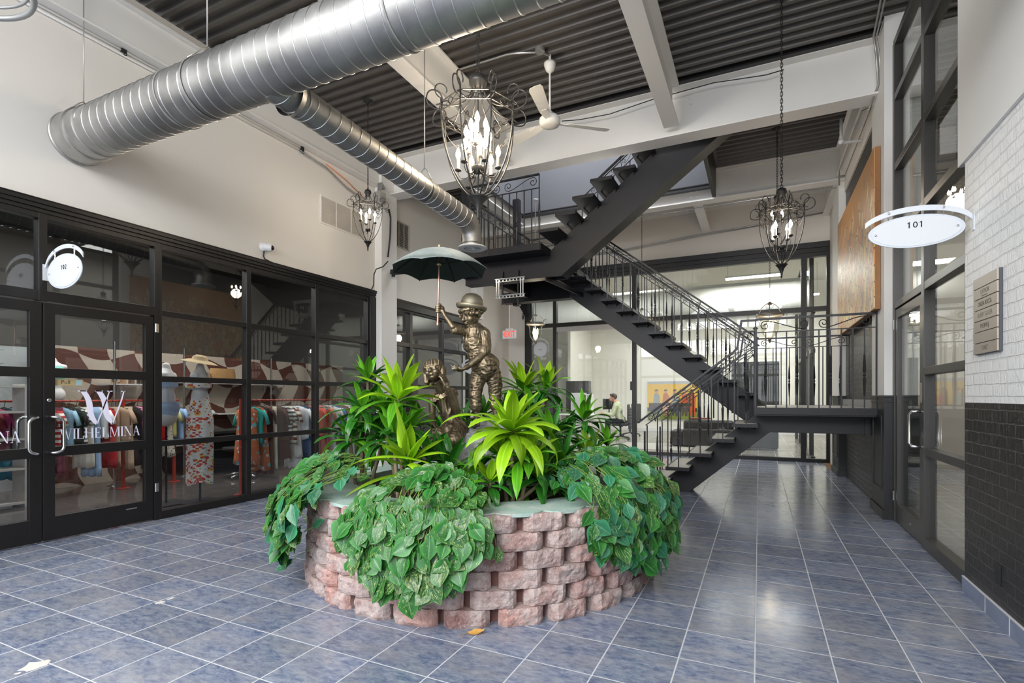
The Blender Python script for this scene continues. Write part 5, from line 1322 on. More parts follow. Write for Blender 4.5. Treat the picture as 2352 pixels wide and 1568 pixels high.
def hand(B, wrist, palm_dir, palm_n, size, curl, thumb_side, grip=None):
    """palm, five separate fingers; palm_dir from the wrist to the knuckles, palm_n the way the palm faces"""
    d = palm_dir.normalized(); n = (palm_n - d * palm_n.dot(d)).normalized(); s_ = d.cross(n).normalized() * thumb_side
    pw = size * .40
    B.cap(wrist, wrist + d * size * .18, size * .17, size * .2); 
    B.obx = None
    for q in (-1, -.33, .33, 1): B.cap(wrist + d * size * .12 + s_ * pw * .35 * q, wrist + d * size * .5 + s_ * pw * .5 * q, size * .11, size * .105)
    for i, (q, L) in enumerate(((1.0, .40), (.36, .46), (-.3, .43), (-.95, .33))):
        p = wrist + d * size * .52 + s_ * pw * .55 * q; ang = curl[0] * (1 + .06 * i); dd = d; r0 = size * .085; L = L * size
        seg = (.42, .33, .25)
        for j in range(3):
            a = curl[j] * (1 + .05 * i)
            dd = (dd * math.cos(a) + n * math.sin(a)).normalized() if True else dd
            n2 = None
            q2 = p + dd * L * seg[j]; B.cap(p, q2, r0 * (1 - .08 * j), r0 * (.92 - .1 * j)); p = q2
    tb = wrist + d * size * .2 + s_ * pw * .5; m1 = tb + (s_ * .75 + d * .6 + n * .25).normalized() * size * .24; m2 = m1 + (d * .8 + n * (.3 + curl[1] * .4) + s_ * .0).normalized() * size * .22
    B.cap(tb, m1, size * .115, size * .095); B.cap(m1, m2, size * .092, size * .075)
def zA(x, y, dz=0): return S(940 + x / 6.53, 660 + y / 6.53, dz)
def zB(x, y, dz=0): return S(940 + x / 5.227, 800 + y / 5.227, dz)
a1 = MPX / 6.53; b1 = MPX / 5.227
def folds(sx, sy, sz, amp, seed=0, ridge=True):
    def fn(p, n):
        q = V((p.dot(RIGHT) * sx + seed, p.dot(DIR) * sy, p.z * sz)); w = noise.noise(q * 1.0); q2 = q * 2.1 + V((3.1, 0, w * 1.5)); v_ = noise.noise(q2)
        r_ = (1 - abs(v_) * 2.2) if ridge else v_
        return amp * (r_ * .8 + w * .8)
    return fn
# ---- the boulder
rock = MB(); rb = Blob()
rc = PC + UP * .62
rb.ell(S(1105, 1060, -.05), (.26, .24, .27)); rb.ell(S(1140, 1040, -.1), (.2, .24, .26)); rb.ell(S(1075, 1100, .1), (.22, .2, .26)); rb.ell(S(1060, 1060, .02), (.13, .16, .2)); rb.ell(S(1125, 1130, .16), (.2, .18, .18))
def rockd(p, n): return noise.noise(p * 7) * .05 + abs(noise.noise(p * 17)) * .045 + abs(noise.noise(p * 38)) * .02
rk = thing('boulder', 'rough grey boulder carrying the two bronze children inside the planter', 'rock', tuple(V((S(1105, 1060).x, S(1105, 1060).y, .60))))
def rockm():
    t = NT('grey_rock'); v = t.objc(); n1 = t.noise(v, 9, 6, .7); n2 = t.noise(v, 50, 4)
    c = t.ramp(n1, [(.3, lin((64, 62, 60))), (.5, lin((132, 132, 130))), (.72, lin((190, 190, 188)))])
    t.bsdf(c, .85, 0, t.math('ADD', n1, n2), .8, .01); return t.m
rb.bake('stone', rockm(), rk, .014, 1, rockd)
# ---- boy
boy = thing('boy_statue', 'bronze boy in hat and overalls holding an umbrella over the seated girl', 'statue', tuple(V((S(1118, 975).x, S(1118, 975).y, S(1118, 985).z))))
hc = zA(930, 405, .01); ff = (-RIGHT * .66 + TOW * .72 - UP * .26); hu = (UP + (-RIGHT) * .16 + TOW * .06).normalized()
B = Blob(); RH = 31 * MPX
P = head(B, hc, ff, hu, RH)
B.cap(zA(950, 540, -.01), zA(985, 660, -.015), 62 * a1, 72 * a1)                      # neck
# raised right arm (image left) and hand round the shaft
el = zA(672, 612, .10); wr = zA(535, 415, .07)
B.cap(zA(760, 630, .04), el, 50 * a1, 44 * a1); B.cap(el, wr, 45 * a1, 31 * a1)
shaft = lambda y: S(1008 + (749.6 - y) * .0246, y, .07)
hcn = shaft(713)
B.cap(wr, zA(515, 375, .065), 31 * a1, 40 * a1); B.ell(zA(505, 345, .058), (42 * a1, 34 * a1, 55 * a1))
for i, yy in enumerate((296, 325, 354, 381)):
    pts = []; c0 = shaft(660 + yy / 6.53)
    for k in range(8):
        a = PI * .15 - k * (PI * 1.45) / 7
        pts.append(c0 + RIGHT * math.cos(a) * 33 * a1 + TOW * (-math.sin(a)) * 30 * a1 + UP * (-.001 * k))
    B.chain(pts, [15.5 * a1 * (1 - .03 * k) for k in range(8)])
B.chain([zA(510, 340, .06), zA(490, 285, .075), zA(462, 262, .088)], [19 * a1, 17 * a1, 14 * a1])
# lowered left arm and open hand
sh = zA(1140, 700, .03); el2 = zA(1140, 985, .08); wr2 = zA(915, 1195, .15)
B.cap(el2, zA(1040, 1085, .115), 62 * a1, 58 * a1); B.cap(zA(1040, 1085, .115), wr2, 58 * a1, 38 * a1)
hand(B, wr2, (zA(760, 1290, .20) - wr2), (UP * .8 + (-RIGHT) * .2 - DIR * -.1), 215 * a1, (.25, .55, .5), 1)
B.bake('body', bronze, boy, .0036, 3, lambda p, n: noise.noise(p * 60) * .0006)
# lower legs and feet
for hx, ax_, ay_, fx, fy, dz in ((805, 812, 850, 822, 905, .03), (1030, 1045, 880, 1058, 965, -.02)):
    B = Blob(); B.cap(zB(hx, 690, dz), zB(ax_, ay_, dz), 44 * b1, 27 * b1); B.cap(zB(ax_, ay_, dz), zB(fx, fy, dz + .01), 30 * b1, 30 * b1)
    fd = (TOW * .75 - RIGHT * .35).normalized(); p0 = zB(fx, fy, dz - .01); B.cap(p0, p0 + fd * .085 - UP * .004, 29 * b1, 22 * b1)
    for q in (-2, -1, 0, 1, 2): B.cap(p0 + fd * .07 + fd.cross(UP) * q * .008, p0 + fd * (.108 - abs(q + .6) * .006) + fd.cross(UP) * q * .0085 - UP * .008, .0075, .0062)
    B.bake('leg', bronze, boy, .0036, 3)
# hair curls under the hat
B = Blob(); s_ = ff.normalized().cross(hu).normalized(); fN = ff.normalized()
rr = random.Random(4)
for k in range(64):
    a = -PI * .80 + 1.60 * PI * (k / 63) + PI; lv = rr.uniform(.02, .34)
    c_ = hc + hu * RH * (.40 - lv * (1.3 if abs(math.cos(a)) < .75 or math.cos(a) < 0 else .2)) + (fN * math.cos(a) * .90 + s_ * math.sin(a) * .80) * RH * rr.uniform(.93, 1.02) - fN * .08 * RH
    B.ell(c_, (rr.uniform(.09, .15) * RH,) * 3)
for k in range(14):
    a = -.75 + 1.5 * k / 13; c_ = hc + hu * RH * (.40 + .03 * math.sin(k * 2)) + (fN * math.cos(a) * .84 + s_ * math.sin(a) * .80) * RH; B.ell(c_, (.11 * RH,) * 3)
B.bake('hair', bronze, boy, .004, 1, folds(120, 120, 60, .002))
# hat: bowl crown and rolled brim
hup = (UP + RIGHT * -.0 + RIGHT * .15 - TOW * -.02).normalized(); hb = zA(930, 322, .005)
b = MB(); rB = 235 * a1
prof = [(rB * .70, .010), (rB * .80, -.006), (rB * .92, -.004), (rB * 1.0, .012), (rB * 1.01, .026), (rB * .985, .028), (rB * .93, .012), (rB * .82, .006), (rB * .735, .016), (rB * .735, .03), (rB * .72, .055), (rB * .64, .088), (rB * .48, .112), (rB * .25, .124), (0, .127)]
b.lathe(prof, hb, 48, hup, caps=False); b.build('hat', bronze_hat, boy, smooth=True)
# shirt
B = Blob()
B.cap(zA(985, 690, 0), zA(1030, 860, 0), 165 * a1, 160 * a1, .8); B.ell(zA(1110, 690, .0), (90 * a1, 90 * a1, 95 * a1)); B.ell(zA(815, 660, .02), (75 * a1, 80 * a1, 75 * a1)); B.ell(zA(960, 640, -.01), (130 * a1, 85 * a1, 45 * a1))
B.cap(zA(800, 650, .03), zA(700, 655, .075), 70 * a1, 68 * a1); B.cap(zA(1130, 700, .02), zA(1150, 900, .055), 88 * a1, 84 * a1); B.cap(zA(1150, 900, .055), zA(1130, 985, .075), 84 * a1, 80 * a1)
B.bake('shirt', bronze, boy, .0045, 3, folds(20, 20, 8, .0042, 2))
# overalls
B = Blob()
B.cap(zA(985, 850, .012), zA(1050, 1000, .01), 178 * a1, 172 * a1, .85); B.cap(zA(1050, 1000, .01), zA(1130, 1160, 0), 178 * a1, 205 * a1, .85); B.cap(zA(1130, 1160, 0), zA(1150, 1220, 0), 205 * a1, 195 * a1)
B.ell(zA(1200, 1150, -.05), (150 * a1, 150 * a1, 150 * a1))
for pts in ([zB(845, 300, .0), zB(810, 430, .02), zB(800, 560, .03), zB(805, 690, .03)], [zB(1000, 290, -.0), zB(1030, 430, -.01), zB(1030, 560, -.02), zB(1030, 670, -.02)]):
    B.chain(pts, [100 * b1, 86 * b1, 74 * b1, 64 * b1]); B.cap(pts[-1] + UP * .012, pts[-1] - UP * .006, 70 * b1, 70 * b1)
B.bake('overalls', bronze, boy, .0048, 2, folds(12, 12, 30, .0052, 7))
from mathutils.bvhtree import BVHTree
def front_of(objs, x, y, lift):
    d = (zA(x, y) - cam.location).normalized(); best = None
    for o in objs:
        t_ = BVHTree.FromPolygons([v.co + OFF[o.name] for v in o.data.vertices], [list(p.vertices) for p in o.data.polygons]); h = t_.ray_cast(cam.location, d)
        if h[0] is not None and (best is None or h[3] < best[3]): best = h
    return best[0] + best[1] * lift if best else zA(x, y, .1)
parts_ = [o for o in boy.children if o.name.startswith(('shirt', 'overalls'))]
for ln in ([(860, 822), (900, 834), (950, 846), (1000, 858), (1030, 862)], [(868, 815), (862, 760), (858, 700)], [(1030, 855), (1040, 800), (1052, 740), (1060, 690)]):
    b = MB(); b.tube([front_of(parts_, x, y, -.001) for x, y in ln], .0045, 8); b.build('seam', bronze, boy, smooth=True)
# flower held in the palm
fl = thing('flower_bud', None, None, tuple(zA(725, 1235, .205)), parent=boy)
b = MB(); c_ = zA(725, 1240, .21)
for k in range(7):
    a = k * 2.4; r0 = .006 + .0028 * k; pts = spiral(c_ + UP * (.022 - .004 * k), RIGHT, TOW, r0, r0 * 1.1, a, a + PI * 1.3, 10)
    b.tube(pts, .0035 + .0004 * k, 6, sq=1.8)
b.sphere(c_, .02, 14, 8); b.tube([c_, c_ - RIGHT * .02 + UP * .018, c_ - RIGHT * .035 + UP * .035], [.006, .004, .001], 6); b.build('petals', bronze_hat, fl, smooth=True)
# umbrella
um = thing('umbrella', 'open patinated umbrella', None, tuple(shaft(750)), parent=boy)
b = MB(); b.tube([shaft(750), shaft(580)], .0085, 12); b.lathe([(0, 0), (.012, .006), (.012, .02), (.009, .03)], shaft(751), 12); b.build('shaft', M('polished_copper_shaft', (190, 150, 132), .3, .9, var=.15, vs=20), um, smooth=True, auto=.6)
ut = shaft(577); uR = .395; b = MB(); ns = 8; seg = 8; rg = 9; off = .25
tip = []
def up_(a, q):
    """a in panels, q 0..1 radial"""
    fr = a - math.floor(a); sag = math.sin(PI * fr); th = 2 * PI * (a + off) / ns
    r = uR * q * (1 - .075 * sag * q); z = -.175 * (q ** 1.9) + .022 * sag * q * q
    return ut + RIGHT * math.cos(th) * r + TOW * math.sin(th) * r + UP * z
for side, dz in ((0, 0), (1, -.006)):
    rows = []
    for j in range(rg + 1):
        q = j / rg
        rows.append([b.av(up_(k / seg, q) + UP * dz) for k in range(ns * seg)] if j else [b.av(ut + UP * dz)])
    for A_, B_ in zip(rows, rows[1:]):
        for k in range(ns * seg):
            m = (k + 1) % (ns * seg); b.cur = side
            if len(A_) == 1: b.af((A_[0], B_[k], B_[m]) if side == 0 else (A_[0], B_[m], B_[k]))
            else: b.af((A_[k], B_[k], B_[m], A_[m]) if side == 0 else (A_[k], A_[m], B_[m], B_[k]))
    tip.append(rows[-1])
b.cur = 0
for k in range(ns * seg): m = (k + 1) % (ns * seg); b.af((tip[0][k], tip[1][k], tip[1][m], tip[0][m]))
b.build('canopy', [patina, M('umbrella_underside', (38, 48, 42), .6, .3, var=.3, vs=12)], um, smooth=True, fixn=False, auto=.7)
for k in range(ns):
    b = MB(); b.tube([up_(k, q / 6) - UP * .010 for q in range(7)], .004, 5); b.tube([shaft(612), up_(k, .52) - UP * .012], .003, 5); b.build('rib', MC['umbrella_underside'], um)
b = MB(); b.lathe([(.014, -.01), (.018, 0), (.012, .012), (.016, .022), (.013, .034), (0, .042)], ut, 14); b.build('knob', bronze, um, smooth=True)
b = MB(); b.lathe([(.0, -.012), (.018, -.008), (.022, 0), (.018, .01), (0, .012)], shaft(612), 14); b.build('hub', bronze, um, smooth=True)

# ---- girl
girl = thing('girl_statue', 'bronze girl with a bob haircut sitting on the boulder, hand at her cheek', 'statue', tuple(V((S(1045, 1020).x, S(1045, 1020).y, S(1045, 1030).z))))
gf = (TOW * .92 - RIGHT * .22 + UP * .34); gu = (UP - RIGHT * .22 - TOW * .12).normalized(); gh = zB(318, 285, .12); GH = 26.5 * MPX
B = Blob(); head(B, gh, gf, gu, GH, ears=False)
B.cap(zB(355, 400, .10), zB(390, 520, .07), 55 * b1, 56 * b1)
# arm raised to the cheek
sh = zB(530, 560, .06); el = zB(590, 745, .11); wr = zB(490, 470, .20)
B.cap(sh, el, 52 * b1, 46 * b1); B.cap(el, wr, 47 * b1, 33 * b1)
hand(B, wr, zB(440, 330, .20) - wr, (-RIGHT * .8 - TOW * .45 + UP * .1), 178 * b1, (.12, .38, .42), -1)
# far arm resting, legs
B.cap(zB(285, 600, .04), zB(300, 780, .10), 44 * b1, 38 * b1); B.cap(zB(300, 780, .10), zB(330, 930, .18), 38 * b1, 30 * b1)
hand(B, zB(330, 930, .18), (zB(360, 1010, .2) - zB(330, 930, .18)), -UP * .3 - TOW, 150 * b1, (.25, .35, .3), 1)
B.cap(zB(400, 1040, .17), zB(290, 1100, .22), 60 * b1, 50 * b1); B.cap(zB(290, 1100, .22), zB(300, 1280, .18), 48 * b1, 30 * b1); B.cap(zB(300, 1280, .18), zB(280, 1310, .26), 30 * b1, 22 * b1)
B.bake('body', bronze, girl, .0038, 3, lambda p, n: noise.noise(p * 60) * .0006)
# hair: helmet bob with a fringe
B = Blob(); gN = gf.normalized(); gs = gN.cross(gu).normalized(); gU = gs.cross(gN).normalized(); A_ = (gs, gN, gU)
B.ell(gh + gU * GH * .34 - gN * .16 * GH, (.90 * GH, .92 * GH, .82 * GH), A_, 30)
for sg in (-1, 1):
    B.cap(gh + gs * sg * GH * .78 - gN * GH * .05 + gU * GH * .2, gh + gs * sg * GH * .74 - gN * GH * .12 - gU * GH * .72, .20 * GH, .24 * GH)
    B.cap(gh + gs * sg * GH * .70 - gN * GH * .5 + gU * GH * .2, gh + gs * sg * GH * .55 - gN * GH * .5 - gU * GH * .85, .3 * GH, .26 * GH)
B.cap(gh - gN * GH * .7 + gU * GH * .2, gh - gN * GH * .55 - gU * GH * .85, .42 * GH, .32 * GH)
for k in range(11):
    u = -1 + .2 * k; a0_ = gh + gs * u * GH * .62 + gN * GH * (.62 - .22 * u * u) + gU * GH * .66; B.cap(a0_, a0_ - gU * GH * (.36 + .05 * (k % 2)) + gN * GH * .12, .12 * GH, .085 * GH)
def strands(p, n):
    q = p - gh; a = math.atan2(q.dot(gs), q.dot(gN)); return noise.noise(V((a * 11, q.dot(gU) * 9, 1))) * .0055 + noise.noise(V((a * 26, q.dot(gU) * 9, 4))) * .003
B.bake('hair', bronze, girl, .0042, 1, strands)
# dress
B = Blob()
B.cap(zB(420, 600, .03), zB(470, 760, .03), 112 * b1, 104 * b1, .8); B.cap(zB(470, 760, .03), zB(540, 930, .02), 104 * b1, 122 * b1, .9); B.ell(zB(310, 590, .03), (55 * b1, 60 * b1, 55 * b1)); B.ell(zB(520, 550, .04), (70 * b1, 70 * b1, 70 * b1))
B.cap(zB(540, 950, .05), zB(390, 1030, .15), 118 * b1, 80 * b1); B.cap(zB(590, 960, .05), zB(560, 1080, .16), 110 * b1, 92 * b1); B.cap(zB(560, 1080, .16), zB(590, 1160, .14), 92 * b1, 70 * b1); B.cap(zB(440, 1020, .12), zB(520, 1080, .15), 80 * b1, 80 * b1); B.cap(zB(640, 960, .0), zB(650, 1100, .06), 60 * b1, 55 * b1)
B.bake('dress', bronze, girl, .0048, 2, folds(13, 13, 6, .0065, 11))
b = MB()
for sg, pts in ((1, [zB(395, 545, .125), zB(360, 620, .145), zB(440, 590, .135), zB(470, 560, .12)]), (-1, [zB(385, 545, .12), zB(310, 570, .10), zB(300, 640, .11), zB(345, 640, .135)])):
    n0 = len(b.v); ids = [b.av(p) for p in pts] + [b.av(p - TOW * .012) for p in pts]; b.af(ids[:4]); b.af(ids[4:][::-1])
    for k in range(4): b.af((ids[k], ids[(k + 1) % 4], ids[4 + (k + 1) % 4], ids[4 + k]))
b.build('collar', bronze, girl, bevel=.003)
# ================================================================== STORE BEHIND THE LEFT GLASS
SX = XL - .16
red_steel = M('red_steel', (168, 58, 44), .4, .1)
floor_z = 0.0
# wavy checker mural wall with shelves
def mural_material():
    t = NT('wavy_checker_mural'); v = t.pos(); sp = t.n('ShaderNodeSeparateXYZ'); t.l(v, sp.inputs[0])
    def wave(a, k, amp, ph=0.0): 
        return t.math('MULTIPLY', t.math('SINE', t.math('ADD', t.math('MULTIPLY', a, k), ph)), amp)
    u = t.math('ADD', sp.outputs[1], wave(sp.outputs[2], 7.0, .09)); w_ = t.math('ADD', sp.outputs[2], wave(sp.outputs[1], 6.0, .07))
    cb = t.n('ShaderNodeCombineXYZ'); t.l(u, cb.inputs[0]); t.l(w_, cb.inputs[1]); cb.inputs[2].default_value = .5
    ck = t.n('ShaderNodeTexChecker', i={'Scale': 2.6, 'Color1': lin((86, 48, 38)), 'Color2': lin((176, 164, 150))}); t.l(cb.outputs[0], ck.inputs[0])
    t.bsdf(ck.outputs[0], .7); return t.m
b = MB(); b.box((-9.05, 3.75, 0), (-9.0, 9.5, 2.03)); b.build('mural_partition', mural_material(), label='low partition wall painted with a wavy brown and cream checker', cat='partition')
b = MB(); b.box((-9.4, 1.2, 0), (-9.35, 3.72, 2.0)); b.build('white_partition', M('partition_white', (170, 176, 178), .6), label='plain white partition wall at the left end of the store', cat='partition')
def wall_shelf(label, y0, y1, z, x=-8.98):
    b = MB(); b.box((x, y0, z - .02), (x + .28, y1, z)); 
    for yy in (y0 + .3, y1 - .3): b.box((x, yy - .01, z - .16), (x + .02, yy + .01, z)); b.box((x, yy - .01, z - .03), (x + .24, yy + .01, z - .015))
    return b.build('wall_shelf', M('shelf_white', (206, 204, 200), .5), label=label, cat='shelf', group='shelves on the mural wall')
wall_shelf('upper white shelf on the brown checker mural, under the woven bags', 5.0, 7.6, 1.55); wall_shelf('middle white shelf on the brown checker mural, under the cap', 5.0, 7.6, 1.0); wall_shelf('lowest white shelf on the brown checker mural', 5.0, 7.6, .5)
wall_shelf('short upper shelf on the mural seen through the door with sandals', 4.4, 4.95, 1.5)
for i, (yy, zt) in enumerate(((4.42, 2.12), (5.45, 2.1), (7.15, 2.05))):
    b = MB(); b.tube([(-8.6, yy, 0), (-8.6, yy, zt)], .018, 8); b.lathe([(.02, 1.52), (.03, 1.53), (.03, 1.58), (.02, 1.59)], (-8.6, yy, 0), 10, caps=False); b.lathe([(0, 0), (.09, 0), (.09, .012), (.02, .02)], (-8.6, yy, 0), 16)
    b.build('display_pole', steel, label=['chrome display pole behind the right door leaf', 'chrome display pole behind the mannequins', 'chrome display pole at the right of the mural shelves'][i], cat='pole', group='chrome poles in the store', smooth=True, auto=.6)
# ---- a hanger and a garment
hang_m = M('hanger_black', (18, 18, 18), .4); hook_m = chrome
def garment(p, w, h, kind, mat, rz, label, group, tag=False, seed=0, hanger=True):
    """a garment on its hanger hung at rail point p; the sheet hangs across the rail, with folds and thickness"""
    rr = random.Random(seed); ax = V((math.cos(rz), math.sin(rz), 0)); ay = V((-math.sin(rz), math.cos(rz), 0)); p = V(p)
    nm = {'top': 'blouse', 'dress': 'dress', 'trousers': 'trousers', 'shirt': 'shirt'}[kind]
    t = thing(nm, label, 'clothes', tuple(p - UP * (h + .1)), group)
    top = p - UP * .085; b = MB(); nx, nz = 12, 9; ph = rr.uniform(0, 6); rows = {}
    for sgn in (1, -1):
        g = []
        for j in range(nz + 1):
            v_ = j / nz; r = []
            for i in range(nx + 1):
                u = -1 + 2 * i / nx
                if kind == 'trousers': hw = w * .5 * (.8 + .2 * v_); zz = v_ * h
                elif kind == 'dress': hw = w * .5 * (.62 + .38 * v_ + (.12 if v_ < .15 else 0)); zz = v_ * h + abs(u) ** 2 * .06 * (1 - v_)
                else: hw = w * .5 * (1.0 - .12 * min(1, v_ * 3)); zz = v_ * h + abs(u) ** 1.6 * .07 * (1 - v_)
                thick = .018 * (1 - abs(u) ** 4) + .012 * math.sin(u * 9 + ph + v_) * v_ + .01 * math.sin(u * 17 + ph * 2) * v_
                hem = .012 * math.sin(u * 8 + ph) * (v_ > .95)
                r.append(b.av(top + ax * hw * u + ay * (sgn * (abs(thick) + .004) + .012 * v_ * math.sin(u * 5 + ph)) - UP * (zz + hem), (i / nx, v_)))
            g.append(r)
        rows[sgn] = g
        for j in range(nz):
            for i in range(nx):
                q = (g[j][i], g[j][i + 1], g[j + 1][i + 1], g[j + 1][i]); b.af(q if sgn == 1 else q[::-1])
    A_, B_ = rows[1], rows[-1]
    for j in range(nz):
        b.af((A_[j][0], A_[j + 1][0], B_[j + 1][0], B_[j][0])); b.af((A_[j][nx], B_[j][nx], B_[j + 1][nx], A_[j + 1][nx]))
    for i in range(nx): b.af((A_[0][i], B_[0][i], B_[0][i + 1], A_[0][i + 1])); b.af((A_[nz][i], A_[nz][i + 1], B_[nz][i + 1], B_[nz][i]))
    b.use_uv = True
    b.build('cloth', mat, t, smooth=True)
    if kind == 'shirt' or kind == 'top':
        b = MB()
        for sg in (-1, 1):
            s0 = top + ax * sg * w * .44 - UP * .05; s1 = s0 + ax * sg * .06 - UP * .19 + ay * .02; b.tube([s0, (s0 + s1) / 2 + ax * sg * .01, s1], [.045, .05, .055], 8, sq=.45)
        b.build('sleeve', mat, t, smooth=True) if False else b.build('sleeves', mat, t, smooth=True)
    if hanger:
        b = MB(); b.tube([top + ax * -w * .36 - UP * .03, top + UP * .012, top + ax * w * .36 - UP * .03, top + ax * -w * .36 - UP * .035], .006, 5)
        b.tube([top + UP * .01, p - UP * .03] + spiral(p - UP * .004, ax, UP, .018, .018, -PI / 2, PI * .9, 8), .003, 4); b.build('hanger', hang_m, t)
    if tag:
        q = top + ax * w * .3 + ay * .035 - UP * .16; b = MB(); b.box(q - V((.002, .025, .05)), q + V((.002, .025, .05))); b.tube([q + UP * .05, q + UP * .10 - ay * .03], .0015, 4); b.build('price_tag', M('tag_white', (236, 236, 240), .6), t)
    return t
def print_material(name, base, cols, scale=9, kind='blob'):
    t = NT(name); v = t.n('ShaderNodeTexCoord').outputs['Object']
    c = lin(base)
    if kind == 'stripe':
        sp = t.n('ShaderNodeSeparateXYZ'); t.l(v, sp.inputs[0]); f = t.math('GREATER_THAN', t.math('SINE', t.math('ADD', t.math('MULTIPLY', sp.outputs[2], scale), t.math('MULTIPLY', t.noise(v, 6, 2), 2.0))), 0.0)
        c = t.mix(f, lin(base), lin(cols[0]))
    else:
        cur = c
        for i, col in enumerate(cols):
            mp = t.n('ShaderNodeMapping', i={'Location': (i * 3.7, i * 1.3, i * 2.1)}); t.l(v, mp.inputs[0])
            vo = t.n('ShaderNodeTexVoronoi', feature='F1', i={'Scale': scale * (1 + .22 * i), 'Randomness': .9}); t.l(mp.outputs[0], vo.inputs['Vector'])
            nz = t.noise(mp.outputs[0], scale * 3, 3); d = t.math('ADD', vo.outputs['Distance'], t.math('MULTIPLY', nz, .35)); f = t.math('LESS_THAN', d, .44 - .02 * i)
            cur = t.mix(f, cur, lin(col))
        c = cur
    t.bsdf(c, .8); return t.m
CL = {}
def cloth(c, nm=None): return M('cloth_%d_%d_%d' % c, c, .85, var=.12, vs=20, bump=.3, bs=200)
def rack(label, p, q, zr, posts, cross=True):
    """p,q: ends of the rail"""
    t = thing('clothes_rack', label, 'clothes rack', (p[0], p[1], 0)); P_ = V((p[0], p[1], zr)); Q_ = V((q[0], q[1], zr)); b = MB(); b.tube([P_, Q_], .013, 8); b.build('rail', red_steel, t, smooth=True)
    for f in posts:
        c = P_ + (Q_ - P_) * f; b = MB(); b.box((c.x - .018, c.y - .018, 0), (c.x + .018, c.y + .018, zr + .02)); b.lathe([(0, 0), (.09, 0), (.09, .008), (0, .01)], (c.x, c.y, 0), 14); b.build('post', red_steel, t, bevel=.002)
    return P_, Q_, t
# rack behind the door
P_, Q_, _ = rack('red clothes rack behind the lettered door leaf', (-8.35, 2.75), (-8.1, 5.05), 1.245, (.0, .68, .97))
rg = random.Random(31)
cols = [('top', (50, 130, 190)), ('top', (150, 40, 70)), ('shirt', (210, 90, 150)), ('top', (20, 22, 30)), ('dress', (60, 150, 200)), ('stripe_g', 0), ('dress', (20, 20, 24)), ('top', (128, 40, 70)), ('stripe_r', 0), ('trousers', (110, 40, 64)), ('top', (150, 190, 215)), ('shirt', (30, 30, 30)), ('stripe_g', 0), ('trousers', (232, 226, 214)), ('trousers', (160, 190, 225)), ('top', (232, 232, 230)), ('dress', (180, 24, 34)), ('trousers', (186, 160, 136)), ('shirt', (184, 156, 130)), ('trousers', (196, 172, 148)), ('dress', (30, 26, 26)), ('shirt', (226, 140, 170)), ('top', (220, 120, 150)), ('trousers', (176, 148, 122)), ('top', (196, 30, 40)), ('dots', 0), ('top', (204, 196, 130)), ('shirt', (150, 180, 220))]
stripe_g = print_material('cloth_stripe_grey', (232, 232, 228), [(60, 74, 76)], 110, 'stripe'); stripe_r = print_material('cloth_stripe_red', (228, 222, 216), [(176, 34, 40)], 90, 'stripe'); stripe_b = print_material('cloth_stripe_brown', (232, 224, 206), [(112, 48, 40)], 75, 'stripe')
dots = print_material('cloth_dots', (206, 204, 190), [(90, 90, 60), (140, 60, 70)], 26); floral = print_material('cloth_floral', (196, 110, 70), [(120, 190, 190), (226, 220, 214), (200, 120, 60)], 10); flowers = print_material('cloth_flowers', (226, 110, 90), [(90, 110, 190), (70, 180, 150), (236, 150, 120)], 8); blueprint = print_material('cloth_blue_print', (60, 120, 190), [(210, 225, 240), (34, 80, 150)], 22)
names = {(50, 130, 190): 'bright blue', (150, 40, 70): 'wine red', (210, 90, 150): 'pink', (20, 22, 30): 'navy black', (60, 150, 200): 'sky blue', (20, 20, 24): 'black', (128, 40, 70): 'maroon', (110, 40, 64): 'plum', (150, 190, 215): 'pale blue', (30, 30, 30): 'black', (232, 226, 214): 'cream', (160, 190, 225): 'light blue', (232, 232, 230): 'white', (180, 24, 34): 'red', (186, 160, 136): 'beige', (184, 156, 130): 'tan', (196, 172, 148): 'sand', (30, 26, 26): 'black', (226, 140, 170): 'rose pink', (220, 120, 150): 'pink', (176, 148, 122): 'tan', (196, 30, 40): 'scarlet', (204, 196, 130): 'yellow green', (150, 180, 220): 'pale blue'}
order = ['first', 'second', 'third', 'fourth', 'fifth', 'sixth', 'seventh', 'eighth', 'ninth', 'tenth', 'eleventh', 'twelfth', 'thirteenth', 'fourteenth', 'fifteenth', 'sixteenth', 'seventeenth', 'eighteenth', 'nineteenth', 'twentieth', 'twenty-first', 'twenty-second', 'twenty-third', 'twenty-fourth', 'twenty-fifth', 'twenty-sixth', 'twenty-seventh', 'twenty-eighth', 'twenty-ninth', 'thirtieth', 'thirty-first', 'thirty-second', 'thirty-third', 'thirty-fourth']
word = {'top': 'top', 'shirt': 'shirt', 'dress': 'dress', 'trousers': 'trousers'}
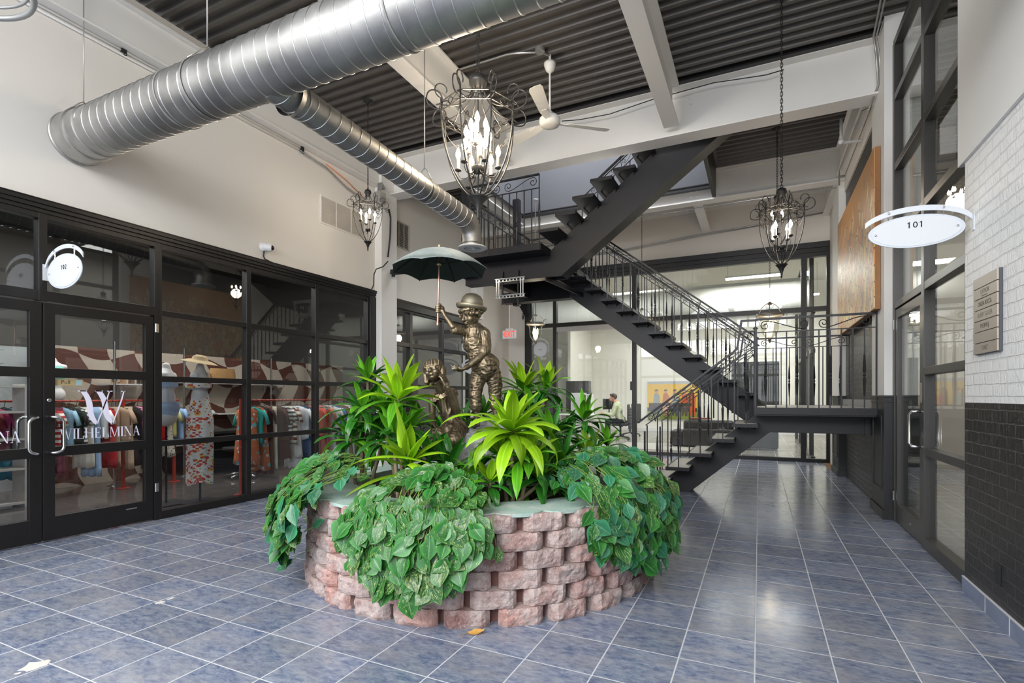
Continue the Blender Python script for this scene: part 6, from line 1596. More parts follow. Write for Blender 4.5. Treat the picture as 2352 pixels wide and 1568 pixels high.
def fill(P_, Q_, lst, rz, rack_words, group, w=.40, hs=None, tagset=(), seed=0, f0=.02, f1=.98):
    rr = random.Random(seed); n = len(lst)
    for i, (kd, c) in enumerate(lst):
        f = f0 + (f1 - f0) * (i + .5) / n; p = P_ + (Q_ - P_) * f
        if kd == 'stripe_g': kd, m, cn = 'top', stripe_g, 'grey and white striped'
        elif kd == 'stripe_r': kd, m, cn = 'shirt', stripe_r, 'red and white striped'
        elif kd == 'stripe_b': kd, m, cn = 'shirt', stripe_b, 'brown and cream striped'
        elif kd == 'dots': kd, m, cn = 'dress', dots, 'speckled pale'
        elif kd == 'floral': kd, m, cn = 'dress', floral, 'orange and teal patterned'
        elif kd == 'flowers': kd, m, cn = 'dress', flowers, 'coral flower print'
        elif kd == 'blue': kd, m, cn = 'shirt', blueprint, 'blue printed'
        else: m = cloth(c); cn = names.get(c, '')
        h = {'top': rr.uniform(.42, .56), 'shirt': rr.uniform(.48, .6), 'dress': rr.uniform(.75, .92), 'trousers': rr.uniform(.8, .98)}[kd]
        ww = {'top': .34, 'shirt': .40, 'dress': .38, 'trousers': .26}[kd] * (w / .40)
        garment(p, ww, h, kd, m, rz + rr.uniform(-.16, .16), f'{cn} {word[kd]}, {order[i]} from the left on the {rack_words}', group, i in tagset, seed * 50 + i)
fill(P_, Q_, cols, math.atan2((Q_ - P_).y, (Q_ - P_).x) - PI / 2 + .55, 'rack behind the door', 'clothes on the rack behind the door', seed=3)
# rack behind the right hand panes
P2, Q2, _ = rack('long red clothes rack behind the right hand storefront panes', (-6.22, 4.70), (-6.35, 7.3), 1.25, (.0, .99))
cols2 = [('floral', 0), ('top', (70, 190, 180)), ('floral', 0), ('top', (60, 30, 34)), ('trousers', (120, 76, 62)), ('trousers', (226, 218, 196)), ('top', (72, 40, 36)), ('dress', (84, 44, 40)), ('stripe_g', 0), ('stripe_b', 0), ('dress', (236, 232, 224)), ('trousers', (232, 232, 236)), ('shirt', (232, 232, 236)), ('dress', (40, 84, 132)), ('dress', (44, 76, 110)), ('dress', (226, 84, 62)), ('shirt', (222, 90, 66)), ('flowers', 0), ('flowers', 0), ('top', (196, 126, 100)), ('dress', (222, 224, 230)), ('shirt', (226, 226, 220)), ('blue', 0), ('shirt', (120, 84, 70)), ('trousers', (128, 90, 76)), ('top', (110, 74, 62)), ('dress', (226, 228, 234)), ('trousers', (224, 220, 210)), ('shirt', (150, 110, 104)), ('dress', (136, 98, 92)), ('top', (80, 90, 96)), ('dress', (70, 52, 48)), ('shirt', (60, 62, 66)), ('top', (120, 104, 92))]
names.update({(70, 190, 180): 'turquoise', (60, 30, 34): 'dark brown', (120, 76, 62): 'brown', (226, 218, 196): 'ivory', (72, 40, 36): 'chocolate', (84, 44, 40): 'mahogany', (236, 232, 224): 'off white', (232, 232, 236): 'bright white', (40, 84, 132): 'denim blue', (44, 76, 110): 'slate blue', (226, 84, 62): 'coral red', (222, 90, 66): 'coral', (196, 126, 100): 'terracotta', (222, 224, 230): 'pale white', (226, 226, 220): 'chalk white', (120, 84, 70): 'cocoa brown', (128, 90, 76): 'light brown', (110, 74, 62): 'russet', (226, 228, 234): 'cool white', (224, 220, 210): 'oatmeal', (150, 110, 104): 'dusty pink', (136, 98, 92): 'mauve brown', (80, 90, 96): 'grey blue', (70, 52, 48): 'dark mocha', (60, 62, 66): 'charcoal', (120, 104, 92): 'taupe'})
fill(P2, Q2, cols2, math.atan2((Q2 - P2).y, (Q2 - P2).x) - PI / 2 + .5, 'long window rack', 'clothes on the long window rack', w=.40, tagset=(0, 1, 2, 4, 9, 14), seed=9)
# ---- mannequins
skin_m = M('mannequin_white', (226, 222, 222), .5, var=.02)
def torso(label, c, s, rz, zb, base=True):
    """c = (x,y) of the stand, torso bottom at zb"""
    t = thing('mannequin', label, 'mannequin', (c[0], c[1], 0)); ax = V((math.cos(rz), math.sin(rz), 0)); ay = V((-math.sin(rz), math.cos(rz), 0))
    B = Blob(); o = V((c[0], c[1], zb)); A_ = (ax, ay, UP)
    B.ell(o + UP * .10 * s, (.165 * s, .115 * s, .14 * s), A_); B.ell(o + UP * .30 * s, (.125 * s, .09 * s, .16 * s), A_); B.ell(o + UP * .50 * s, (.155 * s, .105 * s, .13 * s), A_)
    for sg in (-1, 1): B.ell(o + UP * .47 * s + ax * sg * .07 * s - ay * .085 * s, (.068 * s, .055 * s, .062 * s), A_); B.ell(o + UP * .575 * s + ax * sg * .135 * s, (.05 * s, .05 * s, .05 * s), A_)
    B.ell(o + UP * .585 * s, (.165 * s, .075 * s, .055 * s), A_); B.cap(o + UP * .60 * s, o + UP * .69 * s, .062 * s, .047 * s); B.ell(o + UP * .62 * s, (.10 * s, .06 * s, .05 * s), A_)
    B.bake('torso', skin_m, t, .012, 3)
    b = MB(); b.tube([(c[0], c[1], .02), (c[0], c[1], zb + .06)], .013, 8); b.build('pole', M('stand_black', (24, 24, 24), .4), t)
    if base: b = MB(); b.box((c[0] - .19, c[1] - .22, 0), (c[0] + .19, c[1] + .22, .015)); b.build('base', M('stand_black', (24, 24, 24), .4), t, bevel=.003)
    return t, o, ax, ay
mz = at(455, 850, 6.4)
t1, o1, ax1, ay1 = torso('white torso mannequin wearing the long fruit print dress', (-6.26, 4.165), 1.0, 2.1 - PI, .98)
# long printed dress
fruit = None
def fruit_material():
    t = NT('fruit_print_cloth'); v = t.n('ShaderNodeTexCoord').outputs['UV']; cur = lin((234, 232, 228))
    mp0 = t.n('ShaderNodeMapping', i={'Scale': (9, 17, 1)}); t.l(v, mp0.inputs[0])
    ck = t.n('ShaderNodeTexChecker', i={'Scale': 3.0, 'Color1': (1, 1, 1, 1), 'Color2': (0, 0, 0, 1)}); t.l(mp0.outputs[0], ck.inputs[0])
    for i, (col, sc_, th, mode) in enumerate((((232, 206, 110), 1.3, .30, 0), ((80, 132, 190), 1.5, .26, 2), ((196, 52, 42), 1.2, .30, 1), ((214, 88, 62), 2.3, .36, 0), ((198, 40, 40), 3.0, .28, 0), ((226, 176, 48), 2.9, .25, 0), ((70, 130, 70), 3.4, .22, 0), ((110, 160, 205), 2.6, .24, 2))):
        mp = t.n('ShaderNodeMapping', i={'Location': (i * 3.7, i * 5.3, 0), 'Scale': (4.4, 8.4, 1)}); t.l(v, mp.inputs[0])
        vo = t.n('ShaderNodeTexVoronoi', feature='F1', distance='CHEBYCHEV' if mode == 1 else 'EUCLIDEAN', i={'Scale': sc_, 'Randomness': .9}); t.l(mp.outputs[0], vo.inputs['Vector'])
        nz = t.noise(mp.outputs[0], sc_ * (1 if mode == 1 else 5), 3, .7); d = t.math('ADD', vo.outputs['Distance'], t.math('MULTIPLY', nz, .0 if mode == 1 else .30)); f = t.math('LESS_THAN', d, th + (.12 if mode != 1 else 0))
        if mode == 1: f = t.math('MULTIPLY', f, ck.outputs['Fac'])
        if mode == 2:
            sp = t.n('ShaderNodeSeparateXYZ'); t.l(mp.outputs[0], sp.inputs[0]); f = t.math('MULTIPLY', f, t.math('GREATER_THAN', t.math('SINE', t.math('ADD', t.math('MULTIPLY', sp.outputs[1], 22.0), t.math('MULTIPLY', t.math('SINE', t.math('MULTIPLY', sp.outputs[0], 9.0)), 1.2))), .1))
        cur = t.mix(f, cur, lin(col))
    t.bsdf(cur, .8); return t.m
fruit = fruit_material()
dr_ = thing('fruit_print_dress', 'long white dress printed with red fruit and blue checks on the window mannequin', 'dress', (o1.x, o1.y, .22))
b = MB(); b.use_uv = True; n = 40; rows = []
for j in range(26):
    v_ = j / 25; z = 1.32 - v_ * 1.08; hw = .105 + .075 * min(1, v_ * 3.6) - .02 * max(0, v_ - .5); dp = .085 + .055 * min(1, v_ * 3.5)
    r = []
    for k in range(n + 1):
        a = 2 * PI * k / n; f = 1 + .045 * math.sin(a * 7 + v_ * 3) * v_; r.append(b.av(V((o1.x, o1.y, z + .02 * math.sin(a * 3) * (v_ > .9) + (0.05 * math.cos(a * 1.0 + .6) if v_ < .02 else 0))) + ax1 * math.cos(a) * hw * f + ay1 * math.sin(a) * dp * f, (k / n, v_)))
    rows.append(r)
for A_, B_ in zip(rows, rows[1:]):
    for k in range(n): b.af((A_[k], B_[k], B_[k + 1], A_[k + 1]))
b.build('skirt', fruit, dr_, smooth=True, fixn=False)
b = MB(); b.use_uv = True; rows = []
for j in range(4):
    v_ = j / 3; z = 1.50 - v_ * .09
    rows.append([b.av(V((o1.x, o1.y, z)) + ax1 * math.cos(2 * PI * k / n) * .165 + ay1 * (math.sin(2 * PI * k / n) * .118 - (.045 * abs(math.cos(2 * PI * k / n)) if math.sin(2 * PI * k / n) < -.1 else 0)), (k / n, v_ * .1)) for k in range(n + 1)])
for A_, B_ in zip(rows, rows[1:]):
    for k in range(n): b.af((A_[k], B_[k], B_[k + 1], A_[k + 1]))
b.build('bandeau', fruit, dr_, smooth=True, fixn=False)
ht = V((o1.x, o1.y, 1.80)); b = MB(); hx = (UP + V((.45, -.1, 0)) * .55 + ax1 * -.15).normalized()
b.lathe([(.0, .06), (.05, .055), (.085, .03), (.09, 0), (.14, -.012), (.20, -.035), (.205, -.038), (.14, -.022), (.088, -.01), (.0, -.006)], ht - UP * .04, 40, hx, caps=False)
b.build('sun_hat', M('straw', (196, 172, 132), .8, var=.2, vs=30, bump=.6, bs=160), label='wide straw sun hat resting on the neck of the dressed mannequin', cat='hat', smooth=True)
t2, o2, ax2, ay2 = torso('white torso mannequin wearing a pale blue bikini beside the door', (-6.50, 3.90), 1.0, 2.1 - PI, .98)
bk = M('pale_blue_cloth', (176, 196, 226), .8)
bt = thing('bikini', 'pale blue two piece swimsuit with ties on the left mannequin', 'swimwear', (o2.x, o2.y, 1.0))
b = MB(); rows = []
for j in range(5):
    z = 1.42 + .028 * j; rows.append([b.av(V((o2.x, o2.y, z)) + ax2 * math.cos(2 * PI * k / 28) * (.160 + .002 * j) + ay2 * math.sin(2 * PI * k / 28) * .112 - ay2 * (.03 if math.sin(2 * PI * k / 28) < -.2 else 0)) for k in range(29)])
for A_, B_ in zip(rows, rows[1:]):
    for k in range(28): b.af((A_[k], B_[k], B_[k + 1], A_[k + 1]))
b.build('bikini_top', bk, bt, smooth=True, fixn=False)
b = MB(); rows = []
for j in range(7):
    v_ = j / 6; z = 1.24 - .20 * v_; rows.append([b.av(V((o2.x, o2.y, z + .03 * math.sin(6 * PI * k / 28) * (j == 2))) + (ax2 * math.cos(2 * PI * k / 28) * .172 + ay2 * math.sin(2 * PI * k / 28) * .124) * ((1.12 + .05 * math.sin(k * 2.2)) if j == 2 else (1 - .25 * max(0, v_ - .5)))) for k in range(29)])
for A_, B_ in zip(rows, rows[1:]):
    for k in range(28): b.af((A_[k], B_[k], B_[k + 1], A_[k + 1]))
b.build('bikini_bottom', bk, bt, smooth=True, fixn=False)
b = MB(); f0 = V((o2.x, o2.y, 1.46)) + (V((0, 0, 1.3)) - V((o2.x, o2.y, 1.3))).normalized() * .13
b.tube([f0, f0 - UP * .1 + RIGHT * .01, f0 - UP * .2], .003, 4); b.tube([f0, f0 - UP * .09 + RIGHT * .03, f0 - UP * .18 + RIGHT * .035], .003, 4); b.build('ties', bk, bt)
t3, o3, ax3, ay3 = torso('torso mannequin in a turquoise top above the rack behind the door', (-8.75, 3.75), .8, -PI / 2 - .6, 1.25, False)
b = MB(); b.lathe([(.12, .30), (.135, .36), (.13, .43), (.10, .47)], (o3.x, o3.y, o3.z), 24, caps=False); b.build('halter_blouse', M('turquoise_cloth', (130, 208, 196), .8), label='turquoise halter top on the small mannequin above the rack', cat='top', smooth=True, fixn=False)
# ---- objects on the shelves
wick = M('woven_straw', (166, 128, 82), .8, var=.3, vs=60, bump=.8, bs=120); blackfab = M('black_fabric', (26, 25, 26), .7)
def bag(label, c, w, h, d, m, handle=.5, cat='bag', name='handbag'):
    t = thing(name, label, cat, tuple(c)); b = MB(); x, y, z = c; rows = []
    for j in range(6):
        v_ = j / 5; f = 1 + .12 * math.sin(PI * v_); rows.append([b.av((x + d / 2 * math.cos(2 * PI * k / 20) * f, y + w / 2 * (abs(math.cos(0)) * math.sin(2 * PI * k / 20)) * f, z + h * v_)) for k in range(20)])
    for A_, B_ in zip(rows, rows[1:]):
        for k in range(20): b.af((A_[k], A_[(k + 1) % 20], B_[(k + 1) % 20], B_[k]))
    b.af(rows[0][::-1]); b.build('body', m, t, smooth=True)
    if handle: b = MB(); b.tube([V((x, y - w * .28, z + h)), V((x, y - w * .2, z + h + h * handle)), V((x, y + w * .2, z + h + h * handle)), V((x, y + w * .28, z + h))], .008, 6); b.build('handle', m, t, smooth=True)
bag('woven straw tote with net sides on the upper mural shelf', (-8.84, 6.3, 1.552), .46, .26, .16, wick, 0, name='straw_bag')
bag('round tan bag beside the straw tote on the upper shelf', (-8.84, 5.95, 1.552), .26, .16, .14, M('tan_leather', (150, 104, 62), .6), .0)
bag('brown paper coloured bag on the middle mural shelf', (-8.84, 5.75, .503), .2, .2, .12, M('kraft', (168, 136, 98), .7), .4)
bag('black handbag on the lowest mural shelf at the right', (-8.84, 6.6, .503), .3, .24, .14, blackfab, .5)
bag('small silver beaded bag hanging below the upper shelf', (-8.72, 6.7, 1.17), .15, .13, .06, M('beaded_silver', (196, 190, 170), .4, .4, bump=1, bs=200), 1.2, name='beaded_bag')
b = MB(); b.lathe([(0, .07), (.06, .065), (.09, .03), (.095, 0)], (-8.84, 6.05, 1.002), 20); b.box((-8.75, 5.99, 1.002), (-8.66, 6.11, 1.012)); b.build('baseball_cap', M('cap_white', (206, 206, 204), .8), label='white cap with a dark brim on the middle mural shelf', cat='cap', smooth=True, auto=.6)
for i in range(4):
    b = MB(); c = V((-8.86, 4.5 + i * .12, 1.502)); b.prism([(0, 0), (.05, 0), (.045, .12), (.025, .2), (0.005, .14)], c, Y1v, UP, X1, .09); b.build('sandal', [wick, M('sandal_tan', (160, 120, 80), .6), M('sandal_brown', (90, 60, 40), .6), M('sandal_dark', (50, 40, 34), .6)][i], label=['cream', 'tan', 'brown', 'dark'][i] + ' sandal standing in the row on the short mural shelf', cat='shoe', group='sandals on the short shelf', bevel=.006)
# table and chair inside, chrome cantilever chair
t = thing('desk', 'dark desk at the back of the store below the mural shelves', 'desk', (-8.2, 6.2, 0)); b = MB(); b.box((-8.5, 5.5, .70), (-7.9, 7.2, .74)); b.build('top', blackfab, t)
b = MB(); b.box((-8.48, 5.5, 0), (-8.44, 7.2, .7)); b.build('panel', blackfab, t)
t = thing('office_chair', 'black chair with chrome frame in front of the store desk', 'chair', (-7.5, 5.7, 0))
b = MB(); b.box((-7.72, 5.48, .44), (-7.28, 5.92, .50)); b.build('seat', blackfab, t, bevel=.02); b = MB(); b.box((-7.30, 5.48, .55), (-7.25, 5.92, .95)); b.build('backrest', blackfab, t, bevel=.02)
b = MB(); b.tube([(-7.5, 5.7, .44), (-7.5, 5.7, .08)], .025, 8)
for k in range(5): b.tube([(-7.5, 5.7, .1), (-7.5 + .28 * math.cos(k * 1.257), 5.7 + .28 * math.sin(k * 1.257), .04)], .014, 6)
b.build('base', chrome, t, smooth=True)
# white shelf unit and patterned garment behind the left leaf
t = thing('shelf_unit', 'white open shelf unit behind the left door leaf', 'shelf', (-7.9, 2.45, 0))
b = MB()
for yy in (2.3, 3.1): b.box((-8.15, yy - .015, 0), (-7.85, yy + .015, 1.45))
b.build('side', M('shelf_white', (206, 204, 200), .5), t)
for z in (.05, .45, .8, 1.12, 1.42): b = MB(); b.box((-8.15, 2.3, z - .012), (-7.85, 3.1, z + .012)); b.build('shelf', M('shelf_white', (206, 204, 200), .5), t)
for i, (z, m, lb) in enumerate(((.062, cloth((150, 40, 60)), 'wine red'), (.462, cloth((40, 40, 44)), 'black'), (.812, cloth((60, 110, 60)), 'green'), (1.132, cloth((200, 196, 190)), 'cream'))):
    b = MB()
    for k in range(4): b.box((-8.12, 2.5 + .01 * k, z + k * .035), (-7.9, 2.85 - .008 * k, z + k * .035 + .03))
    b.build('folded_clothes', m, label=f'stack of folded {lb} clothes on the white shelf unit', cat='clothes', group='folded clothes on the shelf unit', bevel=.01)
lf = print_material('cloth_tropical', (50, 110, 190), [(40, 130, 80), (214, 110, 50), (190, 40, 60), (230, 220, 214)], 12)
pL, qL, _ = rack('red clothes rack at the far left edge behind the left door leaf', (-6.9, .9), (-6.9, 2.15), 1.46, (0., 1.))
for i in range(3): garment(V((-6.9, 2.02 - i * .22, 1.46)), .46, .72, 'dress', lf, -.35, ['tropical print garment nearest the pull handles', 'tropical print garment second from the pull handles', 'tropical print garment third from the pull handles'][i], 'tropical print clothes at the left edge', seed=80 + i)
pp_ = V((-8.0, 2.75, 1.43)); t = thing('potted_plant', 'small leafy plant on top of the white shelf unit in the store', 'plant', tuple(pp_))
b = MB(); b.lathe([(0, 0), (.05, 0), (.065, .09), (.06, .09)], pp_, 16); b.build('pot', M('pot_white', (214, 214, 210), .5), t, smooth=True)
b = MB(); b.use_uv = True; b.use_rnd = True; rr = random.Random(2)
for k in range(120):
    a = rr.uniform(0, 6.28); r = rr.uniform(.02, .16); q = pp_ + V((math.cos(a) * r, math.sin(a) * r, .12 + rr.uniform(0, .3))); R_.seed(k); heart_leaf(b, q, V((math.cos(a), math.sin(a), rr.uniform(-.3, .6))), UP, .055, .035)
for k in range(9): a = k * .7; b.tube([pp_ + UP * .08, pp_ + V((math.cos(a) * .06, math.sin(a) * .06, .22)), pp_ + V((math.cos(a) * .12, math.sin(a) * .12, .38))], .003, 4)
b.build('foliage', darkg, t, smooth=True, fixn=False)
# vinyl lettering on the doors: high contrast serif capitals
vinyl = M('lilac_vinyl', (238, 234, 252), .5, var=.01)
def serif(b, ch, x, y, h, ax, o, w=1.0):
    """draw one capital into b at x (left), baseline y; returns its width"""
    th, tn, sf = h * .15, h * .035, h * .035
    def rect(x0, y0, x1, y1): quad((x0, y0), (x1, y0), (x1, y1), (x0, y1))
    def quad(*p):
        ids = [b.av(o + ax * (x + q[0] * w) + UP * (y + q[1])) for q in p]; n_ = X1 * .0006; ids2 = [b.av(V(b.v[i]) + n_) for i in ids]; b.af(ids2); b.af(ids[::-1])
        for k in range(len(ids)): b.af((ids[k], ids[(k + 1) % len(ids)], ids2[(k + 1) % len(ids)], ids2[k]))
    def serif_(xc, yy, ww, up): rect(xc - ww / 2, yy if up else yy - sf, xc + ww / 2, yy + sf if up else yy)
    if ch == 'I': rect(.06 * h, 0, .06 * h + th, h); serif_(.135 * h, 0, .27 * h, True); serif_(.135 * h, h, .27 * h, False); return .30 * h * w
    if ch == 'L': rect(.06 * h, 0, .06 * h + th, h); serif_(.135 * h, h, .27 * h, False); rect(0, 0, .62 * h, tn); rect(.60 * h, 0, .62 * h + tn, .26 * h); return .72 * h * w
    if ch == 'E': rect(.06 * h, 0, .06 * h + th, h); rect(0, 0, .60 * h, tn); rect(0, h - tn, .58 * h, h); rect(.1 * h, .5 * h, .42 * h, .5 * h + tn); rect(.58 * h, 0, .58 * h + tn, .24 * h); rect(.56 * h, h - .22 * h, .56 * h + tn, h); rect(.42 * h, .42 * h, .42 * h + tn, .6 * h); return .70 * h * w
    if ch == 'H':
        for xx in (.06, .66): rect(xx * h, 0, xx * h + th, h); serif_((xx + .075) * h, 0, .27 * h, True); serif_((xx + .075) * h, h, .27 * h, False)
        rect(.1 * h, .5 * h, .7 * h, .5 * h + tn); return .92 * h * w
    if ch == 'N':
        rect(.10 * h, 0, .10 * h + tn, h); rect(.74 * h, 0, .74 * h + tn, h); quad((.06 * h, h), (.06 * h + th * 1.1, h), (.74 * h + tn, 0), (.72 * h - th * .3, 0)); serif_(.12 * h, 0, .24 * h, True); serif_(.76 * h, h, .24 * h, False); serif_(.08 * h, h, .2 * h, False); return .90 * h * w
    if ch == 'M':
        rect(.10 * h, 0, .10 * h + tn, h); rect(.88 * h, 0, .88 * h + th, h); quad((.08 * h, h), (.08 * h + th, h), (.54 * h, .02 * h), (.50 * h, 0)); quad((.86 * h, h), (.90 * h, h), (.53 * h, 0), (.49 * h, .04 * h)); serif_(.12 * h, 0, .24 * h, True); serif_(.955 * h, 0, .27 * h, True); serif_(.95 * h, h, .27 * h, False); serif_(.1 * h, h, .2 * h, False); return 1.12 * h * w
    if ch == 'A':
        quad((.36 * h, h), (.36 * h + tn, h), (.14 * h, 0), (.14 * h - tn, 0)); quad((.34 * h, h), (.44 * h, h), (.78 * h, 0), (.78 * h - th, 0)); rect(.22 * h, .34 * h, .6 * h, .34 * h + tn); serif_(.12 * h, 0, .22 * h, True); serif_(.72 * h, 0, .28 * h, True); return .88 * h * w
    if ch == 'W':
        quad((.02 * h, h), (.02 * h + th * 1.1, h), (.40 * h, 0), (.36 * h, 0)); quad((.58 * h, h), (.61 * h, h), (.40 * h, 0), (.37 * h, 0)); quad((.42 * h, h), (.42 * h + th * 1.1, h), (.80 * h, 0), (.76 * h, 0)); quad((1.02 * h, h), (1.05 * h, h), (.80 * h, 0), (.77 * h, 0))
        serif_(.09 * h, h, .26 * h, False); serif_(.50 * h, h, .26 * h, False); serif_(.62 * h, h, .18 * h, False); serif_(1.03 * h, h, .22 * h, False); return 1.16 * h * w
def big_w(b, y0, z0, h, wd, o):
    """monogram W: curled heavy strokes"""
    def strip(pts, ws):
        L = []
        for (p, w_) in zip(pts, ws): L.append((p[0] - w_ / 2, p[1])); 
        Rr = [(p[0] + w_ / 2, p[1]) for p, w_ in zip(pts, ws)]
        for k in range(len(pts) - 1):
            ids = [b.av(o + Y1v * (y0 + q[0] * wd) + UP * (z0 + q[1] * h)) for q in (L[k], Rr[k], Rr[k + 1], L[k + 1])]; b.af(ids)
    def curve(x0, x1, sg, n=12): return [(x0 + (x1 - x0) * i / n + sg * .035 * math.sin(2 * PI * i / n), 1 - i / n) for i in range(n + 1)]
    strip(curve(.10, .385, 1), [.125 + .0 * i for i in range(13)][:11] + [.10, .03]); strip([(.66, 1), (.60, .75), (.385, 0)], [.025, .03, .03])
    strip(curve(.42, .72, 1), [.13] * 11 + [.10, .03]); strip([(.98, 1), (.92, .7), (.72, 0)], [.03, .035, .03])
    for xc, w_ in ((.09, .2), (.43, .18), (.665, .13), (.96, .11)): strip([(xc, 1.0), (xc, .972)], [w_, w_ * .8])
for door, y0, wl in ((door1, 2.52, 'WILHELMINA'), (door2, 1.56, 'WILHELMINA')):
    b = MB(); o = V((XL - .0285, 0, 0)); big_w(b, y0 + .14, 1.03, .33, .40, o); b.build('monogram', vinyl, door, fixn=False)
    b = MB(); tot = 0; tmp = MB()
    for ch in wl: tot += serif(tmp, ch, 0, 0, .10, Y1v, o, .72) + .004
    x = 0
    for ch in wl: x += serif(b, ch, y0 + .0 + x, .905, .10, Y1v, o, .72 * .69 / tot) + .004 * .69 / tot
    b.build('lettering', vinyl, door)
# ================================================================== SIGNS, PAINTING, OFFICE
ink = M('black_ink', (15, 15, 15), .6)
sign_m = M('sign_silver', (196, 202, 208), .45, .0, var=.02); sign_face = M('sign_white_face', (208, 210, 213), .5, var=.01, spec=.3); arm_m = M('sign_arm', (204, 208, 212), .4, .0, var=.02)
def oval_sign(label, wall, y, z, sx, W, Hh, txt, size, group='oval suite signs on curved arms', txt2=None):
    """sign hung from a curved flat arm; wall = x of the fixing, sx = direction away from the wall"""
    t = thing('suite_sign', label, 'sign', (wall, y, z - Hh), group); o = V((wall, y, z)); d = X1 * sx
    cx = wall + sx * (W * .5 + .04); b = MB()
    # flat arched arm
    pts = []; n = 26
    for i in range(n + 1):
        a = -.12 + (PI * .90) * i / n; pts.append(V((cx, y, z - Hh * .30)) + d * (-math.cos(a) * (W * .5 + .045)) * 1.0 + UP * math.sin(a) * Hh * .62)
    up_ = V((0, 0, 1)); w_ = .036
    for i in range(n):
        p, q = pts[i], pts[i + 1]; ids = []
        dn = -UP * w_
        for s in (-.004, .004): ids += [b.av(p + Y1v * s), b.av(q + Y1v * s), b.av(q + Y1v * s + dn), b.av(p + Y1v * s + dn)]
        b.af(ids[:4]); b.af(ids[4:][::-1]); b.af((ids[0], ids[4], ids[5], ids[1])); b.af((ids[3], ids[2], ids[6], ids[7]))
    b.box((wall, y - .02, z - Hh * .62), (wall + sx * .006, y + .02, z - Hh * .15)); b.build('arm', arm_m, t, smooth=False)
    cz = z - Hh * .45
    b = MB(); b.lathe([(0, -.004), (1, -.004), (1, .004), (0, .004)], (0, 0, 0), 56, Y1v)
    b.v = [(cx + p[0] * W * .5, y + p[1], cz + p[2] * Hh * .5) for p in b.v]; b.build('plate', sign_m, t, bevel=.001)
    b = MB(); b.lathe([(0, -.0065), (1, -.0065), (1, -.003), (0, -.003)], (0, 0, 0), 56, Y1v)
    b.v = [(cx + p[0] * W * .46, y + p[1], cz + p[2] * Hh * .45) for p in b.v]; b.build('face', sign_face, t)
    b = MB()
    for sg in (-1, 1):
        b.lathe([(.006, 0), (.006, .008), (0, .01)], V((cx + sg * W * .42, y - .006, cz + Hh * .02 * sg)), 10, V((0, -1, 0)))
    b.build('screw', steel, t, smooth=True)
    for sg in (-1, 1):
        xx = cx + sg * W * .28; zt_ = z - Hh * .30 + math.sin(math.acos(.28 / .57)) * Hh * .62 - w_ * .4
        b = MB(); b.lathe([(.007, 0), (.007, .008), (0, .011)], (xx, y - .004, zt_), 10, V((0, -1, 0))); chain(b, xx, y, cz + Hh * .40, zt_ - .012, .018, .0014, .004); b.build('hook', steel, t)
    b = MB(); x = -size * .95; oz = cz + Hh * (.10 if Hh < .25 else .05); s_ = size
    for ch in txt:
        o_ = V((cx + x, y - .0075, oz)); P_ = lambda poly: b.prism([(u * s_, v_ * s_) for u, v_ in poly], o_, X1, UP, Y1v, .001)
        if ch == '1': P_([(.2, 0), (.34, 0), (.34, .8), (.24, .8), (.05, .66), (.1, .57), (.2, .63)])
        elif ch == '0': b.tube([o_ + X1 * s_ * (.27 + .2 * math.cos(a)) + UP * s_ * (.4 + .34 * math.sin(a)) for a in [k * PI / 12 for k in range(24)]], s_ * .06, 8, closed=True)
        else: P_([(.05, 0), (.5, 0), (.5, .12), (.24, .12), (.48, .42), (.5, .6), (.42, .76), (.27, .81), (.12, .76), (.04, .62), (.15, .58), (.2, .67), (.28, .7), (.36, .66), (.38, .57), (.35, .45), (.05, .1)])
        x += size * .66
    if txt: b.build('number', ink, t)
    if txt2: text_mesh('letters', txt2, size * .55, V((cx, y - .0068, cz - Hh * .02)), X1, UP, ink, t, .0006)
    return t
oval_sign('large oval sign numbered 101 on a curved arm from the white brick wall', XR, 4.28, 2.50, -1, .525, .217, '101', .05)
oval_sign('oval sign numbered 102 on a curved arm above the left double doors', XL + .005, 2.40, 2.52, 1, .56, .30, '102', .05)
oval_sign('oval sign on a curved arm at the second storefront, partly behind the boy', XL, 9.6, 2.47, 1, .56, .30, '', .06, txt2='ra')
oval_sign('lower oval sign on a curved arm at the second storefront, behind the boy', XL, 9.6, 2.04, 1, .52, .28, '', .06, txt2='o')
oval_sign('small grey oval sign beside the glass office door', -4.62, YB - .1, 2.62, -1, .36, .36, '', .07, txt2='studio')
# directory plaque of seven bars
dp = thing('directory_sign', 'stack of seven taupe nameplates on the white brick wall', 'sign', (XR, 4.02, 1.56))
plate_m = M('plate_taupe', (172, 162, 150), .4, .3, var=.03); back_m = M('plaque_back', (70, 72, 78), .5)
yA, yB_ = 3.838, 4.20; z0, z1 = 1.56, 2.03; hh = (z1 - z0) / 7
b = MB(); b.box((XR - .016, yA - .006, z0), (XR, yB_, z1)); b.build('backing', back_m, dp)
tx = ['', 'CATNOIR', 'CINZIA ROCCA', 'HUBERT GASSER', 'MEIMEIJ', 'PUROTATTO', 'TONET']
for i, s in enumerate(tx):
    zt_ = z1 - i * hh; b = MB(); b.box((XR - .024, yA, zt_ - hh + .003), (XR - .016, yB_ - .001, zt_ - .002)); pl = b.build('nameplate', plate_m, dp, bevel=.001)
    if s:
        w_ = {'CATNOIR': .7, 'CINZIA ROCCA': .66, 'HUBERT GASSER': .70, 'MEIMEIJ': .9, 'PUROTATTO': 1.0, 'TONET': .68}[s]
        text_mesh('letters', s, .038, V((XR - .0243, (yA + yB_) / 2, zt_ - hh * (.5 if s != 'CATNOIR' else .42))), -Y1v, UP, M('engraved_grey', (70, 66, 60), .6), pl, .0003, sx=w_ * 1.15)
        if s == 'CATNOIR': text_mesh('script', 'affordable luxury', .014, V((XR - .0243, (yA + yB_) / 2, zt_ - hh * .78)), -Y1v, UP, M('engraved_grey', (70, 66, 60), .6), pl, .0003)
